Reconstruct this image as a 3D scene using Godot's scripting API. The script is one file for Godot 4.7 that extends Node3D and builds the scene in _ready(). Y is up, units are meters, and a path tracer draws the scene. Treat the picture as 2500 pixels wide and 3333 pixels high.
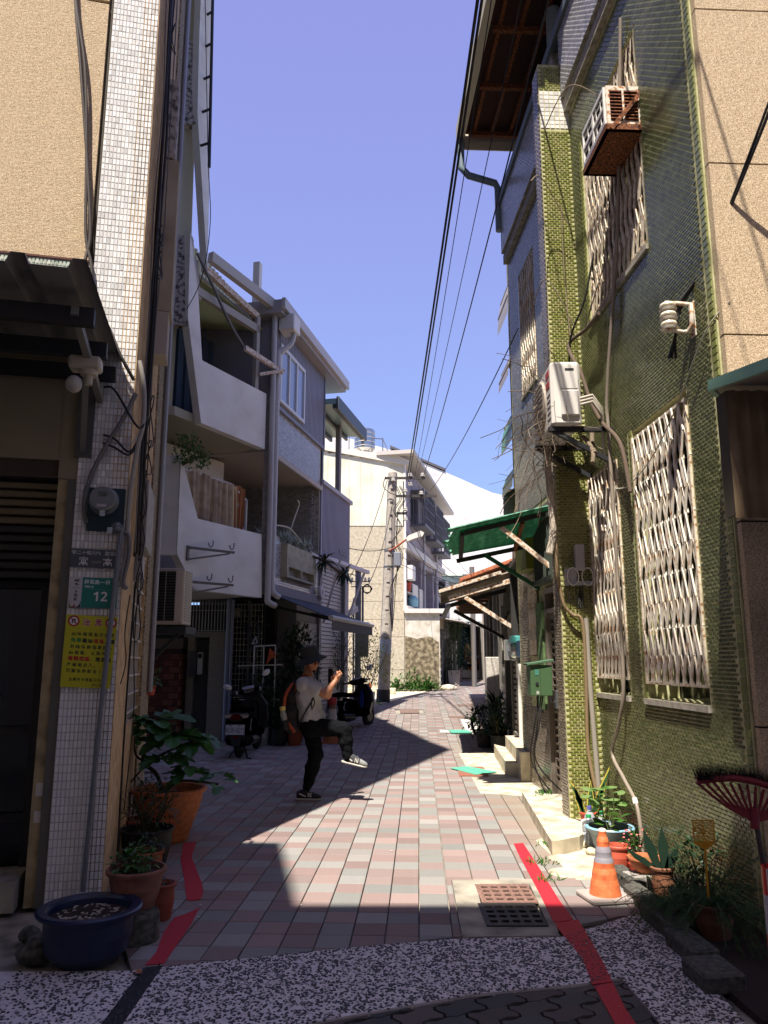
extends Node3D
class Geo:
	var v := PackedVector3Array()
	var n := PackedVector3Array()
	var c := PackedColorArray()
	var u := PackedVector2Array()
	var col := Color(1, 1, 1)
	var xf := Transform3D()
	func tri(a: Vector3, b: Vector3, d: Vector3, na := Vector3.ZERO, nb := Vector3.ZERO, nd := Vector3.ZERO, ua := Vector2.ZERO, ub := Vector2.ZERO, ud := Vector2.ZERO) -> void:
		a = xf * a
		b = xf * b
		d = xf * d
		if na == Vector3.ZERO:
			var f := (b - a).cross(d - a)
			if f.length_squared() < 1e-18:
				return
			f = f.normalized()
			na = f
			nb = f
			nd = f
		else:
			na = (xf.basis * na).normalized()
			nb = (xf.basis * nb).normalized()
			nd = (xf.basis * nd).normalized()
		v.append_array([a, d, b])
		n.append_array([na, nd, nb])
		c.append_array([col, col, col])
		u.append_array([ua, ud, ub])
	func quad(a: Vector3, b: Vector3, d: Vector3, e: Vector3) -> void:
		tri(a, b, d, Vector3.ZERO, Vector3.ZERO, Vector3.ZERO, Vector2(0, 1), Vector2(1, 1), Vector2(1, 0))
		tri(a, d, e, Vector3.ZERO, Vector3.ZERO, Vector3.ZERO, Vector2(0, 1), Vector2(1, 0), Vector2(0, 0))
	func quadn(a: Vector3, b: Vector3, d: Vector3, e: Vector3, na: Vector3, nb: Vector3, nd: Vector3, ne: Vector3) -> void:
		tri(a, b, d, na, nb, nd)
		tri(a, d, e, na, nd, ne)
	func box(p: Vector3, s: Vector3, b := Basis.IDENTITY, bev := 0.0) -> void:
		var h := s / 2
		if bev > 0:
			cbox(p, h, b, bev)
			return
		var q := []
		for i in 8:
			q.append(p + b * Vector3(h.x * (1 if i & 1 else -1), h.y * (1 if i & 2 else -1), h.z * (1 if i & 4 else -1)))
		quad(q[4], q[5], q[7], q[6])
		quad(q[1], q[0], q[2], q[3])
		quad(q[5], q[1], q[3], q[7])
		quad(q[0], q[4], q[6], q[2])
		quad(q[6], q[7], q[3], q[2])
		quad(q[0], q[1], q[5], q[4])
	func cbox(p: Vector3, h: Vector3, b: Basis, e: float) -> void:
		e = minf(e, minf(h.x, minf(h.y, h.z)) * 0.9)
		var f := func(sx: float, sy: float, sz: float, ax: int) -> Vector3:
			var q := Vector3(sx * (h.x - (0.0 if ax == 0 else e)), sy * (h.y - (0.0 if ax == 1 else e)), sz * (h.z - (0.0 if ax == 2 else e)))
			return p + b * q
		for s in [-1.0, 1.0]:
			var w := [[0, 1, 2], [1, 2, 0], [2, 0, 1]]
			for k in w:
				var cs := []
				for t in [[-1.0, -1.0], [1.0, -1.0], [1.0, 1.0], [-1.0, 1.0]]:
					var sg := Vector3.ZERO
					sg[k[0]] = s
					sg[k[1]] = t[0]
					sg[k[2]] = t[1]
					cs.append((f as Callable).call(sg.x, sg.y, sg.z, k[0]))
				if s > 0:
					quad(cs[0], cs[1], cs[2], cs[3])
				else:
					quad(cs[3], cs[2], cs[1], cs[0])
		for k in [[0, 1, 2], [1, 2, 0], [2, 0, 1]]:
			for s in [-1.0, 1.0]:
				for t in [-1.0, 1.0]:
					var g0 := Vector3.ZERO
					g0[k[0]] = s
					g0[k[1]] = t
					var g1 := g0
					g0[k[2]] = -1.0
					g1[k[2]] = 1.0
					var a: Vector3 = (f as Callable).call(g0.x, g0.y, g0.z, k[0])
					var b2: Vector3 = (f as Callable).call(g0.x, g0.y, g0.z, k[1])
					var c2: Vector3 = (f as Callable).call(g1.x, g1.y, g1.z, k[1])
					var d: Vector3 = (f as Callable).call(g1.x, g1.y, g1.z, k[0])
					if s * t > 0:
						quad(a, b2, c2, d)
					else:
						quad(d, c2, b2, a)
		for i in 8:
			var sx := 1.0 if i & 1 else -1.0
			var sy := 1.0 if i & 2 else -1.0
			var sz := 1.0 if i & 4 else -1.0
			var a: Vector3 = (f as Callable).call(sx, sy, sz, 0)
			var b3: Vector3 = (f as Callable).call(sx, sy, sz, 1)
			var c3: Vector3 = (f as Callable).call(sx, sy, sz, 2)
			if sx * sy * sz > 0:
				tri(a, b3, c3)
			else:
				tri(c3, b3, a)
	func bx(x0: float, x1: float, y0: float, y1: float, z0: float, z1: float, bev := 0.0) -> void:
		box(Vector3((x0 + x1) / 2, (y0 + y1) / 2, (z0 + z1) / 2), Vector3(absf(x1 - x0), absf(y1 - y0), absf(z1 - z0)), Basis.IDENTITY, bev)
	func bar(a: Vector3, b: Vector3, w: float, t: float, up := Vector3.UP) -> void:
		var d := b - a
		var l := d.length()
		if l < 1e-6:
			return
		d /= l
		if absf(d.dot(up)) > 0.98:
			up = Vector3(0, 0, 1) if absf(d.z) < 0.9 else Vector3(1, 0, 0)
		var s := d.cross(up).normalized()
		var k := s.cross(d)
		box((a + b) / 2, Vector3(w, t, l), Basis(s, k, -d))
	func tube(p: Array, r, sides := 8, caps := true, flat := 1.0) -> void:
		var m := p.size()
		var rings := []
		var nors := []
		var side := Vector3.ZERO
		for i in m:
			var d: Vector3 = (p[mini(i + 1, m - 1)] - p[maxi(i - 1, 0)])
			d = d.normalized() if d.length() > 1e-9 else Vector3.UP
			if side == Vector3.ZERO:
				side = d.cross(Vector3.UP if absf(d.y) < 0.9 else Vector3.RIGHT).normalized()
			side = (side - d * side.dot(d)).normalized()
			var k := d.cross(side)
			var rr: float = r[i] if r is Array else r
			var ring := []
			var nr := []
			for j in sides:
				var a := TAU * j / sides
				var q := side * cos(a) + k * sin(a) * flat
				ring.append(p[i] + q * rr)
				nr.append(q.normalized())
			rings.append(ring)
			nors.append(nr)
		for i in m - 1:
			for j in sides:
				var j2 := (j + 1) % sides
				quadn(rings[i][j], rings[i][j2], rings[i + 1][j2], rings[i + 1][j], nors[i][j], nors[i][j2], nors[i + 1][j2], nors[i + 1][j])
		if caps:
			for j in sides:
				var j2 := (j + 1) % sides
				tri(p[0], rings[0][j2], rings[0][j])
				tri(p[m - 1], rings[m - 1][j], rings[m - 1][j2])
	func lathe(prof: Array, segs := 24, at := Vector3.ZERO, b := Basis.IDENTITY, sx := 1.0, sz := 1.0) -> void:
		for i in prof.size() - 1:
			var p0: Vector2 = prof[i]
			var p1: Vector2 = prof[i + 1]
			var d := p1 - p0
			if d.length() < 1e-7:
				continue
			var nn := Vector2(d.y, -d.x).normalized()
			for j in segs:
				var a0 := TAU * j / segs
				var a1 := TAU * (j + 1) / segs
				var e0 := Vector3(cos(a0) * sx, 0, -sin(a0) * sz)
				var e1 := Vector3(cos(a1) * sx, 0, -sin(a1) * sz)
				var n0 := b * (e0 * nn.x + Vector3.UP * nn.y)
				var n1 := b * (e1 * nn.x + Vector3.UP * nn.y)
				var A := at + b * (e0 * p0.x + Vector3.UP * p0.y)
				var B := at + b * (e1 * p0.x + Vector3.UP * p0.y)
				var C := at + b * (e1 * p1.x + Vector3.UP * p1.y)
				var D := at + b * (e0 * p1.x + Vector3.UP * p1.y)
				if p0.x > 1e-6:
					tri(A, B, C, n0, n1, n1)
				if p1.x > 1e-6:
					tri(A, C, D, n0, n1, n0)
	func ball(p: Vector3, r: Vector3, b := Basis.IDENTITY, segs := 12, rings := 8) -> void:
		for i in rings:
			for j in segs:
				var q := []
				var nn := []
				for t in [[i, j], [i, j + 1], [i + 1, j + 1], [i + 1, j]]:
					var th: float = PI * t[0] / rings
					var ph: float = TAU * t[1] / segs
					var e := Vector3(sin(th) * cos(ph), cos(th), sin(th) * sin(ph))
					q.append(p + b * (e * r))
					nn.append(b * (e / r).normalized())
				if i < rings - 1:
					tri(q[0], q[2], q[3], nn[0], nn[2], nn[3])
				if i > 0:
					tri(q[0], q[1], q[2], nn[0], nn[1], nn[2])
	func prism(poly: PackedVector2Array, z0: float, z1: float) -> void:
		var t := Geometry2D.triangulate_polygon(poly)
		var cw := Geometry2D.is_polygon_clockwise(poly)
		for i in range(0, t.size(), 3):
			var a := poly[t[i]]
			var b := poly[t[i + 1]]
			var d := poly[t[i + 2]]
			if (b - a).cross(d - a) < 0:
				var s := b
				b = d
				d = s
			tri(Vector3(a.x, a.y, z1), Vector3(b.x, b.y, z1), Vector3(d.x, d.y, z1))
			tri(Vector3(a.x, a.y, z0), Vector3(d.x, d.y, z0), Vector3(b.x, b.y, z0))
		var area := 0.0
		for i in poly.size():
			area += poly[i].cross(poly[(i + 1) % poly.size()])
		for i in poly.size():
			var a := poly[i]
			var b := poly[(i + 1) % poly.size()]
			if area < 0:
				var s := a
				a = b
				b = s
			quad(Vector3(a.x, a.y, z0), Vector3(b.x, b.y, z0), Vector3(b.x, b.y, z1), Vector3(a.x, a.y, z1))
	func holed(x0: float, x1: float, y0: float, y1: float, z0: float, z1: float, holes: Array) -> void:
		var ys := [y0, y1]
		for h in holes:
			for k in [2, 3]:
				if h[k] > y0 and h[k] < y1 and not ys.has(h[k]):
					ys.append(h[k])
		ys.sort()
		for i in ys.size() - 1:
			var m: float = (ys[i] + ys[i + 1]) / 2
			var cuts := []
			for h in holes:
				if h[2] < m and h[3] > m:
					cuts.append([h[0], h[1]])
			cuts.sort_custom(func(a, b): return a[0] < b[0])
			var x := x0
			for k in cuts:
				if k[0] > x + 1e-5:
					bx(x, minf(k[0], x1), ys[i], ys[i + 1], z0, z1)
				x = maxf(x, k[1])
			if x < x1 - 1e-5:
				bx(x, x1, ys[i], ys[i + 1], z0, z1)
	func sheet(x0: float, x1: float, y0: float, y1: float, pitch: float, depth: float, th := 0.004, square := 0.0) -> void:
		var cnt := int(ceil((x1 - x0) / pitch * (6.0 if square == 0.0 else 4.0)))
		var pts := []
		if square == 0.0:
			for i in cnt + 1:
				var x := minf(x0 + (x1 - x0) * i / cnt, x1)
				pts.append(Vector2(x, depth * 0.5 * (1 - cos(TAU * (x - x0) / pitch))))
		else:
			var x := x0
			while x < x1:
				for s in [[0.0, 0.0], [square * 0.25, depth], [square, depth], [square * 1.25, 0.0]]:
					if x + s[0] <= x1:
						pts.append(Vector2(x + s[0], s[1]))
				x += pitch
			pts.append(Vector2(x1, 0))
		for i in pts.size() - 1:
			var a: Vector2 = pts[i]
			var b: Vector2 = pts[i + 1]
			if b.x - a.x < 1e-6:
				continue
			quad(Vector3(a.x, y0, a.y), Vector3(b.x, y0, b.y), Vector3(b.x, y1, b.y), Vector3(a.x, y1, a.y))
			quad(Vector3(b.x, y0, b.y - th), Vector3(a.x, y0, a.y - th), Vector3(a.x, y1, a.y - th), Vector3(b.x, y1, b.y - th))
			quad(Vector3(a.x, y0, a.y - th), Vector3(b.x, y0, b.y - th), Vector3(b.x, y0, b.y), Vector3(a.x, y0, a.y))
			quad(Vector3(a.x, y1, a.y), Vector3(b.x, y1, b.y), Vector3(b.x, y1, b.y - th), Vector3(a.x, y1, a.y - th))
	func leaf(p: Vector3, d: Vector3, up: Vector3, l: float, w: float, bend := 0.25) -> void:
		d = d.normalized()
		var s := d.cross(up)
		s = s.normalized() if s.length() > 1e-3 else Vector3.RIGHT
		var k := s.cross(d)
		var a := p + d * l * 0.45 + s * w * 0.5 + k * w * 0.18
		var b := p + d * l * 0.45 - s * w * 0.5 + k * w * 0.18
		var m := p + d * l * 0.5
		var e := p + d * l * 0.96 - k * l * bend
		tri(p, a, m)
		tri(p, m, b)
		tri(m, a, e)
		tri(m, e, b)
	func mesh() -> ArrayMesh:
		var arr := []
		arr.resize(Mesh.ARRAY_MAX)
		arr[Mesh.ARRAY_VERTEX] = v
		arr[Mesh.ARRAY_NORMAL] = n
		arr[Mesh.ARRAY_COLOR] = c
		arr[Mesh.ARRAY_TEX_UV] = u
		var m := ArrayMesh.new()
		if v.size() > 0:
			m.add_surface_from_arrays(Mesh.PRIMITIVE_TRIANGLES, arr)
		return m
var used := {}
func numbered(called: String) -> String:
	used[called] = used.get(called, -1) + 1
	return called if used[called] == 0 else "%s_%03d" % [called, used[called]]
func tag(o: Node3D, label: String, category: String, group := "") -> Node3D:
	o.set_meta("label", label)
	o.set_meta("category", category)
	if group:
		o.set_meta("group", group)
	return o
func thing(called: String, label: String, category: String, at := Vector3.ZERO, turn := 0.0, group := "") -> Node3D:
	var o := Node3D.new()
	o.name = numbered(called)
	add_child(o)
	o.position = at
	o.rotation.y = turn
	return tag(o, label, category, group)
func part(o: Node, called: String, g: Geo, m: Material, label := "") -> MeshInstance3D:
	var i := MeshInstance3D.new()
	i.mesh = g.mesh()
	i.material_override = m
	i.name = called
	o.add_child(i, true)
	if label:
		i.set_meta("label", label)
	return i
func piece(o: Node, called: String, me: Mesh, m: Material, t: Transform3D) -> MeshInstance3D:
	var i := MeshInstance3D.new()
	i.mesh = me
	i.material_override = m
	i.name = called
	i.transform = t
	o.add_child(i, true)
	return i
func solo(called: String, g: Geo, m: Material, label: String, category: String, at := Vector3.ZERO, turn := 0.0, group := "") -> MeshInstance3D:
	var i := MeshInstance3D.new()
	i.mesh = g.mesh()
	i.material_override = m
	i.name = numbered(called)
	add_child(i)
	i.position = at
	i.rotation.y = turn
	tag(i, label, category, group)
	return i
func struct(called: String, g: Geo, m: Material, label: String) -> MeshInstance3D:
	var i := MeshInstance3D.new()
	if g:
		i.mesh = g.mesh()
		i.material_override = m
	i.name = numbered(called)
	add_child(i)
	i.set_meta("kind", "structure")
	i.set_meta("label", label)
	return i
func many(o: Node, called: String, me: Mesh, m: Material, ts: Array, cs: Array) -> MultiMeshInstance3D:
	var mm := MultiMesh.new()
	mm.transform_format = MultiMesh.TRANSFORM_3D
	mm.use_colors = true
	mm.mesh = me
	mm.instance_count = ts.size()
	for i in ts.size():
		mm.set_instance_transform(i, ts[i])
		mm.set_instance_color(i, cs[i])
	var r := MultiMeshInstance3D.new()
	r.multimesh = mm
	r.material_override = m
	r.name = called
	o.add_child(r, true)
	r.set_meta("kind", "stuff")
	return r
func turn_of(dx: float, dd: float) -> float:
	return atan2(dd, dx)
func P(x: float, y: float, d: float) -> Vector3:
	return Vector3(x, y, -d)
func gy(d: float) -> float:
	return maxf(0.0, (d - 15.0) * 0.035)
var mats := {}
func H(s: String) -> Color:
	return Color.html(s)
func lin(r: float, g: float, b: float) -> Color:
	return Color(r, g, b).linear_to_srgb()
func mat(c: Color, rough := 0.8, metal := 0.0) -> StandardMaterial3D:
	var k := "%s%.2f%.2f" % [c.to_html(), rough, metal]
	if mats.has(k):
		return mats[k]
	var m := StandardMaterial3D.new()
	m.albedo_color = c
	m.roughness = rough
	m.metallic = metal
	mats[k] = m
	return m
func noise(freq: float, kind := 0, oct := 4, sd := 1) -> FastNoiseLite:
	var n := FastNoiseLite.new()
	n.seed = sd
	n.frequency = freq
	n.fractal_octaves = oct
	if kind == 1:
		n.noise_type = FastNoiseLite.TYPE_CELLULAR
		n.cellular_return_type = FastNoiseLite.RETURN_CELL_VALUE
		n.fractal_type = FastNoiseLite.FRACTAL_NONE
	elif kind == 2:
		n.noise_type = FastNoiseLite.TYPE_CELLULAR
		n.cellular_return_type = FastNoiseLite.RETURN_DISTANCE
		n.fractal_type = FastNoiseLite.FRACTAL_NONE
	else:
		n.noise_type = FastNoiseLite.TYPE_SIMPLEX_SMOOTH
		n.fractal_type = FastNoiseLite.FRACTAL_FBM
	return n
func ntex(ramp: Array, freq: float, kind := 0, oct := 4, sd := 1, size := 512) -> NoiseTexture2D:
	var t := NoiseTexture2D.new()
	t.width = size
	t.height = size
	t.seamless = true
	t.noise = noise(freq, kind, oct, sd)
	var g := Gradient.new()
	var off := PackedFloat32Array()
	var cs := PackedColorArray()
	for r in ramp:
		off.append(r[0])
		cs.append(r[1])
	g.offsets = off
	g.colors = cs
	t.color_ramp = g
	return t
func nmat(ramp: Array, freq: float, scale: float, rough := 0.85, relief := 0.0, kind := 0, oct := 4, sd := 1, size := 512) -> StandardMaterial3D:
	var m := StandardMaterial3D.new()
	m.albedo_texture = ntex(ramp, freq, kind, oct, sd, size)
	m.uv1_triplanar = true
	m.uv1_world_triplanar = true
	m.uv1_scale = Vector3.ONE * scale
	m.roughness = rough
	if relief > 0:
		m.heightmap_enabled = true
		m.heightmap_scale = relief
		m.heightmap_texture = ntex([[0.0, Color.BLACK], [1.0, Color.WHITE]], freq, kind, oct, sd, size)
	return m
class Field:
	var lo: Vector3
	var c: float
	var nx: int
	var ny: int
	var nz: int
	var d: PackedFloat32Array
	func _init(a: Vector3, b: Vector3, cell: float) -> void:
		lo = a
		c = cell
		nx = int((b.x - a.x) / cell) + 2
		ny = int((b.y - a.y) / cell) + 2
		nz = int((b.z - a.z) / cell) + 2
		d.resize(nx * ny * nz)
		d.fill(1.0)
	func put(i: int, v: float, k: float) -> void:
		var o := d[i]
		if k <= 0.0:
			d[i] = minf(o, v)
		else:
			var h := maxf(k - absf(o - v), 0.0) / k
			d[i] = minf(o, v) - h * h * k * 0.25
	func bone(a: Vector3, b: Vector3, ra: float, rb: float, k := 0.03, fx := 1.0, fz := 1.0) -> void:
		var m := maxf(ra, rb) + k + c * 2.5
		var p0 := (a.min(b) - Vector3.ONE * m - lo) / c
		var p1 := (a.max(b) + Vector3.ONE * m - lo) / c
		var ab := b - a
		var sc := Vector3(fx, 1, fz)
		var abs2 := ab * sc
		var l2 := maxf(abs2.length_squared(), 1e-9)
		for z in range(maxi(0, int(p0.z)), mini(nz, int(p1.z) + 1)):
			for y in range(maxi(0, int(p0.y)), mini(ny, int(p1.y) + 1)):
				var i := (z * ny + y) * nx
				for x in range(maxi(0, int(p0.x)), mini(nx, int(p1.x) + 1)):
					var q := (lo + Vector3(x, y, z) * c - a) * sc
					var t := clampf(q.dot(abs2) / l2, 0, 1)
					put(i + x, (q - abs2 * t).length() - lerpf(ra, rb, t), k)
	func egg(p: Vector3, r: Vector3, b := Basis.IDENTITY, k := 0.03) -> void:
		var m := maxf(r.x, maxf(r.y, r.z)) + k + c * 2.5
		var p0 := (p - Vector3.ONE * m - lo) / c
		var p1 := (p + Vector3.ONE * m - lo) / c
		var bi := b.transposed()
		var rm := minf(r.x, minf(r.y, r.z))
		for z in range(maxi(0, int(p0.z)), mini(nz, int(p1.z) + 1)):
			for y in range(maxi(0, int(p0.y)), mini(ny, int(p1.y) + 1)):
				var i := (z * ny + y) * nx
				for x in range(maxi(0, int(p0.x)), mini(nx, int(p1.x) + 1)):
					var q := bi * (lo + Vector3(x, y, z) * c - p)
					var l := (q / r).length()
					var g := (q / (r * r)).length()
					put(i + x, l * (l - 1.0) / maxf(g, 1e-6) if l > 0.05 else -rm, k)
	func carve(f: Callable) -> void:
		for z in nz:
			for y in ny:
				var i := (z * ny + y) * nx
				for x in nx:
					if d[i + x] < 0.06:
						d[i + x] = (f as Callable).call(lo + Vector3(x, y, z) * c, d[i + x])
	func at(x: int, y: int, z: int) -> float:
		return d[(clampi(z, 0, nz - 1) * ny + clampi(y, 0, ny - 1)) * nx + clampi(x, 0, nx - 1)]
	func mesh_into(g: Geo) -> void:
		var vi := {}
		var vs := []
		var ns := []
		var sx := 1
		var sy := nx
		var sz := nx * ny
		for z in nz - 1:
			for y in ny - 1:
				var row := (z * ny + y) * nx
				for x in nx - 1:
					var i := row + x
					var m := 0
					if d[i] < 0: m += 1
					if d[i + sx] < 0: m += 1
					if d[i + sy] < 0: m += 1
					if d[i + sy + sx] < 0: m += 1
					if d[i + sz] < 0: m += 1
					if d[i + sz + sx] < 0: m += 1
					if d[i + sz + sy] < 0: m += 1
					if d[i + sz + sy + sx] < 0: m += 1
					if m == 0 or m == 8:
						continue
					var s := Vector3.ZERO
					var n := 0
					for e in [[0, 0, 0, 0], [0, 1, 0, 0], [0, 0, 1, 0], [0, 1, 1, 0], [0, 0, 0, 1], [0, 0, 0, 2]]:
						pass
					for ax in 3:
						for u in 2:
							for w in 2:
								var p := Vector3i.ZERO
								p[(ax + 1) % 3] = u
								p[(ax + 2) % 3] = w
								var a := d[i + p.x * sx + p.y * sy + p.z * sz]
								p[ax] = 1
								var b := d[i + p.x * sx + p.y * sy + p.z * sz]
								if (a < 0) != (b < 0):
									var q := Vector3(p)
									q[ax] = a / (a - b)
									s += q
									n += 1
					s /= n
					vi[i] = vs.size()
					vs.append(lo + (Vector3(x, y, z) + s) * c)
					var gr := Vector3(at(x + 2, y, z) + at(x + 1, y, z) - at(x - 1, y, z) - at(x, y, z), at(x, y + 2, z) + at(x, y + 1, z) - at(x, y - 1, z) - at(x, y, z), at(x, y, z + 2) + at(x, y, z + 1) - at(x, y, z - 1) - at(x, y, z))
					ns.append(gr.normalized())
		var st := [sx, sy, sz]
		for z in range(1, nz - 1):
			for y in range(1, ny - 1):
				var row := (z * ny + y) * nx
				for x in range(1, nx - 1):
					var i := row + x
					for ax in 3:
						var inside := d[i] < 0
						if inside == (d[i + st[ax]] < 0):
							continue
						var u: int = st[(ax + 1) % 3]
						var w: int = st[(ax + 2) % 3]
						var q := [vi.get(i, -1), vi.get(i - u, -1), vi.get(i - u - w, -1), vi.get(i - w, -1)]
						if q.has(-1):
							continue
						if not inside:
							q.reverse()
						g.quadn(vs[q[0]], vs[q[1]], vs[q[2]], vs[q[3]], ns[q[0]], ns[q[1]], ns[q[2]], ns[q[3]])
func V(x: float, y: float, z: float) -> Vector3:
	return Vector3(x, y, z)
func RR(a: float, b: float) -> float:
	return rng.randf_range(a, b)
func Q(s: String, rough: float, metal := 0.0) -> StandardMaterial3D:
	return mat(H(s), rough, metal)
func pbx(o: Node, called: String, b: Array, m: Material, label := "") -> MeshInstance3D:
	var g := Geo.new()
	g.bx(b[0], b[1], b[2], b[3], b[4], b[5], b[6] if b.size() > 6 else 0.0)
	return part(o, called, g, m, label)
func ptube(o: Node, called: String, a: Array, m: Material, label := "") -> MeshInstance3D:
	var g := Geo.new()
	g.tube(a[0], a[1], a[2] if a.size() > 2 else 8)
	return part(o, called, g, m, label)
var rng := RandomNumberGenerator.new()
var W := {}
func make_materials() -> void:
	W.paver = StandardMaterial3D.new()
	W.paver.albedo_texture = ntex([[0.0, H("8e8e8e")], [0.45, H("d8d8d8")], [1.0, H("ffffff")]], 0.11, 0, 3, 5)
	W.paver.vertex_color_use_as_albedo = true
	W.paver.uv1_triplanar = true
	W.paver.uv1_world_triplanar = true
	W.paver.uv1_scale = Vector3.ONE * 2.6
	W.paver.roughness = 0.9
	W.paver.heightmap_enabled = true
	W.paver.heightmap_texture = ntex([[0.0, Color.BLACK], [1.0, Color.WHITE]], 0.2, 0, 2, 9)
	W.paver.heightmap_scale = 0.12
	W.concrete = nmat([[0.0, H("5d5a52")], [0.4, H("8d887c")], [0.7, H("a39c8d")], [1.0, H("b8b09c")]], 0.012, 0.5, 0.92, 0.15, 0, 6, 21)
	W.concrete_pale = nmat([[0.0, H("8c8472")], [0.4, H("b8ae98")], [0.7, H("cfc6ae")], [1.0, H("ddd5c0")]], 0.014, 0.55, 0.9, 0.2, 0, 6, 22)
	W.cement = nmat([[0.0, H("b3acaa")], [0.5, H("cfc7c5")], [1.0, H("dad3d1")]], 0.03, 1.0, 0.9, 0.1, 0, 4, 23)
	W.pebble = StandardMaterial3D.new()
	W.pebble.vertex_color_use_as_albedo = true
	W.pebble.roughness = 0.55
	W.red_paint = nmat([[0.0, H("8c1722")], [0.4, H("b3202f")], [1.0, H("c4283a")]], 0.05, 2.0, 0.7, 0.05, 0, 4, 24)
	W.soil = nmat([[0.0, H("17100b")], [0.5, H("2c2018")], [1.0, H("45362a")]], 0.09, 5.0, 1.0, 0.6, 0, 4, 25, 256)
	W.tile = StandardMaterial3D.new()
	W.tile.vertex_color_use_as_albedo = true
	W.tile.roughness = 0.22
	W.tile.metallic_specular = 0.6
	W.grout = nmat([[0.0, H("8b8a5e")], [0.5, H("b3b184")], [1.0, H("c9c79e")]], 0.03, 1.2, 0.9, 0.0, 0, 5, 31, 256)
	W.grout_grey = nmat([[0.0, H("6f6a5f")], [0.5, H("9b968a")], [1.0, H("b0aca0")]], 0.03, 1.2, 0.9, 0.0, 0, 5, 32, 256)
	W.grout_white = nmat([[0.0, H("9c9a96")], [0.5, H("b9b7b3")], [1.0, H("c6c4c0")]], 0.02, 0.8, 0.9, 0.0, 0, 5, 33, 256)
	W.pebbledash = nmat([[0.0, H("8a7a60")], [0.3, H("ad977a")], [0.55, H("bfa98a")], [0.8, H("cdb99a")], [1.0, H("dccbae")]], 0.12, 3.4, 0.95, 0.25, 1, 1, 34)
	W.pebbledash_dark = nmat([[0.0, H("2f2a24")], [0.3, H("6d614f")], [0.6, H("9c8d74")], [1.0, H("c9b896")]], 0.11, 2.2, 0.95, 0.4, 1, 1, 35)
	W.beige_wall = nmat([[0.0, H("8e7656")], [0.35, H("b0946d")], [0.7, H("c5aa82")], [1.0, H("d3bb95")]], 0.02, 0.6, 0.92, 0.15, 0, 6, 36)
	W.white_iron = nmat([[0.0, H("8d4a20")], [0.16, H("b98250")], [0.28, H("d9cbb4")], [0.6, H("e6dfd0")], [1.0, H("efeae0")]], 0.014, 1.3, 0.6, 0.0, 0, 6, 37)
	W.white_iron2 = nmat([[0.0, H("6b3b1e")], [0.22, H("a8835c")], [0.38, H("cfc3ae")], [1.0, H("e0d8c8")]], 0.02, 1.7, 0.65, 0.0, 0, 6, 38)
	W.rust = nmat([[0.0, H("2e1a12")], [0.4, H("5a3320")], [0.7, H("8a5026")], [1.0, H("b97a45")]], 0.03, 2.0, 0.9, 0.1, 0, 5, 39)
	W.rusty_white = nmat([[0.0, H("7a4420")], [0.3, H("a8703e")], [0.42, H("cfc3b2")], [1.0, H("ded8cc")]], 0.018, 1.6, 0.7, 0.0, 0, 5, 40)
	W.dark_glass = Q("10161a", 0.08)
	W.black = Q("0b0b0c", 0.7)
	W.cable = Q("121214", 0.6)
	W.cable_grey = Q("6d6b68", 0.6)
	W.steel = Q("6f7377", 0.35, 0.6)
	W.dark_steel = Q("26282b", 0.55, 0.2)
	W.white_plaster = nmat([[0.0, H("cfcac0")], [0.3, H("dcd8d0")], [0.6, H("e3dfd8")], [1.0, H("e8e5df")]], 0.008, 0.35, 0.9, 0.06, 0, 6, 41)
	W.mottled = nmat([[0.0, H("2a2826")], [0.36, H("625d58")], [0.48, H("a59e97")], [1.0, H("c0b9b2")]], 0.02, 0.9, 0.9, 0.1, 0, 6, 42)
	W.board = nmat([[0.0, H("3f352a")], [0.5, H("6b5a48")], [1.0, H("8b7a66")]], 0.02, 1.0, 0.85, 0.0, 0, 4, 62, 256)
	W.concrete_panel = nmat([[0.0, H("9b927f")], [0.5, H("b5ac98")], [1.0, H("c5bca8")]], 0.03, 0.5, 0.9, 0.0, 0, 5, 131)
	W.cream_metal = nmat([[0.0, H("c9c5ae")], [0.5, H("d9d6c4")], [1.0, H("e2dfcf")]], 0.01, 0.3, 0.5, 0.0, 0, 4, 132, 256)
	W.lilac_wall = nmat([[0.0, H("7f767a")], [0.5, H("99909a")], [1.0, H("aaa2a8")]], 0.02, 0.4, 0.85, 0.0, 0, 4, 133, 256)
	W.low_wall = nmat([[0.0, H("9a9382")], [0.4, H("bdb7a8")], [0.7, H("ccc7bb")], [1.0, H("d6d2c8")]], 0.012, 0.4, 0.92, 0.1, 0, 6, 134)
	W.cracked = nmat([[0.0, H("6a6252")], [0.2, H("9c937f")], [0.6, H("aba28e")], [1.0, H("b9b19e")]], 0.01, 0.4, 0.9, 0.1, 0, 6, 135)
	W.render = nmat([[0.0, H("6a6459")], [0.5, H("8d8678")], [1.0, H("a39c8d")]], 0.08, 1.5, 0.95, 0.2, 0, 4, 136, 256)
	W.planter = nmat([[0.0, H("8a8468")], [0.5, H("a8a288")], [1.0, H("b5b098")]], 0.02, 0.8, 0.9, 0.0, 0, 5, 137, 256)
	W.mossy = nmat([[0.0, H("23261f")], [0.4, H("44453c")], [0.8, H("6b685d")], [1.0, H("85806f")]], 0.03, 2.0, 0.95, 0.3, 0, 5, 138, 256)
	W.box_grey = nmat([[0.0, H("6d675f")], [0.3, H("8d8a88")], [1.0, H("9c9a99")]], 0.02, 1.5, 0.6, 0.0, 0, 5, 139, 256)
	W.terra = nmat([[0.0, H("7f4a2c")], [0.4, H("a8633c")], [0.8, H("b5714a")], [1.0, H("c08a68")]], 0.02, 1.6, 0.8, 0.06, 0, 5, 140)
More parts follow.
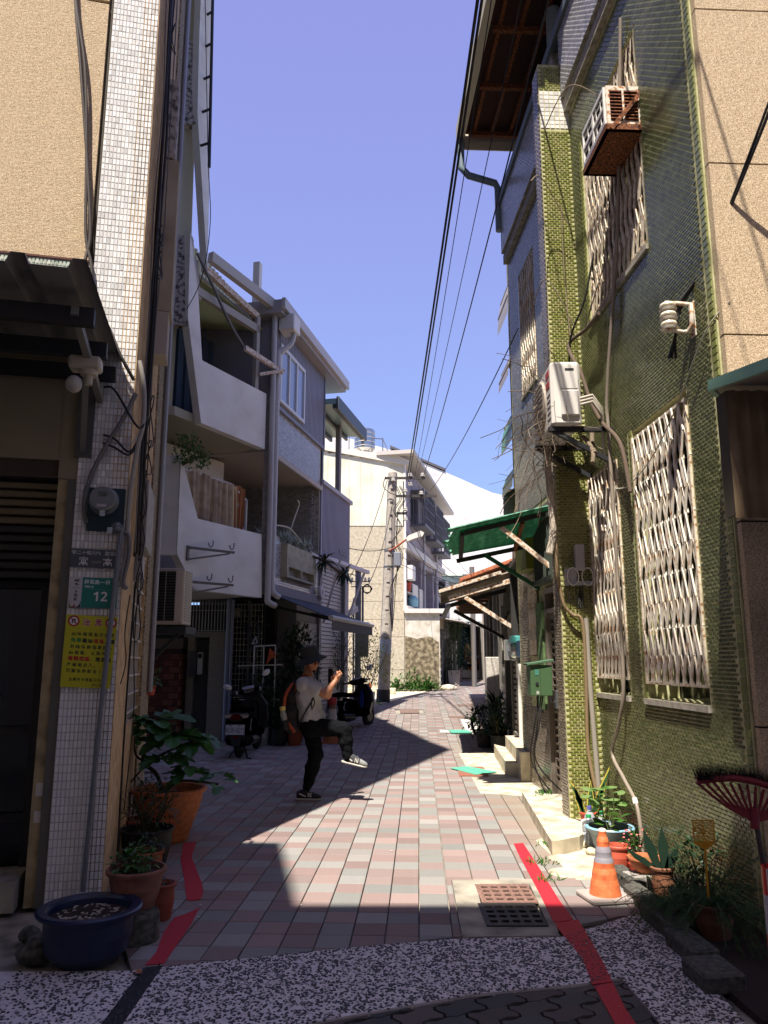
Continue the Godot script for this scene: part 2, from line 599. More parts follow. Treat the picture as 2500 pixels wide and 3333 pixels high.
	W.terra_dark = nmat([[0.0, H("5a3a30")], [0.5, H("7d5242")], [1.0, H("93695a")]], 0.02, 1.6, 0.85, 0.06, 0, 5, 141, 256)
	for k in [["leaf_dark", "1f3a1c", "2c5220"], ["leaf_fresh", "3f6a26", "5f9a34"], ["leaf_grey", "6a7658", "7f8c66"], ["leaf_light", "5a6f36", "86a04c"], ["leaf_yellow", "8a8f3c", "a8b04c"], ["leaf_fern", "2c5a24", "3f7a2c"], ["leaf_pale", "6f8a52", "8fae66"], ["leaf_fig", "2f5a2a", "48802f"], ["leaf_fig2", "3a6b34", "5a9238"]]:
		var m := StandardMaterial3D.new()
		m.albedo_color = H(k[1])
		m.vertex_color_use_as_albedo = true
		m.roughness = 0.5
		m.backlight_enabled = true
		m.backlight = H(k[2])
		W[k[0]] = m
	W.pvc = Q("a9a6a4", 0.5)
	W.pvc_blue = Q("7f8597", 0.5)
func _ready() -> void:
	rng.seed = 4711
	var cam := Camera3D.new()
	cam.name = "camera"
	add_child(cam)
	cam.position = V(0, 1.5, 0)
	cam.rotation_degrees = V(11.0, 0, 0)
	cam.fov = 67.3
	cam.near = 0.05
	cam.far = 900.0
	cam.current = true
	var sky_mat := ProceduralSkyMaterial.new()
	sky_mat.sky_top_color = H("50547f")
	sky_mat.sky_horizon_color = H("6580a4")
	sky_mat.sky_curve = 0.22
	sky_mat.ground_bottom_color = H("3a3835")
	sky_mat.ground_horizon_color = H("6d6a66")
	sky_mat.sun_angle_max = 4.0
	var cover := ntex([[0.0, Color(0, 0, 0, 0)], [0.46, Color(0, 0, 0, 0)], [0.75, Color(0.5, 0.55, 0.6, 0.35)], [1.0, Color(0.8, 0.82, 0.85, 0.6)]], 0.006, 0, 5, 77, 1024)
	cover.height = 512
	sky_mat.sky_cover = cover
	sky_mat.sky_cover_modulate = Color(0.5, 0.5, 0.5, 0.35)
	sky_mat.energy_multiplier = 1.0
	var sky := Sky.new()
	sky.sky_material = sky_mat
	var env := Environment.new()
	env.background_mode = Environment.BG_SKY
	env.sky = sky
	env.background_energy_multiplier = 1.5
	env.tonemap_mode = Environment.TONE_MAPPER_LINEAR
	env.tonemap_exposure = 2.45
	env.sdfgi_enabled = true
	env.ssao_enabled = true
	env.ssil_enabled = true
	var we := WorldEnvironment.new()
	we.name = "world_environment"
	we.environment = env
	add_child(we)
	var sun := DirectionalLight3D.new()
	sun.name = "sun"
	add_child(sun)
	sun.look_at_from_position(Vector3.ZERO, V(0.17, -1.0, -0.5), Vector3.UP)
	sun.light_energy = 1.3
	sun.light_color = H("fff5e8")
	sun.light_angular_distance = 0.5
	sun.shadow_enabled = true
	make_materials()
	build_ground()
	build_green_house()
	build_right_row()
	build_left_house()
	build_balcony_house()
	build_grey_house()
	build_far()
	build_right_things()
	build_left_things()
	build_middle_things()
	build_person()
	build_cables()
	build_behind()
func pts(a: Array) -> PackedVector2Array:
	var r := PackedVector2Array()
	for q in a:
		r.append(Vector2(q[0], q[1]))
	return r
func slab(g: Geo, poly: PackedVector2Array, y0: float, y1: float) -> void:
	g.xf = Transform3D(Basis(V(1, 0, 0), V(0, 0, -1), V(0, 1, 0)), Vector3.ZERO)
	g.prism(poly, y0, y1)
	g.xf = Transform3D()
func build_ground() -> void:
	var g := Geo.new()
	var ds := [-60.0, 15.0, 45.0, 70.0, 500.0]
	for i in ds.size() - 1:
		var y0 := gy(minf(ds[i], 45)) - 0.03
		var y1 := gy(minf(ds[i + 1], 45)) - 0.03
		g.quad(P(-300, y0, ds[i]), P(300, y0, ds[i]), P(300, y1, ds[i + 1]), P(-300, y1, ds[i + 1]))
	struct("ground", g, W.concrete, "grey concrete ground under the lane and the houses")
	var road := struct("paving", null, null, "lane paved in red and grey square pavers in a checked pattern")
	var region := pts([[-7, 11.2], [-3.2, 11.2], [-1.7, 5.2], [-1.25, 4.17], [-0.863, 4.292], [-0.208, 4.477], [0.033, 4.536], [0.678, 4.724], [0.945, 4.76], [1.506, 5.032], [1.655, 5.12], [1.68, 5.9], [1.73, 7.3], [1.9, 9], [2.1, 15.5], [2.5, 20], [3.6, 25.5], [6.4, 36.6], [4.2, 38], [2.0, 29.4], [-0.5, 21.7], [-1.4, 20.6], [-2.4, 15.4], [-7, 15.4]])
	var cuts := [pts([[0.43, 4.66], [0.99, 4.70], [1.09, 5.80], [0.47, 5.78]]), pts([[1.12, 9.4], [2.3, 8.9], [2.3, 13.4], [1.25, 13.4]]), pts([[1.35, 5.78], [1.75, 5.78], [1.75, 7.6], [1.3, 7.0]]), pts([[0.30, 20.3], [1.05, 20.3], [1.05, 21.6], [0.30, 21.6]])]
	var near := []
	var rest := Geo.new()
	var u := Vector2(0.0447, 1).normalized()
	var r := Vector2(1, -0.0447).normalized()
	var red := [lin(0.37, 0.275, 0.25), lin(0.34, 0.25, 0.23), lin(0.40, 0.30, 0.275), lin(0.36, 0.28, 0.26)]
	var grey := [lin(0.36, 0.36, 0.335), lin(0.39, 0.38, 0.355), lin(0.33, 0.335, 0.315), lin(0.41, 0.395, 0.37)]
	var rg := RandomNumberGenerator.new()
	rg.seed = 12
	for j in range(-6, 165):
		for i in range(-38, 36):
			var a0 := 0.187 * i
			var b0 := 4.858 + 0.2023 * j
			var ctr := Vector2(-0.013, 0) + r * (a0 + 0.0935) + u * (b0 + 0.101)
			if ctr.y > 22 and (i + j) % 2 == 0 and false:
				continue
			if not Geometry2D.is_point_in_polygon(ctr, region):
				var inside := false
				for cc in [[0.0, 0.0], [0.187, 0.0], [0.187, 0.2023], [0.0, 0.2023]]:
					if Geometry2D.is_point_in_polygon(Vector2(-0.013, 0) + r * (a0 + cc[0]) + u * (b0 + cc[1]), region):
						inside = true
				if not inside:
					continue
			var gap := 0.0035
			var rect := PackedVector2Array()
			for cc in [[gap, gap], [0.187 - gap, gap], [0.187 - gap, 0.2023 - gap], [gap, 0.2023 - gap]]:
				rect.append(Vector2(-0.013, 0) + r * (a0 + cc[0]) + u * (b0 + cc[1]))
			var is_red := (posmod(i, 3) == 0) == (posmod(j, 3) == 0)
			var tone: Color = (red if is_red else grey)[rg.randi() % 4]
			var f := rg.randf_range(0.85, 1.12)
			var worn := clampf((ctr.x - 1.05) / 0.3, 0, 1) * clampf((ctr.y - 5.5) / 1.0, 0, 1) * clampf((16 - ctr.y) / 3.0, 0, 1) * 0.7
			tone = tone.srgb_to_linear() * f
			tone = tone.lerp(Color(0.37, 0.31, 0.23), worn)
			tone.a = 1
			var polys := Geometry2D.intersect_polygons(rect, region)
			for cut in cuts:
				var nx := []
				for q in polys:
					nx.append_array(Geometry2D.clip_polygons(q, cut))
				polys.assign(nx)
			var y := gy(ctr.y) + rg.randf_range(-0.0016, 0.0012)
			for q in polys:
				if q.size() >= 3:
					near.append([ctr.length(), q, y, tone, ctr])
	near.sort_custom(func(a, b): return a[0] < b[0])
	for k in near.size():
		var e: Array = near[k]
		var q: PackedVector2Array = e[1]
		if k < 300:
			var one := Geo.new()
			one.col = e[3]
			paver(one, q, e[2])
			part(road, "paver", one, W.paver)
		else:
			rest.col = e[3]
			paver(rest, q, e[2])
	part(road, "paver_field", rest, W.paver).set_meta("kind", "stuff")
	var cs := Geo.new()
	slab(cs, pts([[1.12, 9.4], [2.3, 8.9], [2.3, 13.4], [1.25, 13.4]]), -0.02, -0.002)
	slab(cs, pts([[1.35, 5.78], [1.75, 5.78], [1.75, 7.6], [1.3, 7.0]]), -0.02, -0.001)
	struct("pavement", cs, W.concrete_pale, "stained pale concrete strip before the green tiled house")
	var ap := Geo.new()
	ap.quad(P(-4.5, gy(20.6) + 0.01, 20.6), P(-1.4, gy(20.6) + 0.01, 20.6), P(-0.5, gy(21.7) + 0.01, 21.7), P(-4.5, gy(22) + 0.01, 22))
	ap.quad(P(-4.5, gy(22) + 0.01, 22), P(-0.5, gy(21.7) + 0.01, 21.7), P(2.0, gy(29.4) + 0.01, 29.4), P(-4.5, gy(30) + 0.01, 30))
	struct("path", ap, W.concrete_pale, "bare concrete apron around the foot of the utility pole")
	var gf := Geo.new()
	slab(gf, pts([[0.435, 4.665], [0.585, 4.67], [0.63, 5.66], [0.475, 5.775]]), -0.02, 0.001)
	slab(gf, pts([[0.475, 5.775], [0.63, 5.66], [1.0, 5.68], [1.085, 5.795]]), -0.02, 0.0012)
	slab(gf, pts([[0.945, 4.7], [0.985, 4.705], [1.085, 5.795], [1.0, 5.68]]), -0.02, 0.0014)
	slab(gf, pts([[0.435, 4.64], [0.985, 4.66], [0.945, 4.8], [0.585, 4.8]]), -0.02, 0.0008)
	struct("concrete_surround", gf, W.concrete, "grey concrete surround of the iron drain grating")
	var dr := thing("drain_grating", "rusty iron drain grating of two slotted plates beside the red line", "grating")
	var iron := nmat([[0.0, H("1f1d1d")], [0.6, H("34302e")], [1.0, H("4a403a")]], 0.05, 3.0, 0.6, 0.05, 0, 4, 26, 256)
	var iron_rust := nmat([[0.0, H("4c3a34")], [0.5, H("7d5f54")], [1.0, H("9a7a6c")]], 0.05, 3.0, 0.8, 0.05, 0, 4, 27, 256)
	for s in 2:
		var d0 := 4.82 if s == 0 else 5.25
		var d1 := 5.24 if s == 0 else 5.66
		var x0 := 0.59 if s == 0 else 0.62
		var x1 := x0 + 0.36
		var pl := Geo.new()
		pl.xf = Transform3D(Basis.IDENTITY, V(0, 0, 0))
		var holes := []
		for i in 5:
			for j in 4:
				var hx := x0 + 0.035 + i * 0.066
				var hd := d0 + 0.05 + j * 0.09
				holes.append([hx, hx + 0.045, hd, hd + 0.045])
		pl.xf = Transform3D(Basis(V(1, 0, 0), V(0, 0, -1), V(0, 1, 0)), Vector3.ZERO)
		pl.holed(x0, x1, d0, d1, -0.015, 0.003, holes)
		part(dr, "plate", pl, iron if s == 0 else iron_rust, "dark slotted plate" if s == 0 else "brown rusty plate choked with dirt")
		var pit := Geo.new()
		pit.bx(x0, x1, -0.029, -0.022 if s == 0 else -0.004, -d1, -d0)
		part(dr, "pit", pit, W.black if s == 0 else W.soil)
	var band := struct("stone_band", null, null, "washed pebble concrete band across the mouth of the lane")
	var bp := pts([[-1.9, 4.15], [-1.25, 4.165], [-0.863, 4.285], [-0.208, 4.47], [0.033, 4.53], [0.43, 4.62], [0.985, 4.64], [1.5, 5.02], [1.65, 5.11], [1.6, 4.59], [1.56, 4.1], [1.5, 3.2], [1.2, 3.2], [1.17, 3.6], [1.15, 4.08], [0.935, 4.01], [0.395, 3.889], [-0.347, 3.594], [-0.7, 3.48], [-1.7, 3.4]])
	var bg := Geo.new()
	slab(bg, bp, -0.02, 0.0)
	part(band, "cement", bg, W.cement)
	bg = Geo.new()
	slab(bg, pts([[1.15, 4.93], [0.99, 4.88], [1.02, 4.32], [0.985, 4.0], [1.09, 4.03], [1.12, 4.35]]), -0.004, 0.0012)
	part(band, "paint", bg, W.red_paint)
	bg = Geo.new()
	slab(bg, pts([[-1.2, 4.2], [-1.11, 4.23], [-1.1, 3.55], [-1.19, 3.5]]), -0.004, 0.0012)
	part(band, "black_paint", bg, Q("17181c", 0.8))
	var pb := Geo.new()
	pb.ball(Vector3.ZERO, V(1, 0.45, 0.7), Basis.IDENTITY, 6, 4)
	var ts := []
	var cl := []
	var redl := pts([[1.15, 4.93], [0.99, 4.9], [1.02, 4.32], [0.975, 3.6], [1.06, 3.6], [1.12, 4.35]])
	var blk := pts([[-1.2, 4.2], [-1.11, 4.23], [-1.1, 3.5], [-1.19, 3.5]])
	while ts.size() < 11500:
		var q := Vector2(RR(-1.8, 1.66), RR(3.25, 5.1))
		if not Geometry2D.is_point_in_polygon(q, bp):
			continue
		var dirt := clampf((-0.8 - q.x) / 0.5, 0, 1)
		if rng.randf() < dirt * 0.3:
			continue
		var s := RR(0.0045, 0.0105)
		ts.append(Transform3D(Basis(Vector3.UP, rng.randf() * TAU).scaled(V(s, s, s)), P(q.x, 0.0, q.y)))
		var t := rng.randf()
		var k := Color(0.035, 0.04, 0.042) if t < 0.72 else (Color(0.10, 0.11, 0.11) if t < 0.88 else Color(0.36, 0.34, 0.33))
		if Geometry2D.is_point_in_polygon(q, redl):
			k = Color(0.30, 0.02, 0.03) if rng.randf() < 0.85 else k
		elif Geometry2D.is_point_in_polygon(q, blk):
			k = Color(0.02, 0.022, 0.03)
		cl.append(k * RR(0.8, 1.2))
	many(band, "pebbles", pb.mesh(), W.pebble, ts, cl)
	var fb := struct("brick_pavement", null, null, "dark interlocking zigzag bricks of the cross street in front")
	var dirv := Vector2(0.93, 0.37).normalized()
	var per := Vector2(-dirv.y, dirv.x)
	var area := pts([[-0.9, 3.4], [-0.7, 3.46], [-0.347, 3.575], [0.395, 3.87], [0.935, 3.99], [1.145, 4.06], [1.165, 3.6], [1.19, 2.9], [-0.9, 2.9]])
	var fcol := [lin(0.105, 0.10, 0.095), lin(0.12, 0.095, 0.09), lin(0.09, 0.095, 0.09), lin(0.135, 0.115, 0.105)]
	for j in range(-12, 8):
		for i in range(-10, 8):
			var o := Vector2(0.4, 3.6) + dirv * ((i + (0.5 if posmod(j, 2) == 1 else 0.0)) * 0.205) + per * (j * 0.112)
			var q := PackedVector2Array()
			var ga := 0.004
			for t in [[0.0, 0.0], [0.05, -0.014], [0.1, 0.0], [0.15, 0.014], [0.205, 0.0], [0.217, 0.03], [0.193, 0.08], [0.205, 0.112], [0.15, 0.126], [0.1, 0.112], [0.05, 0.098], [0.0, 0.112], [-0.012, 0.08], [0.012, 0.03]]:
				var cx := Vector2(0.1025, 0.056)
				var tt := cx + (Vector2(t[0], t[1]) - cx) * (1.0 - ga / 0.06)
				q.append(o + dirv * tt.x + per * tt.y)
			for w in Geometry2D.intersect_polygons(q, area):
				if w.size() < 3:
					continue
				var one := Geo.new()
				one.col = fcol[rng.randi() % 4].srgb_to_linear() * RR(0.8, 1.2)
				one.col.a = 1
				slab(one, w, -0.025, -0.004 + RR(-0.002, 0.002))
				part(fb, "brick", one, W.paver)
	var rl := Geo.new()
	slab(rl, pts([[-1.688, 6.885], [-1.591, 6.93], [-1.5, 6.4], [-1.268, 5.726], [-1.2, 5.5], [-1.176, 5.32], [-1.215, 5.29], [-1.26, 5.3], [-1.32, 5.5], [-1.383, 5.726], [-1.56, 6.3]]), 0.0015, 0.0042)
	solo("painted_line", rl, W.red_paint, "farther piece of the curving red line on the shaded pavers by the flower pots", "road marking")
	rl = Geo.new()
	slab(rl, pts([[-1.25, 4.958], [-1.2, 5.02], [-1.141, 5.15], [-1.12, 4.8], [-1.113, 4.346], [-1.11, 4.25], [-1.2, 4.23], [-1.195, 4.4], [-1.24, 4.7]]), 0.0015, 0.0042)
	solo("painted_line", rl, W.red_paint, "nearer piece of the curving red line running onto the pebble band", "road marking")
	var rr := Geo.new()
	slab(rr, pts([[1.086, 6.851], [1.169, 6.874], [1.15, 6.2], [1.14, 5.882], [1.12, 5.3], [1.12, 4.93], [1.08, 4.9], [0.992, 4.88], [1.02, 5.4], [1.041, 5.882], [1.06, 6.4]]), 0.0016, 0.0044)
	solo("painted_line", rr, W.red_paint, "straight bright red painted line past the drain grating", "road marking")
	rr = Geo.new()
	slab(rr, pts([[0.99, 3.98], [1.09, 4.02], [1.063, 3.75], [1.06, 3.2], [0.97, 3.2], [0.975, 3.6]]), -0.004, 0.0014)
	solo("painted_line", rr, W.red_paint, "red painted line on the dark interlocking bricks in front", "road marking")
	for k in [[1.392, 6.371, 0.115, "white"], [1.318, 5.952, 0.13, "white"]]:
		var di := Geo.new()
		di.lathe([Vector2(k[2], -0.01), Vector2(k[2], 0.004), Vector2(k[2] - 0.012, 0.008), Vector2(k[2] * 0.7, 0.008), Vector2(k[2] * 0.66, 0.005), Vector2(0.0, 0.006)], 24)
		solo("drain_disc", di, W.concrete_pale, "farther round pale drain lid in the stained concrete" if k[1] > 6.2 else "nearer round pale drain lid close to the traffic cone", "drain lid", P(k[0], 0, k[1]))
	var lid_mat := nmat([[0.0, H("5e4b42")], [1.0, H("86736a")]], 0.04, 2.0, 0.85, 0.05, 0, 4, 28, 256)
	var lids := [[0.67, 21.0, 0.5, 1.1, "wide brown manhole cover in the middle of the sunny lane"], [1.8, 19.5, 0.42, 0.4, "small brown drain cover nearest the green mats"], [2.32, 22.6, 0.4, 0.5, "small brown drain cover in the middle of its row of three"], [2.94, 25.0, 0.36, 0.5, "farthest small brown drain cover by the pale slab wall"]]
	for k in lids:
		var lg := Geo.new()
		var sl := Basis(Vector3.RIGHT, atan(0.035))
		lg.box(Vector3.ZERO, V(k[2], 0.02, k[3]), sl, 0.004)
		solo("manhole_cover", lg, lid_mat, k[4], "manhole cover", P(k[0], gy(k[1]) + 0.004, k[1]))
	var mint := nmat([[0.0, H("3f9a80")], [1.0, H("6cc0a2")]], 0.04, 2.0, 0.8, 0.0, 0, 4, 29, 256)
	var pad := Geo.new()
	slab(pad, pts([[1.0, 10.7], [1.39, 10.7], [1.43, 11.6], [1.06, 11.6]]), -0.001, 0.012)
	solo("pad", pad, nmat([[0.0, H("7d4a3a")], [1.0, H("a5705c")]], 0.05, 2.0, 0.9, 0.0, 0, 4, 30, 256), "brown board under the skewed mint green mat", "board")
	var gm := Geo.new()
	slab(gm, pts([[0.939, 11.417], [1.226, 10.768], [1.561, 11.029], [1.2, 11.6]]), 0.0125, 0.018)
	solo("floor_mat", gm, mint, "skewed mint green mat lying on a brown board", "mat")
	var g2 := Geo.new()
	slab(g2, pts([[1.38, 16.3], [1.8, 16.3], [1.76, 16.92], [1.37, 16.92]]), 0.062, 0.078)
	solo("floor_mat", g2, mint, "flat mint green mat beside the white mat", "mat")
	var g3 := Geo.new()
	slab(g3, pts([[1.16, 16.4], [1.36, 16.4], [1.34, 16.9], [1.18, 16.9]]), 0.062, 0.074)
	solo("floor_mat", g3, Q("c9c7c0", 0.9), "small white mat on the lane side of the flat green mat", "mat")
	var g4 := Geo.new()
	g4.quad(P(1.72, gy(16.7) + 0.012, 16.7), P(2.05, gy(16.7) + 0.012, 16.7), P(2.2, gy(18.9) + 0.012, 18.9), P(1.82, gy(18.9) + 0.012, 18.9))
	g4.quad(P(1.72, gy(16.7), 16.7), P(2.05, gy(16.7), 16.7), P(2.05, gy(16.7) + 0.012, 16.7), P(1.72, gy(16.7) + 0.012, 16.7))
	solo("floor_mat", g4, Q("d8d5cf", 0.9), "large bright white mat before the pale slab wall", "mat")
func paver(g: Geo, q: PackedVector2Array, y: float) -> void:
	var area := 0.0
	for i in q.size():
		area += q[i].cross(q[(i + 1) % q.size()])
	if absf(area) < 0.0006:
		return
	if area < 0:
		q = q.duplicate()
		q.reverse()
	var ins := Geometry2D.offset_polygon(q, -0.003)
	if ins.size() == 1 and ins[0].size() == q.size() and q.size() == 4:
		var t: PackedVector2Array = ins[0]
		var best := 0
		for i in t.size():
			if t[i].distance_to(q[0]) < t[best].distance_to(q[0]):
				best = i
		var w := []
		for i in 4:
			w.append(t[(best + i) % 4])
		var yb := y - 0.02
		g.quad(P(w[0].x, y, w[0].y), P(w[1].x, y, w[1].y), P(w[2].x, y, w[2].y), P(w[3].x, y, w[3].y))
		for i in 4:
			var k := (i + 1) % 4
			g.quad(P(q[i].x, y - 0.003, q[i].y), P(q[k].x, y - 0.003, q[k].y), P(w[k].x, y, w[k].y), P(w[i].x, y, w[i].y))
			g.quad(P(q[i].x, yb, q[i].y), P(q[k].x, yb, q[k].y), P(q[k].x, y - 0.003, q[k].y), P(q[i].x, y - 0.003, q[i].y))
	else:
		slab(g, q, y - 0.02, y)
func tile_field(o: Node3D, x0: float, x1: float, y0: float, y1: float, z: float, tw: float, th: float, gap: float, bond: bool, holes: Array, cols: Array, own: Array, thick := 0.006, base := Transform3D()) -> void:
	var me := Geo.new()
	var w := tw - gap
	var h := th - gap
	var e := minf(0.0025, h * 0.2)
	me.quad(V(-w / 2 + e, -h / 2 + e, thick), V(w / 2 - e, -h / 2 + e, thick), V(w / 2 - e, h / 2 - e, thick), V(-w / 2 + e, h / 2 - e, thick))
	var q := [Vector2(-w / 2, -h / 2), Vector2(w / 2, -h / 2), Vector2(w / 2, h / 2), Vector2(-w / 2, h / 2)]
	for i in 4:
		var a: Vector2 = q[i]
		var b: Vector2 = q[(i + 1) % 4]
		var ai := Vector2(a.x - signf(a.x) * e, a.y - signf(a.y) * e)
		var bi := Vector2(b.x - signf(b.x) * e, b.y - signf(b.y) * e)
		me.quad(V(a.x, a.y, -0.002), V(b.x, b.y, -0.002), V(bi.x, bi.y, thick), V(ai.x, ai.y, thick))
	var mesh := me.mesh()
	var ts := []
	var cs := []
	var rows := int((y1 - y0) / th)
	var n := int(ceil((x1 - x0) / tw))
	var single := []
	for j in rows:
		for i in range(-1, n + 1):
			var x := x0 + (i + 0.5 + (0.5 if bond and j % 2 == 1 else 0.0)) * tw
			var y := y0 + (j + 0.5) * th
			if x - w / 2 < x0 - 0.001 or x + w / 2 > x1 + 0.001:
				continue
			var bad := false
			for k in holes:
				if x + w / 2 > k[0] and x - w / 2 < k[1] and y + h / 2 > k[2] and y - h / 2 < k[3]:
					bad = true
			if bad:
				continue
			var t := base * Transform3D(Basis(V(0, 1, 0), RR(-0.015, 0.015)) * Basis(V(1, 0, 0), RR(-0.015, 0.015)), V(x, y, z + RR(-0.001, 0.0005)))
			var c: Color = cols[rng.randi() % cols.size()] * RR(0.8, 1.2)
			if own.size() == 4 and x > own[0] and x < own[1] and y > own[2] and y < own[3] and single.size() < 300:
				single.append([t, rng.randi() % 3])
			else:
				ts.append(t)
				cs.append(c)
	if single.size() > 0:
		var vm := []
		for k in 3:
			var m := StandardMaterial3D.new()
			m.albedo_color = (cols[k % cols.size()] as Color).linear_to_srgb()
			m.roughness = W.tile.roughness
			m.metallic_specular = 0.6
			vm.append(m)
		for s in single:
			piece(o, "tile", mesh, vm[s[1]], s[0])
	if ts.size() > 0:
		many(o, "tile_field", mesh, W.tile, ts, cs)
func scissor_grille(o: Node3D, x0: float, x1: float, y0: float, y1: float, z: float, nx: int, ny: int, m1: Material, m2: Material, single := true) -> void:
	var fr := Geo.new()
	for x in [x0 + 0.012, x1 - 0.012]:
		fr.box(V(x, (y0 + y1) / 2, z), V(0.024, y1 - y0, 0.024))
	fr.box(V((x0 + x1) / 2, y0 + 0.01, z - 0.003), V(x1 - x0 - 0.05, 0.02, 0.02))
	fr.box(V((x0 + x1) / 2, y1 - 0.01, z - 0.003), V(x1 - x0 - 0.05, 0.02, 0.02))
	var root := part(o, "window_grille", fr, m2, "rusty off-white folding scissor grille")
	var dx := (x1 - x0 - 0.05) / nx
	var dy := (y1 - y0 - 0.04) / ny
	var all := Geo.new()
	for s in 2:
		var l := sqrt(dx * dx * 0.25 + dy * dy) + 0.02
		var me := Geo.new()
		me.box(Vector3.ZERO, V(0.052, l, 0.003))
		me.box(V(0.0245, 0, 0.005), V(0.003, l, 0.012))
		var mesh := me.mesh()
		for i in nx:
			for j in ny:
				var up := (1.0 if s == 0 else -1.0) * (1.0 if j % 2 == 0 else -1.0)
				var a := atan2(dx * 0.5 * up, dy)
				var t := Transform3D(Basis(V(0, 0, 1), -a + RR(-0.02, 0.02)) * Basis(V(0, 1, 0), RR(-0.15, 0.15)), V(x0 + 0.025 + dx * (i + 0.25 + (0.5 if s == 1 else 0.0)), y0 + 0.02 + dy * (j + 0.5), z + (0.006 if s == 0 else -0.006) + RR(-0.002, 0.002)))
				if single:
					piece(root, "slat", mesh, m1, t)
				else:
					all.xf = t
					all.box(Vector3.ZERO, V(0.024, l, 0.003))
					all.xf = Transform3D()
	var rv := Geo.new()
	for j in range(1, ny):
		for i in nx:
			rv.box(V(x0 + 0.025 + dx * (i + (0.5 if j % 2 == 1 else 0.0) + 0.02), y0 + 0.02 + dy * j, z + 0.001), V(0.012, 0.012, 0.02))
	part(root, "rivets", rv, m2)
	if not single:
		part(root, "slats", all, m1).set_meta("kind", "stuff")
func build_green_house() -> void:
	var o := thing("green_tiled_house", "tall house clad in small olive green tiles with rusty white window grilles", "building", P(2.003, 0, 7.351), turn_of(0.048, -1))
	var holes := [[1.2, 2.24, 1.22, 3.37], [0.0, 0.82, 1.22, 3.25], [0.34, 1.78, 4.74, 6.72]]
	var up_hole := [-2.56, -1.77, 5.0, 6.75]
	var door_hole := [-1.78, -1.06, -0.1, 2.36]
	var lat_hole := [-2.55, -2.12, 1.57, 2.6]
	var wl := Geo.new()
	wl.holed(-3.25, 2.74, 0.0, 7.6, -0.25, 0.0, holes + [up_hole, door_hole, lat_hole])
	part(o, "wall", wl, W.grout, "olive tiled wall with pale joints")
	var core := Geo.new()
	core.bx(-3.25, 2.7, 0.0, 7.6, -7.0, -0.3)
	part(o, "inner_wall", core, Q("3a372f", 0.9))
	for h in holes + [up_hole, lat_hole]:
		var gl := Geo.new()
		gl.bx(h[0] - 0.05, h[1] + 0.05, h[2] - 0.05, h[3] + 0.05, -0.29, -0.255)
		part(o, "window", gl, W.dark_glass)
	var olive := [Color(0.11, 0.125, 0.055), Color(0.09, 0.105, 0.045), Color(0.135, 0.145, 0.07), Color(0.10, 0.11, 0.055)]
	var bright := [Color(0.17, 0.185, 0.04), Color(0.20, 0.20, 0.06), Color(0.145, 0.165, 0.035), Color(0.22, 0.215, 0.08)]
	var skip := holes + [[1.12, 1.2, 1.2, 3.4], [0.26, 0.34, 4.7, 6.75]]
	tile_field(o, 0.0, 2.65, 0.02, 7.3, 0.0, 0.058, 0.0262, 0.0068, true, skip, olive, [1.25, 2.6, 0.78, 1.2])
	var grey_tiles := [Color(0.20, 0.20, 0.19), Color(0.17, 0.18, 0.16), Color(0.24, 0.235, 0.21)]
	tile_field(o, -3.2, -0.26, 3.42, 7.6, 0.0, 0.058, 0.0262, 0.005, true, [up_hole], grey_tiles, [])
	var brown := [Color(0.20, 0.165, 0.13), Color(0.17, 0.145, 0.115), Color(0.24, 0.20, 0.16)]
	tile_field(o, -3.2, -0.26, 0.0, 3.4, 0.0, 0.11, 0.034, 0.006, true, [door_hole, lat_hole, [-2.6, -1.78, 0.95, 3.1], [-2.3, -1.2, 2.36, 3.2]], brown, [])
	var et := Geo.new()
	et.box(Vector3.ZERO, V(0.064, 0.046, 0.012), Basis.IDENTITY, 0.004)
	var em := et.mesh()
	var ts := []
	var cs := []
	for c in [[1.16, 1.22, 3.4], [2.695, 0.0, 7.5], [0.30, 4.72, 6.75], [-0.035, 1.22, 3.25], [-2.6, 4.9, 6.8]]:
		var y: float = c[1] + 0.025
		while y < c[2]:
			ts.append(Transform3D(Basis.IDENTITY, V(c[0], y, 0.002)))
			cs.append(Color(0.20, 0.22, 0.07) * RR(0.8, 1.25))
			y += 0.0505
	many(o, "edge_tiles", em, W.tile, ts, cs)
	for h in holes + [up_hole]:
		var sg := Geo.new()
		sg.bx(h[0] - 0.03, h[1] + 0.02, h[2] - 0.045, h[2] - 0.002, -0.2, 0.028)
		part(o, "sill", sg, W.grout_grey)
	var pl := Geo.new()
	pl.bx(-0.25, 0.0, 0.0, 7.92, 0.0, 0.322)
	part(o, "pillar", pl, W.grout)
	var front := Transform3D(Basis(V(0, 1, 0), PI / 2), V(0.0, 0, 0))
	tile_field(o, -0.322, 0.0, 0.0, 7.12, 0.0, 0.0537, 0.0262, 0.005, true, [], bright, [], 0.006, front)
	tile_field(o, -0.322, 0.0, 7.60, 7.91, 0.0, 0.0537, 0.0262, 0.005, true, [], bright, [], 0.006, front)
	tile_field(o, -0.322, 0.0, 7.13, 7.59, 0.0, 0.0537, 0.051, 0.006, false, [], [Color(0.72, 0.70, 0.66), Color(0.66, 0.65, 0.62)], [], 0.006, front)
	tile_field(o, -0.25, 0.0, 0.0, 7.9, 0.322, 0.058, 0.0262, 0.005, true, [], brown, [])
	var bd := Geo.new()
	bd.bx(-3.25, 2.74, 7.33, 7.47, 0.001, 0.06)
	bd.bx(0.002, 2.74, 7.5, 8.3, -0.3, 0.085)
	bd.bx(-3.25, -0.252, 7.5, 8.3, -0.3, 0.085)
	part(o, "cornice", bd, W.grout_grey)
	tile_field(o, 0.01, 2.7, 7.5, 8.3, 0.085, 0.058, 0.0262, 0.005, true, [], [Color(0.36, 0.35, 0.37), Color(0.31, 0.31, 0.33)], [])
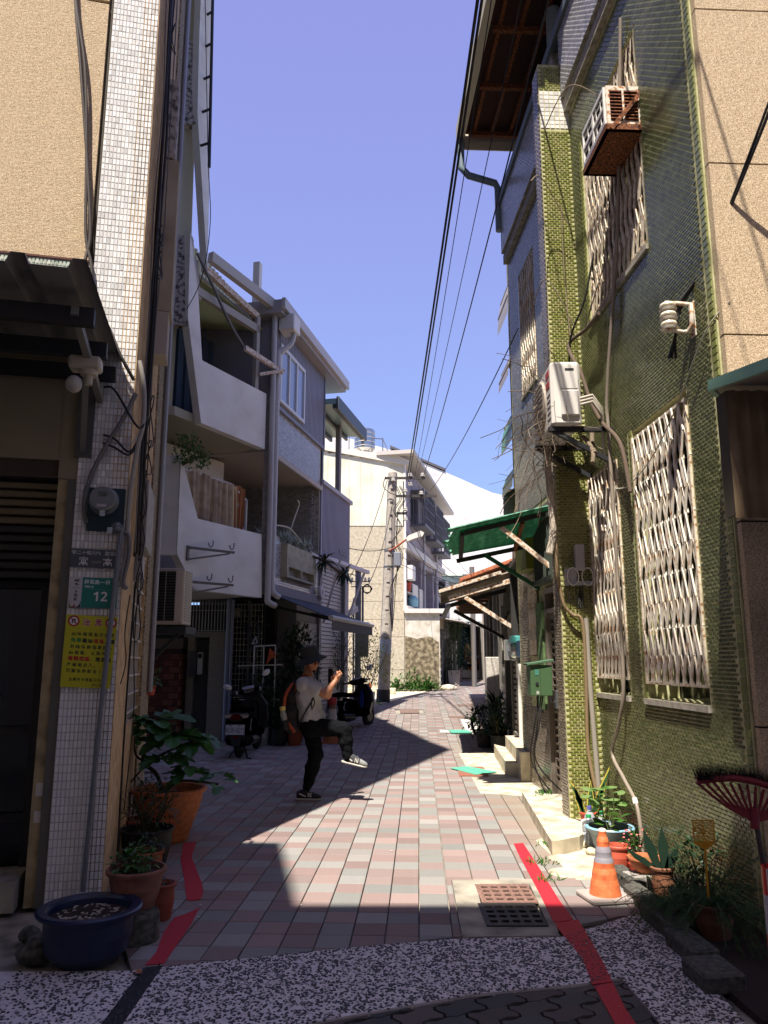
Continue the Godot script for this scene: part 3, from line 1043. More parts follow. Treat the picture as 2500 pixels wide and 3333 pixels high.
	tile_field(o, -3.2, -0.26, 7.5, 8.3, 0.085, 0.058, 0.0262, 0.005, true, [], [Color(0.36, 0.35, 0.37), Color(0.31, 0.31, 0.33)], [])
	var pg := Geo.new()
	pg.bx(-3.25, 2.74, 8.3, 8.42, -0.3, 0.12)
	part(o, "coping", pg, Q("5a6670", 0.6))
	var us := Geo.new()
	us.xf = Transform3D(Basis.IDENTITY, V(0, 0, -0.45))
	us.sheet(-3.2, 0.85, 8.4, 9.55, 0.19, 0.03, 0.004, 0.1)
	us.xf = Transform3D()
	us.bx(-3.2, 0.85, 7.61, 9.545, -6.4, -0.46)
	part(o, "upper_wall", us, Q("8b8a6e", 0.6))
	var ev := Geo.new()
	ev.bx(-3.3, 0.9, 9.55, 9.58, -6.5, 0.6)
	part(o, "eave", ev, Q("3a221b", 0.9), "brown rusted underside of the roof overhang")
	var rf := Geo.new()
	for i in 4:
		rf.bx(-3.3, 0.9, 9.49, 9.548, -0.4 + i * 0.28, -0.35 + i * 0.28)
	for i in 5:
		rf.bx(-3.2 + i * 1.0, -3.14 + i * 1.0, 9.42, 9.488, -0.45, 0.55)
	part(o, "rafters", rf, W.rust)
	var gu := Geo.new()
	gu.bx(-3.32, 0.9, 9.45, 9.68, 0.602, 0.72)
	gu.bx(-3.34, -3.322, 9.3, 9.7, -0.5, 0.72)
	part(o, "gutter", gu, Q("c9c2ab", 0.6))
	var dp := Geo.new()
	dp.tube([V(-3.28, 9.46, 0.66), V(-3.28, 8.95, 0.66), V(-3.28, 8.82, 0.55), V(-3.28, 8.7, 0.14), V(-3.28, 8.6, 0.1), V(-3.28, 7.9, 0.1)], 0.055, 10)
	part(o, "downpipe", dp, Q("6f8290", 0.5))
	var rp := Geo.new()
	rp.tube([V(-0.9, 8.3, -0.15), V(-0.9, 9.5, -0.15)], 0.09, 12)
	rp.tube([V(0.3, 8.3, -0.2), V(0.3, 9.5, -0.2)], 0.05, 12)
	part(o, "roof_pipe", rp, Q("8fa0ad", 0.4))
	var ys := [0.0, 1.13, 2.33, 3.53, 4.74, 5.93, 7.12, 8.3]
	for i in ys.size() - 1:
		var pn := Geo.new()
		pn.bx(2.745, 2.80, ys[i] + 0.006, ys[i + 1] - 0.006, -6.0, -0.012)
		part(o, "panel", pn, W.pebbledash)
	var bk := Geo.new()
	bk.bx(2.70, 2.79, 0.0, 8.3, -6.0, -0.013)
	part(o, "panel_backing", bk, Q("2c2721", 0.9))
	scissor_grille(o, 1.2, 2.24, 1.33, 3.31, 0.005, 9, 10, W.white_iron, W.white_iron2)
	scissor_grille(o, 0.0, 0.82, 1.35, 3.24, 0.002, 8, 10, W.white_iron, W.white_iron2)
	scissor_grille(o, 0.36, 1.77, 4.80, 6.70, -0.02, 13, 9, W.white_iron2, W.white_iron2)
	scissor_grille(o, -2.56, -1.78, 5.02, 6.73, 0.0, 7, 10, W.white_iron, W.white_iron2)
	scissor_grille(o, -2.53, -2.14, 1.58, 2.58, 0.03, 5, 6, W.white_iron, W.white_iron2)
	var st := Q("8d8378", 0.38, 0.55)
	var df := Geo.new()
	for x in [-1.76, -1.10]:
		df.bx(x - 0.03, x + 0.03, 0.02, 2.34, -0.06, 0.03)
	df.bx(-1.73, -1.13, 2.28, 2.34, -0.06, 0.028)
	df.bx(-1.73, -1.13, 2.05, 2.1, -0.06, 0.026)
	var door := part(o, "door", df, st, "grey brown stainless steel door with louvred panels")
	var lf := Geo.new()
	lf.holed(-1.725, -1.135, 0.04, 2.045, -0.045, -0.015, [[-1.70, -1.55, 0.2, 0.98], [-1.45, -1.19, 0.2, 0.98], [-1.70, -1.55, 1.18, 1.98], [-1.45, -1.19, 1.18, 1.98]])
	part(door, "leaf", lf, st)
	var back := Geo.new()
	back.bx(-1.76, -1.1, 0.0, 2.34, -0.24, -0.2)
	part(door, "backing", back, W.black)
	for y0 in [0.2, 1.18]:
		for x in [[-1.70, -1.55], [-1.45, -1.19]]:
			for i in 9:
				var sl := Geo.new()
				sl.box(V((x[0] + x[1]) / 2, y0 + 0.045 + i * 0.087, -0.03), V(x[1] - x[0], 0.03, 0.012), Basis(Vector3.RIGHT, 0.5))
				part(door, "slat", sl, st)
	for y0 in [0.2, 1.18]:
		var mu := Geo.new()
		for i in 6:
			mu.bx(-1.425 + i * 0.042, -1.413 + i * 0.042, y0, y0 + 0.79, -0.034, -0.026)
		part(door, "mullions", mu, st)
	var hd := Geo.new()
	hd.box(V(-1.5, 1.08, 0.0), V(0.07, 0.2, 0.03), Basis.IDENTITY, 0.006)
	hd.tube([V(-1.5, 1.06, 0.02), V(-1.5, 1.06, 0.06), V(-1.5, 1.16, 0.06)], 0.012, 8)
	part(door, "handle", hd, W.steel)
	var bw := Geo.new()
	bw.bx(-2.02, -1.2, 2.4, 2.45, 0.0, 0.09)
	bw.bx(-2.02, -1.2, 3.12, 3.17, 0.0, 0.09)
	for i in 12:
		bw.bx(-2.0 + i * 0.07, -1.985 + i * 0.07, 2.45, 3.12, 0.06, 0.075)
	part(o, "window_bars", bw, Q("3b453c", 0.6))
	var bwb := Geo.new()
	bwb.bx(-2.02, -1.2, 2.45, 3.12, 0.001, 0.02)
	part(o, "window", bwb, W.dark_glass)
	var gb := Geo.new()
	gb.bx(-2.62, -2.05, 2.62, 3.05, 0.003, 0.16)
	part(o, "shutter_box", gb, Q("6a7024", 0.6), "olive green shutter box")
	var gd := Geo.new()
	gd.bx(-2.12, -1.82, 0.95, 2.2, 0.003, 0.05)
	part(o, "board", gd, nmat([[0.0, H("35482c")], [0.5, H("4f6a3e")], [1.0, H("6d8253")]], 0.03, 1.5, 0.8, 0.05, 0, 4, 51, 256), "faded green board")
	var vt := Geo.new()
	vt.bx(-2.4, -2.1, 0.9, 1.08, -0.02, 0.008)
	part(o, "vent", vt, W.black)
	var ds := Geo.new()
	slab(ds, pts([[1.32, 6.43], [1.585, 6.62], [1.95, 7.28], [2.0, 8.5], [1.93, 8.62], [1.5, 8.78]]), 0.0, 0.11)
	solo("doorstep", ds, W.concrete_pale, "long stained concrete doorstep before the louvred steel door", "doorstep")
	var cv := thing("green_canopy", "torn green corrugated canopy on a braced iron frame above the steel door", "canopy")
	var A := P(0.735, 2.98, 8.65)
	var B := P(1.95, 3.26, 8.6)
	var C := P(1.92, 3.0, 9.5)
	var D := P(0.80, 2.80, 9.52)
	var cg := Geo.new()
	var wn := 96
	for i in wn:
		var t0 := float(i) / wn
		var t1 := float(i + 1) / wn
		var z0 := 0.02 * sin(t0 * TAU * 12)
		var z1 := 0.02 * sin(t1 * TAU * 12)
		var e0 := -0.04 * sin(t0 * 9.0) + 0.03 * sin(t0 * 31.0)
		var e1 := -0.04 * sin(t1 * 9.0) + 0.03 * sin(t1 * 31.0)
		var dirx := (A - B).normalized()
		var a0 := A.lerp(D, t0) + V(0, z0, 0) + dirx * e0
		var a1 := A.lerp(D, t1) + V(0, z1, 0) + dirx * e1
		var b0 := B.lerp(C, t0) + V(0, z0, 0)
		var b1 := B.lerp(C, t1) + V(0, z1, 0)
		cg.quad(a0, b0, b1, a1)
	var cm := nmat([[0.0, H("1f5544")], [0.4, H("2f7a5e")], [0.75, H("569a80")], [1.0, H("a5c4b4")]], 0.015, 1.2, 0.5, 0.0, 0, 5, 52)
	cm.backlight_enabled = true
	cm.backlight = H("4a8f70")
	part(cv, "sheet", cg, cm)
	var ir := Q("2b2a26", 0.8)
	var cf := Geo.new()
	cf.bar(P(0.9, 2.94, 8.72), P(0.95, 2.76, 9.46), 0.05, 0.05)
	part(cv, "beam", cf, ir)
	cf = Geo.new()
	cf.bar(P(0.93, 2.95, 8.74), P(1.95, 3.19, 8.68), 0.05, 0.05)
	part(cv, "beam", cf, ir)
	cf = Geo.new()
	cf.bar(P(0.9, 2.72, 9.46), P(1.92, 2.93, 9.44), 0.05, 0.05)
	part(cv, "beam", cf, ir)
	cf = Geo.new()
	cf.bar(P(1.6, 3.08, 8.74), P(1.62, 2.86, 9.44), 0.04, 0.05)
	part(cv, "beam", cf, W.rust)
	cf = Geo.new()
	cf.bar(P(1.35, 3.02, 8.74), P(1.96, 2.5, 8.70), 0.05, 0.05)
	part(cv, "brace", cf, W.rusty_white, "rusty white diagonal brace")
	cf = Geo.new()
	cf.bar(P(1.25, 2.79, 9.44), P(1.93, 2.36, 9.42), 0.045, 0.045)
	part(cv, "brace", cf, Q("1e5a3c", 0.7), "green diagonal brace")
	var fc := thing("corrugated_canopy", "brown corrugated street front canopy with a pale green edge at right", "canopy")
	var rg2 := Geo.new()
	rg2.xf = Transform3D(Basis(V(1, 0, 0), V(0, 0.2, -0.98), V(0, 0.98, 0.2)), P(0, 3.02, 4.15))
	rg2.prism(pts([[1.86, 0.0], [2.12, 0.44], [4.2, 0.44], [4.2, -1.7], [1.86, -1.7]]), 0.0, 0.03)
	part(fc, "roof", rg2, Q("7f7a6e", 0.6))
	rg2 = Geo.new()
	rg2.xf = Transform3D(Basis(V(1, 0, 0), V(0, 0.2, -0.98), V(0, 0.98, 0.2)), P(0, 3.02, 4.15))
	rg2.prism(pts([[1.845, 0.02], [2.1, 0.45], [2.12, 0.42], [1.87, 0.0], [1.87, -1.7], [1.845, -1.7]]), -0.01, 0.05)
	part(fc, "edge_cap", rg2, Q("7fae98", 0.6))
	var sk := Geo.new()
	sk.xf = Transform3D(Basis.IDENTITY, P(1.9, 0, 4.08))
	sk.sheet(0.0, 2.2, 2.26, 2.98, 0.075, 0.018)
	part(fc, "skirt", sk, nmat([[0.0, H("4a3d2c")], [0.5, H("6f5d44")], [1.0, H("8d7a5e")]], 0.01, 0.8, 0.8, 0.0, 0, 5, 53, 256))
	var sd := Geo.new()
	sd.bx(1.9, 1.915, 2.28, 2.98, -4.2, -4.08)
	part(fc, "side", sd, Q("3e372b", 0.8))
	build_wall_units(o)
func build_wall_units(_o: Node3D) -> void:
	var white := Q("d9d6cf", 0.45)
	var a := thing("window_air_conditioner", "rusty old white window air conditioner high on the green wall", "air conditioner", P(2.09, 5.72, 5.82), turn_of(0.048, -1))
	var b := Geo.new()
	b.holed(-0.3, 0.3, 0.06, 0.43, 0.0, 0.3, [[-0.27, 0.27, 0.1, 0.39]])
	b = Geo.new()
	b.bx(-0.3, 0.28, 0.05, 0.42, -0.1, 0.29)
	part(a, "case", b, W.rusty_white)
	b = Geo.new()
	b.holed(-0.29, 0.27, 0.06, 0.41, 0.292, 0.31, [[-0.27, -0.02, 0.09, 0.22], [0.0, 0.25, 0.09, 0.22], [-0.27, -0.02, 0.24, 0.38], [0.0, 0.25, 0.24, 0.38]])
	for i in 5:
		b.bx(-0.27 + i * 0.11, -0.262 + i * 0.11, 0.09, 0.38, 0.294, 0.304)
	for i in 4:
		b.bx(-0.27, 0.25, 0.12 + i * 0.07, 0.126 + i * 0.07, 0.294, 0.303)
	part(a, "front_grid", b, white)
	b = Geo.new()
	b.bx(-0.28, 0.26, 0.07, 0.4, 0.2905, 0.2915)
	part(a, "coil", b, W.black)
	b = Geo.new()
	for z in [[0.03, 0.14], [0.16, 0.26]]:
		b.bx(0.2805, 0.2815, 0.1, 0.38, z[0], z[1])
	part(a, "side_opening", b, W.black)
	var lv := Geo.new()
	for z in [[0.03, 0.14], [0.16, 0.26]]:
		for i in 9:
			lv.box(V(0.285, 0.115 + i * 0.031, (z[0] + z[1]) / 2), V(0.01, 0.012, z[1] - z[0]), Basis(V(0, 0, 1), 0.5))
	part(a, "side_louvres", lv, W.rust)
	b = Geo.new()
	b.bx(-0.31, 0.3, 0.0, 0.012, -0.08, 0.31)
	b.bx(0.27, 0.305, 0.0, 0.05, -0.08, 0.31)
	b.bx(-0.31, -0.28, 0.0, 0.05, -0.08, 0.31)
	b.bx(-0.31, 0.3, 0.0, 0.05, 0.28, 0.315)
	part(a, "tray", b, W.rust)
	b = Geo.new()
	b.bar(V(0.31, 0.0, 0.27), V(0.31, 0.42, -0.05), 0.035, 0.008, V(1, 0, 0))
	part(a, "brace", b, W.rust)
	var m := thing("outdoor_air_conditioner", "clean white outdoor air conditioner with red labels hung before the green pillar", "air conditioner", P(1.765, 3.54, 6.55), 0.0)
	b = Geo.new()
	b.bx(-0.27, 0.0, 0.02, 0.62, -0.75, 0.0, 0.025)
	part(m, "case", b, white)
	b = Geo.new()
	b.bx(-0.19, -0.03, 0.1, 0.34, 0.0, 0.03, 0.012)
	b.bx(-0.18, -0.03, 0.36, 0.58, 0.0, 0.006, 0.003)
	part(m, "valve_cover", b, Q("cfccc6", 0.5))
	b = Geo.new()
	b.bx(-0.14, -0.06, 0.53, 0.55, 0.002, 0.009)
	part(m, "grip", b, W.dark_steel)
	b = Geo.new()
	b.xf = Transform3D(Basis(V(0, 0, 1), PI / 2), V(-0.27, 0.32, -0.46))
	b.lathe([Vector2(0.26, 0.0), Vector2(0.25, 0.02), Vector2(0.235, 0.025), Vector2(0.0, 0.03)], 28)
	part(m, "fan_guard", b, Q("a09588", 0.6))
	b = Geo.new()
	for i in 9:
		b.bx(-0.305, -0.3, 0.32 - 0.22 + i * 0.055, 0.325 - 0.22 + i * 0.055, -0.68, -0.24)
	part(m, "guard_bars", b, Q("6e655b", 0.6))
	b = Geo.new()
	b.bx(-0.274, -0.2705, 0.50, 0.56, -0.19, -0.06)
	b.bx(-0.274, -0.2705, 0.40, 0.46, -0.19, -0.06)
	part(m, "label", b, Q("a83a36", 0.6), "red label")
	b = Geo.new()
	for i in 5:
		b.bx(-0.273, -0.2704, 0.1 + i * 0.055, 0.11 + i * 0.055, -0.17, -0.05)
	part(m, "vents", b, W.dark_steel)
	b = Geo.new()
	b.bx(-0.29, 0.02, -0.02, 0.02, -0.72, -0.66)
	b.bx(-0.29, 0.02, -0.02, 0.02, -0.1, -0.04)
	for z in [-0.69, -0.07]:
		b.bar(V(-0.27, 0.0, z), V(0.26, -0.3, z), 0.04, 0.04)
		b.bx(0.0, 0.27, -0.02, 0.02, z - 0.03, z + 0.03)
	part(m, "bracket", b, W.dark_steel)
	b = Geo.new()
	for i in 3:
		b.tube([V(-0.02, 0.2 + i * 0.03, 0.02), V(0.08, 0.22 + i * 0.03, 0.05), V(0.18, 0.12 + i * 0.03, -0.02), V(0.2, -0.1, -0.1), V(0.25, -0.3, -0.2)], 0.014, 8)
	part(m, "hose", b, Q("b9b2a5", 0.7))
	var k := thing("insulator_bracket", "white cable bracket with stacked porcelain insulators near the house corner", "insulator", P(2.12, 3.8, 4.93), turn_of(0.048, -1))
	b = Geo.new()
	b.tube([V(0.0, -0.08, 0.0), V(0.02, -0.1, 0.09), V(0.02, -0.08, 0.19), V(0.0, 0.1, 0.19)], 0.016, 8)
	b.tube([V(0.02, -0.1, 0.05), V(0.07, -0.06, 0.04), V(0.07, 0.08, 0.04), V(0.0, 0.12, 0.1), V(0.0, 0.12, 0.19)], 0.016, 8)
	b.bx(-0.03, 0.05, -0.13, 0.12, 0.0, 0.012)
	part(k, "bracket", b, W.rusty_white)
	b = Geo.new()
	for i in 3:
		b.lathe([Vector2(0.02, 0.0), Vector2(0.055, 0.005), Vector2(0.06, 0.02), Vector2(0.03, 0.028), Vector2(0.03, 0.036), Vector2(0.055, 0.042), Vector2(0.05, 0.056), Vector2(0.0, 0.058)], 20, V(0.0, -0.08 + i * 0.068, 0.17))
	part(k, "insulator", b, Q("d6cfc0", 0.25))
	var wb := thing("wiring_box", "grey wiring box with looped white cables on the green pillar", "junction box", P(1.86, 2.35, 7.33))
	b = Geo.new()
	b.bx(-0.04, 0.05, 0.0, 0.25, 0.0, 0.07, 0.008)
	b.bx(-0.14, -0.03, -0.12, 0.02, 0.0, 0.04)
	b.bx(-0.14, 0.13, -0.14, -0.1, 0.0, 0.05)
	part(wb, "box", b, Q("a7a7ab", 0.5))
	b = Geo.new()
	for s in [-1, 1]:
		var loop := []
		for i in 13:
			var t := TAU * i / 12.0
			loop.append(V(0.0 + s * 0.07 + 0.055 * cos(t), -0.06 + 0.085 * sin(t), 0.06))
		b.tube(loop, 0.006, 6)
	part(wb, "loop", b, Q("d8d5cf", 0.6))
	b = Geo.new()
	for s in 4:
		b.tube([V(-0.1 + s * 0.06, -0.12, 0.04), V(-0.12 + s * 0.07, -0.3, 0.06), V(-0.03 + s * 0.02, -0.36, 0.05), V(0.0, -0.15, 0.03)], 0.005, 6)
	part(wb, "wire", b, W.cable)
func quad2(g: Geo, a: Vector3, b: Vector3, c: Vector3, d: Vector3, th := 0.012) -> void:
	var n := (b - a).cross(c - a).normalized() * th
	g.quad(a, b, c, d)
	g.quad(d - n, c - n, b - n, a - n)
	var q := [a, b, c, d]
	for i in 4:
		var k := (i + 1) % 4
		g.quad(q[i] - n, q[k] - n, q[k], q[i])
func wavy(g: Geo, a: Vector3, b: Vector3, c: Vector3, d: Vector3, waves: int, amp: float, per := 6) -> void:
	var n := (b - a).cross(c - a).normalized()
	var cnt := waves * per
	for i in cnt:
		var t0 := float(i) / cnt
		var t1 := float(i + 1) / cnt
		var o0 := n * amp * sin(t0 * TAU * waves)
		var o1 := n * amp * sin(t1 * TAU * waves)
		var p := [a.lerp(d, t0) + o0, b.lerp(c, t0) + o0, b.lerp(c, t1) + o1, a.lerp(d, t1) + o1]
		g.quad(p[0], p[1], p[2], p[3])
		g.quad(p[3] - n * 0.004, p[2] - n * 0.004, p[1] - n * 0.004, p[0] - n * 0.004)
func build_right_row() -> void:
	var o := thing("grey_brick_house", "old low grey brick house with a wooden gate behind the blue box", "building", P(1.95, 0, 10.4), turn_of(-0.078, -1))
	var g := Geo.new()
	g.holed(-5.75, -0.12, 0.0, 2.95, -0.22, 0.0, [[-3.12, -1.38, 0.36, 2.3], [-5.2, -3.7, 1.45, 2.6]])
	part(o, "wall", g, W.grout_grey)
	pbx(o, "inner_wall", [-5.75, -0.2, 0.0, 3.4, -5.0, -0.6], Q("2c2a27", 0.9))
	var bricks := [Color(0.22, 0.21, 0.205), Color(0.26, 0.245, 0.235), Color(0.18, 0.175, 0.17)]
	tile_field(o, -1.36, -0.14, 0.0, 2.9, 0.0, 0.22, 0.075, 0.008, true, [], bricks, [-1.36, -0.14, 0.3, 2.7])
	tile_field(o, -5.6, -3.55, 0.0, 1.42, 0.0, 0.2, 0.1, 0.008, false, [], [Color(0.50, 0.47, 0.43), Color(0.58, 0.55, 0.5), Color(0.44, 0.42, 0.39)], [-5.6, -3.55, 0.4, 1.42])
	g = Geo.new()
	g.bx(-3.1, -3.02, 0.36, 1.6, -0.05, 0.0)
	g.bx(-1.48, -1.4, 0.36, 1.6, -0.05, 0.0)
	g.bx(-2.29, -2.21, 0.36, 1.6, -0.05, 0.0)
	var gate := part(o, "gate", g, Q("57504a", 0.7), "weathered slatted gate")
	for i in 13:
		for x in [[-3.02, -2.29], [-2.21, -1.48]]:
			var s := Geo.new()
			s.bx(x[0], x[1], 0.4 + i * 0.093, 0.455 + i * 0.093, -0.045, -0.02)
			part(gate, "slat", s, mat(H("6d665f") if i % 2 else H("5f5852"), 0.75))
	pbx(o, "porch_back", [-3.12, -1.38, 0.36, 2.3, -0.5, -0.3], W.black)
	pbx(o, "gate_post", [-3.48, -3.3, 0.36, 1.66, 0.002, 0.09], W.dark_steel)
	pbx(o, "column", [-1.72, -1.58, 1.5, 3.05, 0.003, 0.1], Q("2b2a29", 0.8))
	g = Geo.new()
	g.bx(-3.1, -1.76, 1.7, 1.74, -0.09, -0.03)
	g.bx(-3.1, -1.76, 2.26, 2.3, -0.09, -0.03)
	var lat := part(o, "lattice_window", g, Q("4b4037", 0.8))
	for i in 10:
		pbx(lat, "slat", [-3.08 + i * 0.14, -3.05 + i * 0.14, 1.74, 2.26, -0.08, -0.04], Q("4b4037", 0.8))
	for i in 4:
		pbx(lat, "slat", [-3.1, -1.76, 1.82 + i * 0.12, 1.84 + i * 0.12, -0.075, -0.03], Q("5b4f45", 0.8))
	g = Geo.new()
	var tw := 24
	for i in tw:
		for j in 6:
			var f := func(a: float, b: float) -> Vector3:
				return V(-3.7 + a * 1.9, 2.85 - b * (0.75 - 0.25 * a), 0.04 + 0.03 * sin(a * 26) * b + 0.05 * b)
			var a0 := float(i) / tw
			var a1 := float(i + 1) / tw
			var b0 := j / 6.0
			var b1 := (j + 1) / 6.0
			g.quad((f as Callable).call(a0, b1), (f as Callable).call(a1, b1), (f as Callable).call(a1, b0), (f as Callable).call(a0, b0))
	solo("tarpaulin", g, nmat([[0.0, H("2b2a27")], [0.6, H("57534c")], [1.0, H("77736a")]], 0.02, 1.2, 0.8, 0.0, 0, 5, 61, 256), "grey creased tarpaulin hung under the rusty awning", "tarpaulin", P(1.95, 0, 10.4), turn_of(-0.078, -1))
	for i in 13:
		pbx(o, "board", [-0.35 - i * 0.42, 0.0 - i * 0.42, 2.97, 3.75 + 0.15 * sin(i * 2.1), -0.32 + 0.02 * (i % 3), -0.28 + 0.02 * (i % 3)], W.board)
	pbx(o, "roof_edge", [-5.8, 0.0, 2.9, 2.96, -0.6, 0.12], Q("3a3632", 0.8))
	g = Geo.new()
	g.tube([P(2.0, 1.46, 11.62), P(1.985, 1.44, 11.5), P(1.98, 1.3, 11.46), P(1.955, 0.36, 11.36)], 0.032, 10)
	solo("standpipe", g, Q("cfcac2", 0.45), "white plastic pipe running down beside the slatted gate", "pipe")
	g = Geo.new()
	g.prism(pts([[-0.1, 0.08], [0.0, 0.0], [0.1, -0.02], [0.1, 0.31], [-0.1, 0.29]]), -0.26, 0.0)
	var bb := solo("meter_box", g, Q("3f6d96", 0.5), "blue steel meter box on the wall before the slatted gate", "meter box", P(2.0, 1.5, 10.92))
	g = Geo.new()
	g.tube([V(0.06, 0.08, 0.0), V(0.06, 0.08, 0.012)], 0.018, 10)
	g.bx(0.05, 0.07, 0.1, 0.16, 0.0, 0.006)
	part(bb, "latch", g, W.dark_steel)
	g = Geo.new()
	g.bx(-0.12, 0.12, 0.0, 0.1, -0.2, 0.0, 0.01)
	solo("meter_box", g, Q("4fa3a0", 0.5), "small teal box just above and behind the blue meter box", "meter box", P(1.98, 1.77, 11.35))
	g = Geo.new()
	g.bx(-0.2, 0.1, 0.0, 0.3, -0.15, 0.0, 0.01)
	g.ball(V(-0.05, 0.15, 0.02), V(0.12, 0.13, 0.08))
	solo("electric_meter", g, Q("b9bcbd", 0.2, 0.7), "shiny silver electric meter beside the blue meter box", "electric meter", P(2.0, 1.52, 11.6))
	g = Geo.new()
	slab(g, pts([[1.63, 10.75], [1.79, 10.6], [1.93, 12.5], [1.79, 13.0]]), 0.0, 0.18)
	var stp := solo("stone_steps", g, W.concrete_pale, "two worn concrete steps below the slatted gate", "steps")
	g = Geo.new()
	slab(g, pts([[1.745, 10.25], [2.02, 10.2], [2.22, 12.5], [1.9, 12.5]]), 0.0, 0.36)
	part(stp, "upper_step", g, W.concrete_pale)
	var aw := thing("rusty_awning", "bent corrugated awning on rusty white beams over the slatted gate", "awning")
	g = Geo.new()
	wavy(g, P(0.88, 2.55, 12.15), P(2.12, 2.93, 12.15), P(2.33, 2.93, 15.0), P(1.1, 2.6, 15.0), 22, 0.02)
	part(aw, "sheet", g, nmat([[0.0, H("4a423a")], [0.5, H("7c7163")], [1.0, H("a39782")]], 0.02, 1.0, 0.7, 0.0, 0, 5, 63, 256))
	g = Geo.new()
	g.bar(P(0.86, 2.58, 12.12), P(1.85, 2.885, 12.12), 0.06, 0.05)
	part(aw, "edge_strip", g, W.rusty_white)
	for k in [[1.02, 2.48, 12.2, 2.12, 2.79, 12.2, 0.075, "rusty"], [1.14, 2.46, 13.6, 2.2, 2.75, 13.6, 0.07, "dark"], [1.02, 2.36, 12.2, 1.14, 2.34, 14.9, 0.06, "dark"]]:
		g = Geo.new()
		g.bar(P(k[0], k[1], k[2]), P(k[3], k[4], k[5]), k[6], k[6])
		part(aw, "beam", g, W.rusty_white if k[7] == "rusty" else W.dark_steel)
	g = Geo.new()
	g.bar(P(1.28, 2.5, 12.2), P(2.08, 1.98, 12.15), 0.06, 0.06)
	part(aw, "brace", g, W.rusty_white)
	g = Geo.new()
	g.bar(P(1.35, 2.46, 14.9), P(2.3, 1.95, 15.0), 0.06, 0.06)
	part(aw, "brace", g, W.dark_steel)
	g = Geo.new()
	g.bx(2.06, 2.32, 0.0, 1.59, -16.0, -15.8, 0.015)
	solo("garden_wall", g, nmat([[0.0, H("a9a49c")], [0.5, H("c4bfb6")], [1.0, H("d6d2ca")]], 0.05, 1.2, 0.9, 0.2, 0, 4, 64, 256), "pale rendered end of a garden wall behind the dark potted plants", "wall")
	var r := thing("dark_house", "dark narrow timber house with grey posts beyond the pale garden wall", "building", P(2.4, 0, 16.2), turn_of(-0.085, -1))
	pbx(r, "wall", [-9.0, 0.0, 0.0, 3.3, -3.0, -0.3], Q("3d3b38", 0.9))
	for i in 5:
		pbx(r, "post", [-0.3 - i * 1.7, -0.12 - i * 1.7, 0.0, 3.1, -0.28, 0.02], mat([H("6a6763"), H("8b8d91"), H("4c4a47")][i % 3], 0.7))
	for i in 4:
		g = Geo.new()
		g.holed(-1.75 - i * 1.7, -0.35 - i * 1.7, 1.1, 2.7, -0.27, -0.2, [[-1.65 - i * 1.7, -1.08 - i * 1.7, 1.2, 2.6], [-1.02 - i * 1.7, -0.45 - i * 1.7, 1.2, 2.6]])
		var wn := part(r, "window", g, Q("5a5853", 0.7))
		pbx(wn, "pane", [-1.7 - i * 1.7, -0.4 - i * 1.7, 1.15, 2.65, -0.25, -0.24], W.dark_glass)
	g = Geo.new()
	wavy(g, V(-9.2, 3.15, 0.75), V(0.3, 3.15, 0.75), V(0.3, 4.0, -1.6), V(-9.2, 4.0, -1.6), 2, 0.0)
	for i in 24:
		g.xf = Transform3D(Basis.IDENTITY, V(-9.1 + i * 0.39, 0, 0))
		g.tube([V(0, 3.17, 0.78), V(0, 4.03, -1.6)], 0.09, 7)
	g.xf = Transform3D()
	part(r, "tile_roof", g, nmat([[0.0, H("5a3524")], [0.5, H("8a4e30")], [1.0, H("b06a40")]], 0.03, 1.0, 0.85, 0.0, 0, 4, 65, 256))
	for i in 8:
		pbx(r, "rafter", [-9.0 + i * 1.2, -8.93 + i * 1.2, 3.02, 3.1, -0.25, 0.8], Q("5e4632", 0.85))
	var u := thing("grey_upper_house", "tall grey house with curved plastic window awnings beyond the green house", "building", P(2.35, 0, 12.6), turn_of(0.02, -1))
	pbx(u, "wall", [-0.9, 0.4, 4.3, 8.9, -4.0, 0.0], W.grout_grey)
	var k2 := 0
	for k in [[-0.2, 7.35, 0.95, H("b5ab98")], [-0.3, 6.3, 0.55, H("a89d8c")], [-0.2, 5.1, 0.75, H("5fa37c")], [-0.25, 4.35, 0.5, H("4c8d6a")]]:
		g = Geo.new()
		for i in 8:
			var f := func(t: float) -> Vector3:
				return V(0, k[1] + k[2] * cos(t * PI / 2 * 0.95) - 0.05, 0.24 * sin(t * PI / 2))
			var p0: Vector3 = (f as Callable).call(i / 8.0)
			var p1: Vector3 = (f as Callable).call((i + 1) / 8.0)
			g.quad(p1 + V(k[0] - 0.5, 0, 0), p1 + V(k[0] + 0.5, 0, 0), p0 + V(k[0] + 0.5, 0, 0), p0 + V(k[0] - 0.5, 0, 0))
			if i % 2 == 0:
				g.bx(k[0] - 0.5, k[0] + 0.5, p0.y - 0.015, p0.y + 0.012, p0.z, p0.z + 0.012)
		var pm := mat(k[3], 0.35)
		part(u, "window_awning", g, pm, ["grey upper window awning", "second grey window awning", "green window awning", "lower green window awning"][k2])
		k2 += 1
	g = Geo.new()
	g.lathe([Vector2(0.17, 0.0), Vector2(0.17, 0.3), Vector2(0.15, 0.4), Vector2(0.1, 0.46), Vector2(0.0, 0.48)], 24)
	for i in 4:
		g.lathe([Vector2(0.172, 0.06 + i * 0.08), Vector2(0.18, 0.068 + i * 0.08), Vector2(0.172, 0.076 + i * 0.08)], 24)
	solo("roof_tank", g, Q("7f947c", 0.4), "pale green ribbed dome tank above the green canopy", "tank", P(2.26, 4.0, 13.2))
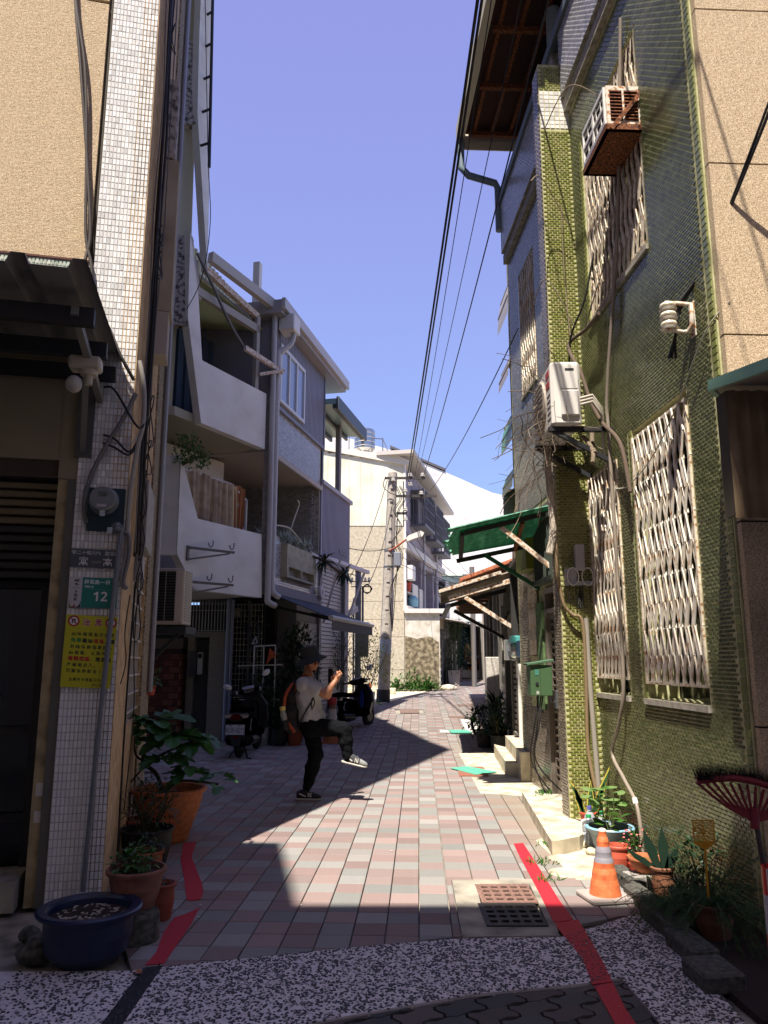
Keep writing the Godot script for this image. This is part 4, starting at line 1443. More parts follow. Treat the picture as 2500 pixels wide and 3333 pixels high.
func build_far() -> void:
	var o := thing("cream_clad_house", "three storey house with cream metal cladding over concrete panels behind the utility pole", "building", P(0.76, 0, 29.0), turn_of(1, 0))
	var g := Geo.new()
	g.bx(-7.0, 0.0, 0.0, 6.65, -0.3, -0.02)
	g.prism(pts([[-7.0, 6.6], [0.0, 6.6], [0.0, 9.0], [-2.9, 9.6], [-7.0, 10.2]]), -6.0, -0.05)
	part(o, "wall", g, Q("8f897c", 0.9))
	var yy := [0.2, 1.2, 2.4, 3.05, 3.72, 4.37, 5.0, 5.7, 6.63]
	for i in yy.size() - 1:
		for k in 2:
			pbx(o, "panel", [-7.0 + k * 4.5, -2.52 + k * 2.52, yy[i] + 0.008, yy[i + 1] - 0.008, -0.019, 0.0], W.concrete_panel)
	for i in 16:
		var x0 := -0.42 * (i + 1)
		g = Geo.new()
		g.bx(x0, x0 + 0.405, 6.6, 9.0 - x0 * 0.16, 0.0, 0.02)
		g.bx(x0 + 0.405, x0 + 0.42, 6.6, 9.0 - x0 * 0.16, 0.0, 0.045)
		part(o, "cladding_sheet", g, W.cream_metal)
	g = Geo.new()
	g.prism(pts([[0.25, 8.98], [0.25, 9.14], [-0.2, 9.34], [-3.0, 9.72], [-7.0, 10.35], [-7.0, 10.2], [-3.0, 9.56], [0.0, 8.98]]), -7.0, 0.12)
	part(o, "roof", g, Q("d6d1c4", 0.5))
	g = Geo.new()
	g.prism(pts([[-0.9, 9.3], [-0.25, 9.75], [0.7, 9.3]]), -4.0, -3.0)
	part(o, "gable", g, Q("cfcabd", 0.6))
	var f := Transform3D(Basis(V(0, 1, 0), turn_of(0.228, 0.974)), V(0, 0, 0))
	g = Geo.new()
	g.xf = f
	g.holed(0.0, 9.5, 3.4, 9.1, -5.0, -0.02, [[0.55, 3.6, 3.55, 5.7], [3.9, 6.6, 3.55, 5.5], [1.4, 3.2, 6.85, 8.3], [4.2, 5.9, 6.85, 8.3]])
	g.xf = Transform3D()
	part(o, "side_wall", g, W.lilac_wall, "tiled side wall towards the lane")
	g = Geo.new()
	g.xf = f
	g.bx(0.5, 9.0, 3.4, 8.4, -1.4, -1.2)
	part(o, "recess_back", g, Q("57544f", 0.9))
	g = Geo.new()
	g.xf = f
	g.bx(-0.05, 9.6, 5.72, 6.0, -0.02, 0.12)
	g.bx(-0.1, 9.6, 3.36, 3.55, -0.02, 0.18)
	part(o, "slab_edge", g, Q("c5c0ba", 0.8))
	g = Geo.new()
	g.xf = f
	g.bx(-0.04, 0.1, 3.5, 9.0, 0.0, 0.08)
	part(o, "corner_trim", g, Q("d9d5cf", 0.6))
	g = Geo.new()
	g.xf = f
	g.prism(pts([[-0.4, 9.35], [10.3, 8.9], [10.3, 9.05], [-0.4, 9.5]]), -1.0, 0.5)
	part(o, "eave", g, Q("b9b4ae", 0.6))
	g = Geo.new()
	g.xf = f
	g.tube([V(7.0, 8.8, 0.1), V(7.0, 3.5, 0.1)], 0.08, 8)
	g.tube([V(3.75, 8.9, 0.1), V(3.75, 3.5, 0.1)], 0.06, 8)
	part(o, "downpipe", g, Q("a7a3a6", 0.5))
	var grm := Q("5f6066", 0.6)
	for k in [[1.35, 3.7, 6.8, 8.25], [4.1, 6.2, 6.6, 8.2], [6.3, 8.3, 6.35, 8.0]]:
		g = Geo.new()
		g.xf = f
		g.bx(k[0], k[1], k[2], k[2] + 0.12, 0.02, 0.6)
		g.bx(k[0], k[1], k[3], k[3] + 0.05, 0.02, 0.6)
		var bw := part(o, "barred_balcony", g, grm)
		for i in 9:
			g = Geo.new()
			g.xf = f
			var x: float = lerpf(k[0], k[1] - 0.04, i / 8.0)
			g.bx(x, x + 0.05, k[2] + 0.12, k[3], 0.55, 0.59)
			part(bw, "bar", g, grm)
		for i in 3:
			g = Geo.new()
			g.xf = f
			g.bx(k[0] - 0.02, k[0] + 0.02, k[2] + 0.12, k[3], 0.1 + i * 0.18, 0.14 + i * 0.18)
			g.bx(k[0], k[1], k[2] + 0.4 + i * 0.4, k[2] + 0.44 + i * 0.4, 0.56, 0.58)
			part(bw, "bar", g, grm)
	for k in [[1.4, 3.2, 6.85, 8.3], [4.2, 5.9, 6.85, 8.3]]:
		g = Geo.new()
		g.xf = f
		g.bx(k[0], k[1], k[2], k[3], -0.2, -0.16)
		part(o, "window", g, W.dark_glass)
	for i in 5:
		for j in 12:
			g = Geo.new()
			g.xf = f
			g.bx(0.6 + i * 0.6 + (0.3 if j % 2 else 0.0), 1.17 + i * 0.6 + (0.3 if j % 2 else 0.0), 3.6 + j * 0.17, 3.75 + j * 0.17, -1.19, -1.15)
			part(o, "brick", g, mat(H("8d877f") if (i + j) % 3 else H("7b756d"), 0.9))
	var fb := thing("white_wall_box", "white box on the corner of the cream clad house balcony", "box", P(0.76, 0, 29.0), turn_of(0.228, 0.974))
	pbx(fb, "case", [0.15, 0.75, 4.55, 5.1, 0.03, 0.3, 0.02], Q("d8d5cf", 0.5))
	var pt := thing("balcony_pot", "red flower pot on a plank on the far balcony", "potted plant", P(0.76, 0, 29.0), turn_of(0.228, 0.974))
	g = Geo.new()
	g.lathe([Vector2(0.1, 4.15), Vector2(0.17, 4.5), Vector2(0.2, 4.52), Vector2(0.16, 4.5), Vector2(0.0, 4.48)], 14, V(1.1, 0, -0.1))
	part(pt, "pot", g, Q("b5432f", 0.7))
	g = Geo.new()
	for i in 60:
		g.leaf(V(1.1, 4.5, -0.1), V(RR(-1, 1.6), RR(0.2, 1.2), RR(-1, 1)), Vector3.UP, RR(0.2, 0.6), 0.06)
	part(pt, "foliage", g, W.leaf_dark)
	pbx(pt, "plank", [0.6, 1.9, 4.08, 4.15, -0.4, 0.02], Q("b9b2a5", 0.8))
	for k in [[1.5, 3.7, "white balcony outdoor unit nearest the corner of the far house"], [3.0, 3.62, "second white outdoor unit farther along the far balcony"]]:
		var ac := thing("balcony_air_conditioner", k[2], "air conditioner", P(0.76, 0, 29.0), turn_of(0.228, 0.974))
		pbx(ac, "case", [k[0], k[0] + 1.1, k[1], k[1] + 0.85, -0.35, 0.05, 0.03], Q("cdc8be", 0.5))
		g = Geo.new()
		for i in 7:
			g.bx(k[0] - 0.012, k[0] - 0.002, k[1] + 0.1 + i * 0.1, k[1] + 0.15 + i * 0.1, -0.3, 0.0)
		part(ac, "louvres", g, W.dark_steel)
	var jar := Geo.new()
	jar.lathe([Vector2(0.2, 0), Vector2(0.22, 0.3), Vector2(0.12, 0.45), Vector2(0.0, 0.46)], 14)
	solo("blue_jar", jar, Q("7fb0bd", 0.5), "pale blue jar standing on the far balcony edge", "jar", P(1.12, 3.56, 30.0))
	for k in [[7.2, 4.5, "upper outdoor unit on the end wall of the far house"], [7.3, 3.5, "lower outdoor unit on the end wall of the far house"]]:
		var ac := thing("wall_air_conditioner", k[2], "air conditioner", P(0.76, 0, 29.0), turn_of(0.228, 0.974))
		pbx(ac, "case", [k[0], k[0] + 1.0, k[1], k[1] + 0.75, 0.05, 0.5, 0.03], Q("8f9094", 0.5))
		pbx(ac, "grille", [k[0] - 0.012, k[0] - 0.002, k[1] + 0.08, k[1] + 0.66, 0.1, 0.45], W.dark_steel)
	var tk := thing("water_tank", "shiny stainless water tank on the roof of the cream clad house", "water tank", P(-0.78, 9.75, 30.0))
	g = Geo.new()
	g.lathe([Vector2(0.0, 0.0), Vector2(0.3, 0.02), Vector2(0.42, 0.15), Vector2(0.42, 0.88), Vector2(0.38, 0.95), Vector2(0.0, 1.0)], 24)
	for i in 4:
		g.lathe([Vector2(0.421, 0.22 + i * 0.18), Vector2(0.434, 0.24 + i * 0.18), Vector2(0.421, 0.26 + i * 0.18)], 24)
	part(tk, "barrel", g, Q("b7b7b4", 0.18, 0.95))
	g = Geo.new()
	for i in 4:
		g.tube([V(0.3 * cos(i * PI / 2), -0.25, 0.3 * sin(i * PI / 2)), V(0.3 * cos(i * PI / 2), 0.06, 0.3 * sin(i * PI / 2))], 0.025, 6)
	part(tk, "stand", g, W.steel)
	g = Geo.new()
	for y in [9.55, 10.25]:
		g.tube([P(-1.4, y + 0.12, 29.7), P(-0.05, y, 29.7), P(0.15, y - 0.1, 31.0)], 0.022, 6)
	for x in [-1.4, -0.72, -0.05]:
		g.tube([P(x, 9.45, 29.7), P(x, 10.3 - x * 0.05, 29.7)], 0.022, 6)
	g.tube([P(0.15, 9.3, 31.0), P(0.15, 10.15, 31.0)], 0.022, 6)
	solo("roof_railing", g, W.steel, "thin steel railing round the shiny water tank", "railing")
	g = Geo.new()
	g.prism(pts([[0.78, 0.1], [2.08, 0.1], [2.08, 3.3], [0.78, 3.47]]), -29.4, -29.0)
	var lw := solo("mottled_wall", g, W.low_wall, "stained cement wall under the far balcony beside the white brick pier", "wall")
	pbx(lw, "coping", [0.76, 2.3, 3.28, 3.44, -29.6, -28.86], Q("cfcbc4", 0.8))
	g = Geo.new()
	g.prism(pts([[0.79, 0.1], [2.03, 0.1], [2.04, 2.2], [1.7, 2.42], [1.2, 2.33], [0.79, 2.44]]), -28.999, -28.975)
	part(lw, "stained_base", g, nmat([[0.0, H("3d362a")], [0.4, H("6a5f4a")], [0.7, H("8d8168")], [1.0, H("a79c84")]], 0.02, 0.5, 0.95, 0.2, 0, 6, 72))
	var pr := thing("white_brick_pier", "white painted brick pier at the corner of the far lane", "pillar", P(1.97, 0.45, 29.3))
	for j in 13:
		for i in 2:
			g = Geo.new()
			var off := 0.0 if j % 2 else 0.04
			g.bx(-0.135 + i * (0.13 + off), -0.01 + off + i * 0.14, j * 0.118, j * 0.118 + 0.108, -0.25, 0.0 + 0.008 * ((i + j) % 2), 0.008)
			part(pr, "brick", g, mat(H("cdcac4") if (i + j) % 3 else H("bdb8b0"), 0.85))
	pbx(pr, "mortar", [-0.12, 0.12, 0.0, 1.53, -0.24, -0.012], Q("b5b0a8", 0.9))
	var hz := thing("hazard_plate", "yellow hazard plate with black slots on the white brick pier", "sign", P(2.06, 1.25, 29.27))
	pbx(hz, "plate", [-0.05, 0.05, 0.0, 0.85, -0.02, 0.0], Q("d9a21c", 0.5))
	g = Geo.new()
	for i in 6:
		g.prism(pts([[-0.02, 0.07 + i * 0.13], [0.025, 0.1 + i * 0.13], [0.025, 0.16 + i * 0.13], [-0.02, 0.13 + i * 0.13]]), 0.001, 0.006)
	part(hz, "slots", g, W.black)
	var ex := thing("low_shed_house", "low shed roofed house with dark doors behind the white brick pier", "building", P(2.12, 0, 29.8), turn_of(0.22, 0.975))
	pbx(ex, "wall", [0.0, 7.5, 0.3, 3.2, -2.0, -0.1], Q("4a4740", 0.9))
	pbx(ex, "lintel", [0.0, 1.2, 2.75, 3.2, -0.1, 0.0], Q("96836c", 0.8))
	for i in 4:
		pbx(ex, "door", [0.05 + i * 0.75, 0.72 + i * 0.75, 0.55, 2.7, -0.1, -0.04], mat([H("34322e"), H("57554f"), H("6a675f"), H("3f3c37")][i], 0.7))
	for i in 2:
		pbx(ex, "post", [1.7 + i * 1.3, 1.95 + i * 1.3, 0.55, 2.35, 0.0, 0.25], Q("8d8778", 0.85))
	g = Geo.new()
	wavy(g, V(-0.15, 3.36, -1.2), V(-0.15, 2.98, 0.95), V(7.6, 3.1, 0.95), V(7.6, 3.55, -1.2), 18, 0.03)
	part(ex, "roof", g, Q("a39d94", 0.7))
	pbx(ex, "doorstep", [-0.1, 7.5, 0.35, 0.62, 0.0, 0.5], W.concrete)
	for k in [[2.75, 31.0, 2.1, 1], [3.1, 33.5, 1.9, 2]]:
		var pl := thing("bamboo_trough", ["", "tall dark green bamboo in a pale trough by the shed house", "second dark bamboo trough deeper in the lane"][k[3]], "potted plant", P(k[0], gy(k[1]), k[1]))
		g = Geo.new()
		g.prism(pts([[-0.2, 0.0], [0.2, 0.0], [0.24, 0.6], [-0.24, 0.6]]), -0.5, 0.2)
		part(pl, "trough", g, Q("9d968c", 0.8) if k[3] == 1 else Q("8a6a55", 0.8))
		g = Geo.new()
		for i in 900:
			var t := rng.randf()
			var a := rng.randf() * TAU
			var rr := 0.48 * sqrt(rng.randf()) * (0.6 + 0.6 * sin(t * PI))
			g.col = Color(1, 1, 1) * RR(0.6, 1.3)
			g.leaf(V(cos(a) * rr, 0.55 + t * k[2], sin(a) * rr - 0.1), V(cos(a), RR(-0.8, 0.3), sin(a)), Vector3.UP, RR(0.12, 0.28), 0.035)
		part(pl, "foliage", g, W.leaf_dark)
		g = Geo.new()
		for i in 7:
			var a := rng.randf() * TAU
			g.tube([V(0.1 * cos(a), 0.5, 0.1 * sin(a)), V(0.3 * cos(a), 0.5 + k[2], 0.3 * sin(a))], 0.012, 5)
		part(pl, "stem", g, Q("4d5a2c", 0.7))
	var sh := thing("corner_shop", "teal walled shop with a grey tiled roof at the end of the lane", "building", P(4.2, gy(37.0), 37.0))
	pbx(sh, "wall", [-2.2, 0.6, 0.0, 2.6, -4.0, 0.0], Q("27474f", 0.8))
	for i in 16:
		g = Geo.new()
		g.xf = Transform3D(Basis(V(1, 0, 0), -0.45), V(-2.3 + i * 0.19, 2.45, 0.35))
		g.bx(0.0, 0.175, 0.0, 0.03, -2.6, 0.0)
		g.tube([V(0.18, 0.03, 0.0), V(0.18, 0.03, -2.6)], 0.03, 6)
		part(sh, "roof_tile", g, mat(H("8d9a98") if i % 2 else H("7f8b89"), 0.8))
	g = Geo.new()
	for i in 10:
		g.bx(-2.1 + i * 0.28, -1.95 + i * 0.28, 2.36, 2.42, 0.3, 0.36)
	part(sh, "eave_ends", g, Q("dcd8d0", 0.6))
	pbx(sh, "step", [-0.7, 0.25, 0.0, 0.36, 0.02, 0.75], Q("d9d5cf", 0.8), "white step")
	var pnl := pbx(sh, "mural_panel", [-0.4, 0.12, 0.78, 1.42, 0.01, 0.05], Q("dfa23a", 0.6), "yellow panel with a painted plant")
	pbx(pnl, "ground_colour", [-0.34, 0.06, 0.84, 1.34, 0.051, 0.058], Q("ecd68a", 0.7))
	g = Geo.new()
	for i in 9:
		var a := -1.2 + i * 0.3
		g.bar(V(-0.14, 0.95, 0.062), V(-0.14 + 0.17 * sin(a), 0.98 + 0.2 * cos(a), 0.062), 0.03, 0.004, V(0, 0, 1))
	part(pnl, "painted_leaves", g, Q("8fae8f", 0.7))
	var goods := thing("goods_shelf", "shelf of small orange and white goods in front of the teal shop", "shelf", P(4.15, gy(36.3) + 0.36, 36.25))
	g = Geo.new()
	for y in [0.0, 0.26, 0.52]:
		g.bx(-0.33, 0.3, y, y + 0.025, -0.15, 0.0)
	for x in [-0.33, 0.29]:
		g.bx(x, x + 0.02, 0.0, 0.6, -0.15, 0.0)
	part(goods, "frame", g, W.dark_steel)
	var gc := [H("d9782c"), H("c9512c"), H("e6e0d6"), H("d99a3c"), H("7a2f22"), H("e9b0a0")]
	for j in 3:
		for i in 5:
			pbx(goods, "item", [-0.28 + i * 0.115, -0.19 + i * 0.115, 0.026 + j * 0.26, 0.12 + j * 0.26 + 0.02 * (i % 3), -0.1, -0.01, 0.008], mat(gc[(i + j * 2) % 6], 0.6))
	var lad := thing("display_ladder", "white painted frame with coloured cards beside the shop shelf", "display stand", P(4.62, gy(36.2), 36.2))
	g = Geo.new()
	for x in [-0.14, 0.14]:
		g.bar(V(x * 0.7, 1.75, -0.2), V(x * 1.15, 0.0, 0.12), 0.03, 0.03)
	for i in 6:
		g.bar(V(-0.13, 0.3 + i * 0.27, 0.05), V(0.13, 0.3 + i * 0.27, 0.05), 0.02, 0.02)
	part(lad, "frame", g, Q("e4e1da", 0.6))
	var cc := [H("3fae9c"), H("d9752c"), H("d9c93c"), H("c93c6c"), H("57a0c9"), H("e0dcd2")]
	for i in 6:
		for k in 2:
			pbx(lad, "card", [-0.11 + k * 0.12, -0.01 + k * 0.12, 0.06 + i * 0.25, 0.26 + i * 0.25, 0.06, 0.07], mat(cc[(i * 2 + k * 3) % 6], 0.7))
	for k in [[4.55, 1.35, H("c93f83"), "magenta paper ball on the display frame"], [3.85, 1.75, H("d9c06a"), "yellow paper lantern over the dark bamboo"], [4.12, 2.1, H("a3222c"), "small red hanging ornament under the shop eave"]]:
		g = Geo.new()
		for i in 60:
			var e := V(RR(-1, 1), RR(-1, 1), RR(-1, 1)).normalized()
			g.leaf(e * 0.06, e, Vector3.UP, 0.09, 0.07, 0.0)
		g.ball(Vector3.ZERO, Vector3.ONE * 0.11, Basis.IDENTITY, 10, 6)
		solo("paper_ball", g, mat(k[2], 0.8), k[3], "ornament", P(k[0], gy(36.2) + k[1] - 0.3, 36.0))
	var rs := thing("white_shop", "white fronted shop with a black fan opening at the right of the lane end", "building", P(4.75, gy(34.0), 34.0), turn_of(1, 0))
	pbx(rs, "wall", [-0.35, 2.0, 0.0, 2.6, -6.0, 0.0], Q("dcd9d3", 0.8))
	pbx(rs, "fan_box", [-0.31, -0.02, 1.52, 1.86, 0.002, 0.03], W.black)
	ptube(rs, "fan_ring", [[V(-0.165, 1.69, 0.03), V(-0.165, 1.69, 0.045)], 0.12, 20], Q("77736c", 0.6))
	ptube(rs, "post", [[V(-0.42, 0.0, 0.1), V(-0.42, 2.9, 0.1)], 0.05, 8], Q("9b9388", 0.7))
	var gh := thing("green_roof_house", "white house with a green tiled roof before the huge white wall", "building", P(3.8, 0, 42.0))
	pbx(gh, "wall", [-1.6, 3.0, 0.5, 5.7, -5.0, 0.0], Q("cfcdca", 0.85))
	pbx(gh, "gutter", [-1.7, 1.05, 5.7, 6.03, -1.0, 0.35], Q("56656b", 0.6))
	for i in 14:
		for j in 3:
			g = Geo.new()
			g.xf = Transform3D(Basis(V(1, 0, 0), -0.5), V(-1.75 + i * 0.2, 6.04, 0.4))
			g.bx(0.0, 0.19, 0.0 + 0.012 * (2 - j), 0.05 + 0.012 * (2 - j), -0.42 * (j + 1), -0.42 * j, 0.012)
			part(gh, "roof_tile", g, mat(H("8ba58a") if (i + j) % 2 else H("7d9a80"), 0.7))
	var wd := pbx(gh, "window", [0.1, 0.62, 4.1, 4.75, 0.0, 0.03], Q("aab0b0", 0.6))
	for k in 2:
		pbx(wd, "pane", [0.14 + k * 0.24, 0.34 + k * 0.24, 4.16, 4.69, 0.031, 0.036], Q("2e4a52", 0.2))
	g = Geo.new()
	g.prism(pts([[-4.0, 0.0], [20.0, 0.0], [20.0, 6.5], [8.3, 11.75], [6.87, 12.1], [3.92, 13.45], [0.85, 14.8], [-4.0, 16.2]]), -56.0, -48.0)
	var bw2 := solo("white_gable_wall", g, nmat([[0.0, H("b4b0b0")], [0.5, H("cdcaca")], [1.0, H("dbd8d8")]], 0.012, 0.12, 0.9, 0.0, 0, 6, 73), "huge blank white gable wall rising behind the far houses", "building")
	g = Geo.new()
	g.prism(pts([[0.4, 15.05], [3.95, 13.5], [3.95, 13.66], [0.4, 15.2]]), -56.0, -47.9)
	part(bw2, "coping", g, Q("4d4a52", 0.7))
	g = Geo.new()
	g.tube([P(3.5, 0.5, 30.5), P(3.5, 5.2, 30.5)], 0.1, 8)
	var fp := solo("far_pole", g, Q("6f6a66", 0.9), "thin weathered pole before the green tiled roof", "pole")
	g = Geo.new()
	for i in 3:
		g.bx(3.1, 3.9, 4.4 + i * 0.22, 4.45 + i * 0.22, -30.42, -30.36)
	for i in 6:
		g.lathe([Vector2(0.05, 0), Vector2(0.06, 0.06), Vector2(0.03, 0.1), Vector2(0, 0.1)], 8, V(3.15 + (i % 3) * 0.12, 4.46 + (i / 3) * 0.22, -30.39))
	part(fp, "crossarm", g, W.steel)
	build_pole()
func build_pole() -> void:
	var o := thing("utility_pole", "tall concrete utility pole with steel arms and a black wrapped foot", "utility pole", P(-0.03, gy(23.74), 23.74))
	var tilt := 0.31 / 7.06
	var g := Geo.new()
	g.tube([V(0, -0.2, 0), V(0.155, 3.53, 0), V(0.31, 7.06, 0)], [0.185, 0.165, 0.145], 20)
	g.ball(V(0.31, 7.06, 0), V(0.145, 0.05, 0.145))
	part(o, "shaft", g, nmat([[0.0, H("8d867c")], [0.5, H("aaa398")], [1.0, H("bdb6aa")]], 0.03, 0.8, 0.9, 0.05, 0, 5, 81, 256))
	ptube(o, "black_wrap", [[V(0, -0.05, 0), V(0.015, 0.37, 0)], [0.215, 0.2], 20], Q("262728", 0.7))
	ptube(o, "poster", [[V(0.065, 1.45, 0), V(0.082, 1.85, 0)], 0.182, 20], Q("a9b0b8", 0.6), "peeling pale notice wrapped round the pole")
	g = Geo.new()
	for y in [4.07, 4.57]:
		g.tube([V(y * tilt, y - 0.03, 0), V(y * tilt, y + 0.03, 0)], 0.168, 20)
	part(o, "band", g, W.steel)
	var dark := Q("3a3836", 0.7)
	for k in [[6.86, -0.25, 1.32], [6.28, 0.1, 1.68], [5.73, 0.1, 0.75]]:
		pbx(o, "crossarm", [k[1] + 0.31, k[2], k[0] - 0.035, k[0] + 0.035, 0.15, 0.22], dark)
	var ins := Q("cfccc4", 0.25)
	for k in [[0.85, 6.9], [1.25, 6.9], [1.2, 6.32], [0.7, 6.4], [0.7, 5.8], [0.7, 5.5], [0.85, 6.6], [0.32, 6.75]]:
		g = Geo.new()
		g.lathe([Vector2(0.03, 0), Vector2(0.075, 0.02), Vector2(0.075, 0.05), Vector2(0.03, 0.065), Vector2(0.06, 0.08), Vector2(0.06, 0.11), Vector2(0.0, 0.13)], 12, V(k[0], k[1], 0.2))
		part(o, "insulator", g, ins)
	pbx(o, "bracket", [0.62, 0.66, 5.3, 6.75, 0.18, 0.22], W.steel)
	pbx(o, "fuse_box", [0.33, 0.55, 4.05, 4.5, 0.1, 0.35, 0.03], Q("7a7f88", 0.5))
	g = Geo.new()
	for i in 12:
		var y := 1.9 + i * 0.42
		g.bx(y * tilt - 0.05, y * tilt + 0.05, y, y + 0.015, 0.13, 0.185)
	part(o, "step_marks", g, Q("55504a", 0.9))
	ptube(o, "lamp_arm", [[V(0.2, 4.55, 0.15), V(0.4, 4.65, 0.3), V(0.75, 4.9, 0.4)], 0.03, 8], Q("a3523a", 0.6))
	g = Geo.new()
	g.xf = Transform3D(Basis(V(0, 0, 1), 0.38), V(0.72, 4.85, 0.4))
	g.prism(pts([[0.0, -0.05], [0.5, -0.07], [0.58, 0.0], [0.5, 0.1], [0.1, 0.1], [0.0, 0.05]]), -0.12, 0.12)
	part(o, "lamp_head", g, Q("d9d6cc", 0.4))
	g = Geo.new()
	g.xf = Transform3D(Basis(V(0, 0, 1), 0.38), V(0.72, 4.85, 0.4))
	g.bx(0.15, 0.46, -0.078, -0.071, -0.08, 0.08)
	part(o, "lamp_glass", g, Q("8d8d86", 0.3))
	var s := thing("service_pole", "slim grey service pole with a meter cabinet beside the shutter", "pole", P(-0.72, gy(21.5), 21.5))
	g = Geo.new()
	g.tube([V(0, 0, 0), V(0, 3.72, 0)], 0.085, 12)
	g.tube([V(-0.12, 0, 0.03), V(-0.12, 3.0, 0.03)], 0.025, 8)
	g.tube([V(0.13, 1.6, 0.03), V(0.13, 3.3, 0.03)], 0.03, 8)
	part(s, "shaft", g, Q("70747c", 0.5))
	ptube(s, "cap", [[V(0, 3.72, 0), V(0, 3.78, 0)], 0.09, 12], Q("6b4b3c", 0.7))
	pbx(s, "meter_cabinet", [0.0, 0.3, 1.4, 2.33, 0.06, 0.25, 0.01], Q("6d6c66", 0.6))
	g = Geo.new()
	g.bx(-0.2, 0.32, 3.44, 3.47, 0.08, 0.11)
	g.bx(-0.2, 0.32, 3.3, 3.33, 0.08, 0.11)
	part(s, "crossarm", g, W.steel)
	for k in [-0.17, 0.2, 0.3]:
		g = Geo.new()
		g.lathe([Vector2(0.025, 0), Vector2(0.045, 0.03), Vector2(0.02, 0.06), Vector2(0.04, 0.09), Vector2(0, 0.11)], 10, V(k, 3.47, 0.1))
		part(s, "insulator", g, ins)
	g = Geo.new()
	for i in 5:
		var loop := []
		for t in 9:
			var a := TAU * t / 8.0
			loop.append(V(0.25 + (0.1 + 0.012 * i) * cos(a), 3.25 + (0.14 - 0.01 * i) * sin(a), 0.12 + 0.01 * i))
		g.tube(loop, 0.008, 5)
	part(s, "wire_loops", g, W.cable)
	var cm := thing("security_camera", "white security camera on a bracket by the roller shutter", "security camera", P(-0.92, 2.72, 21.2))
	g = Geo.new()
	g.xf = Transform3D(Basis(V(0, 1, 0), -0.5) * Basis(V(1, 0, 0), 0.35), V(0.08, 0.12, 0.1))
	g.bx(-0.06, 0.06, -0.06, 0.07, -0.2, 0.2, 0.015)
	g.bx(-0.07, 0.07, 0.07, 0.085, -0.2, 0.26)
	part(cm, "case", g, Q("c4c0b8", 0.5))
	ptube(cm, "bracket", [[V(-0.15, -0.05, 0), V(0.0, -0.1, 0.05), V(0.08, 0.05, 0.1)], 0.02, 6], Q("a9a59d", 0.5))
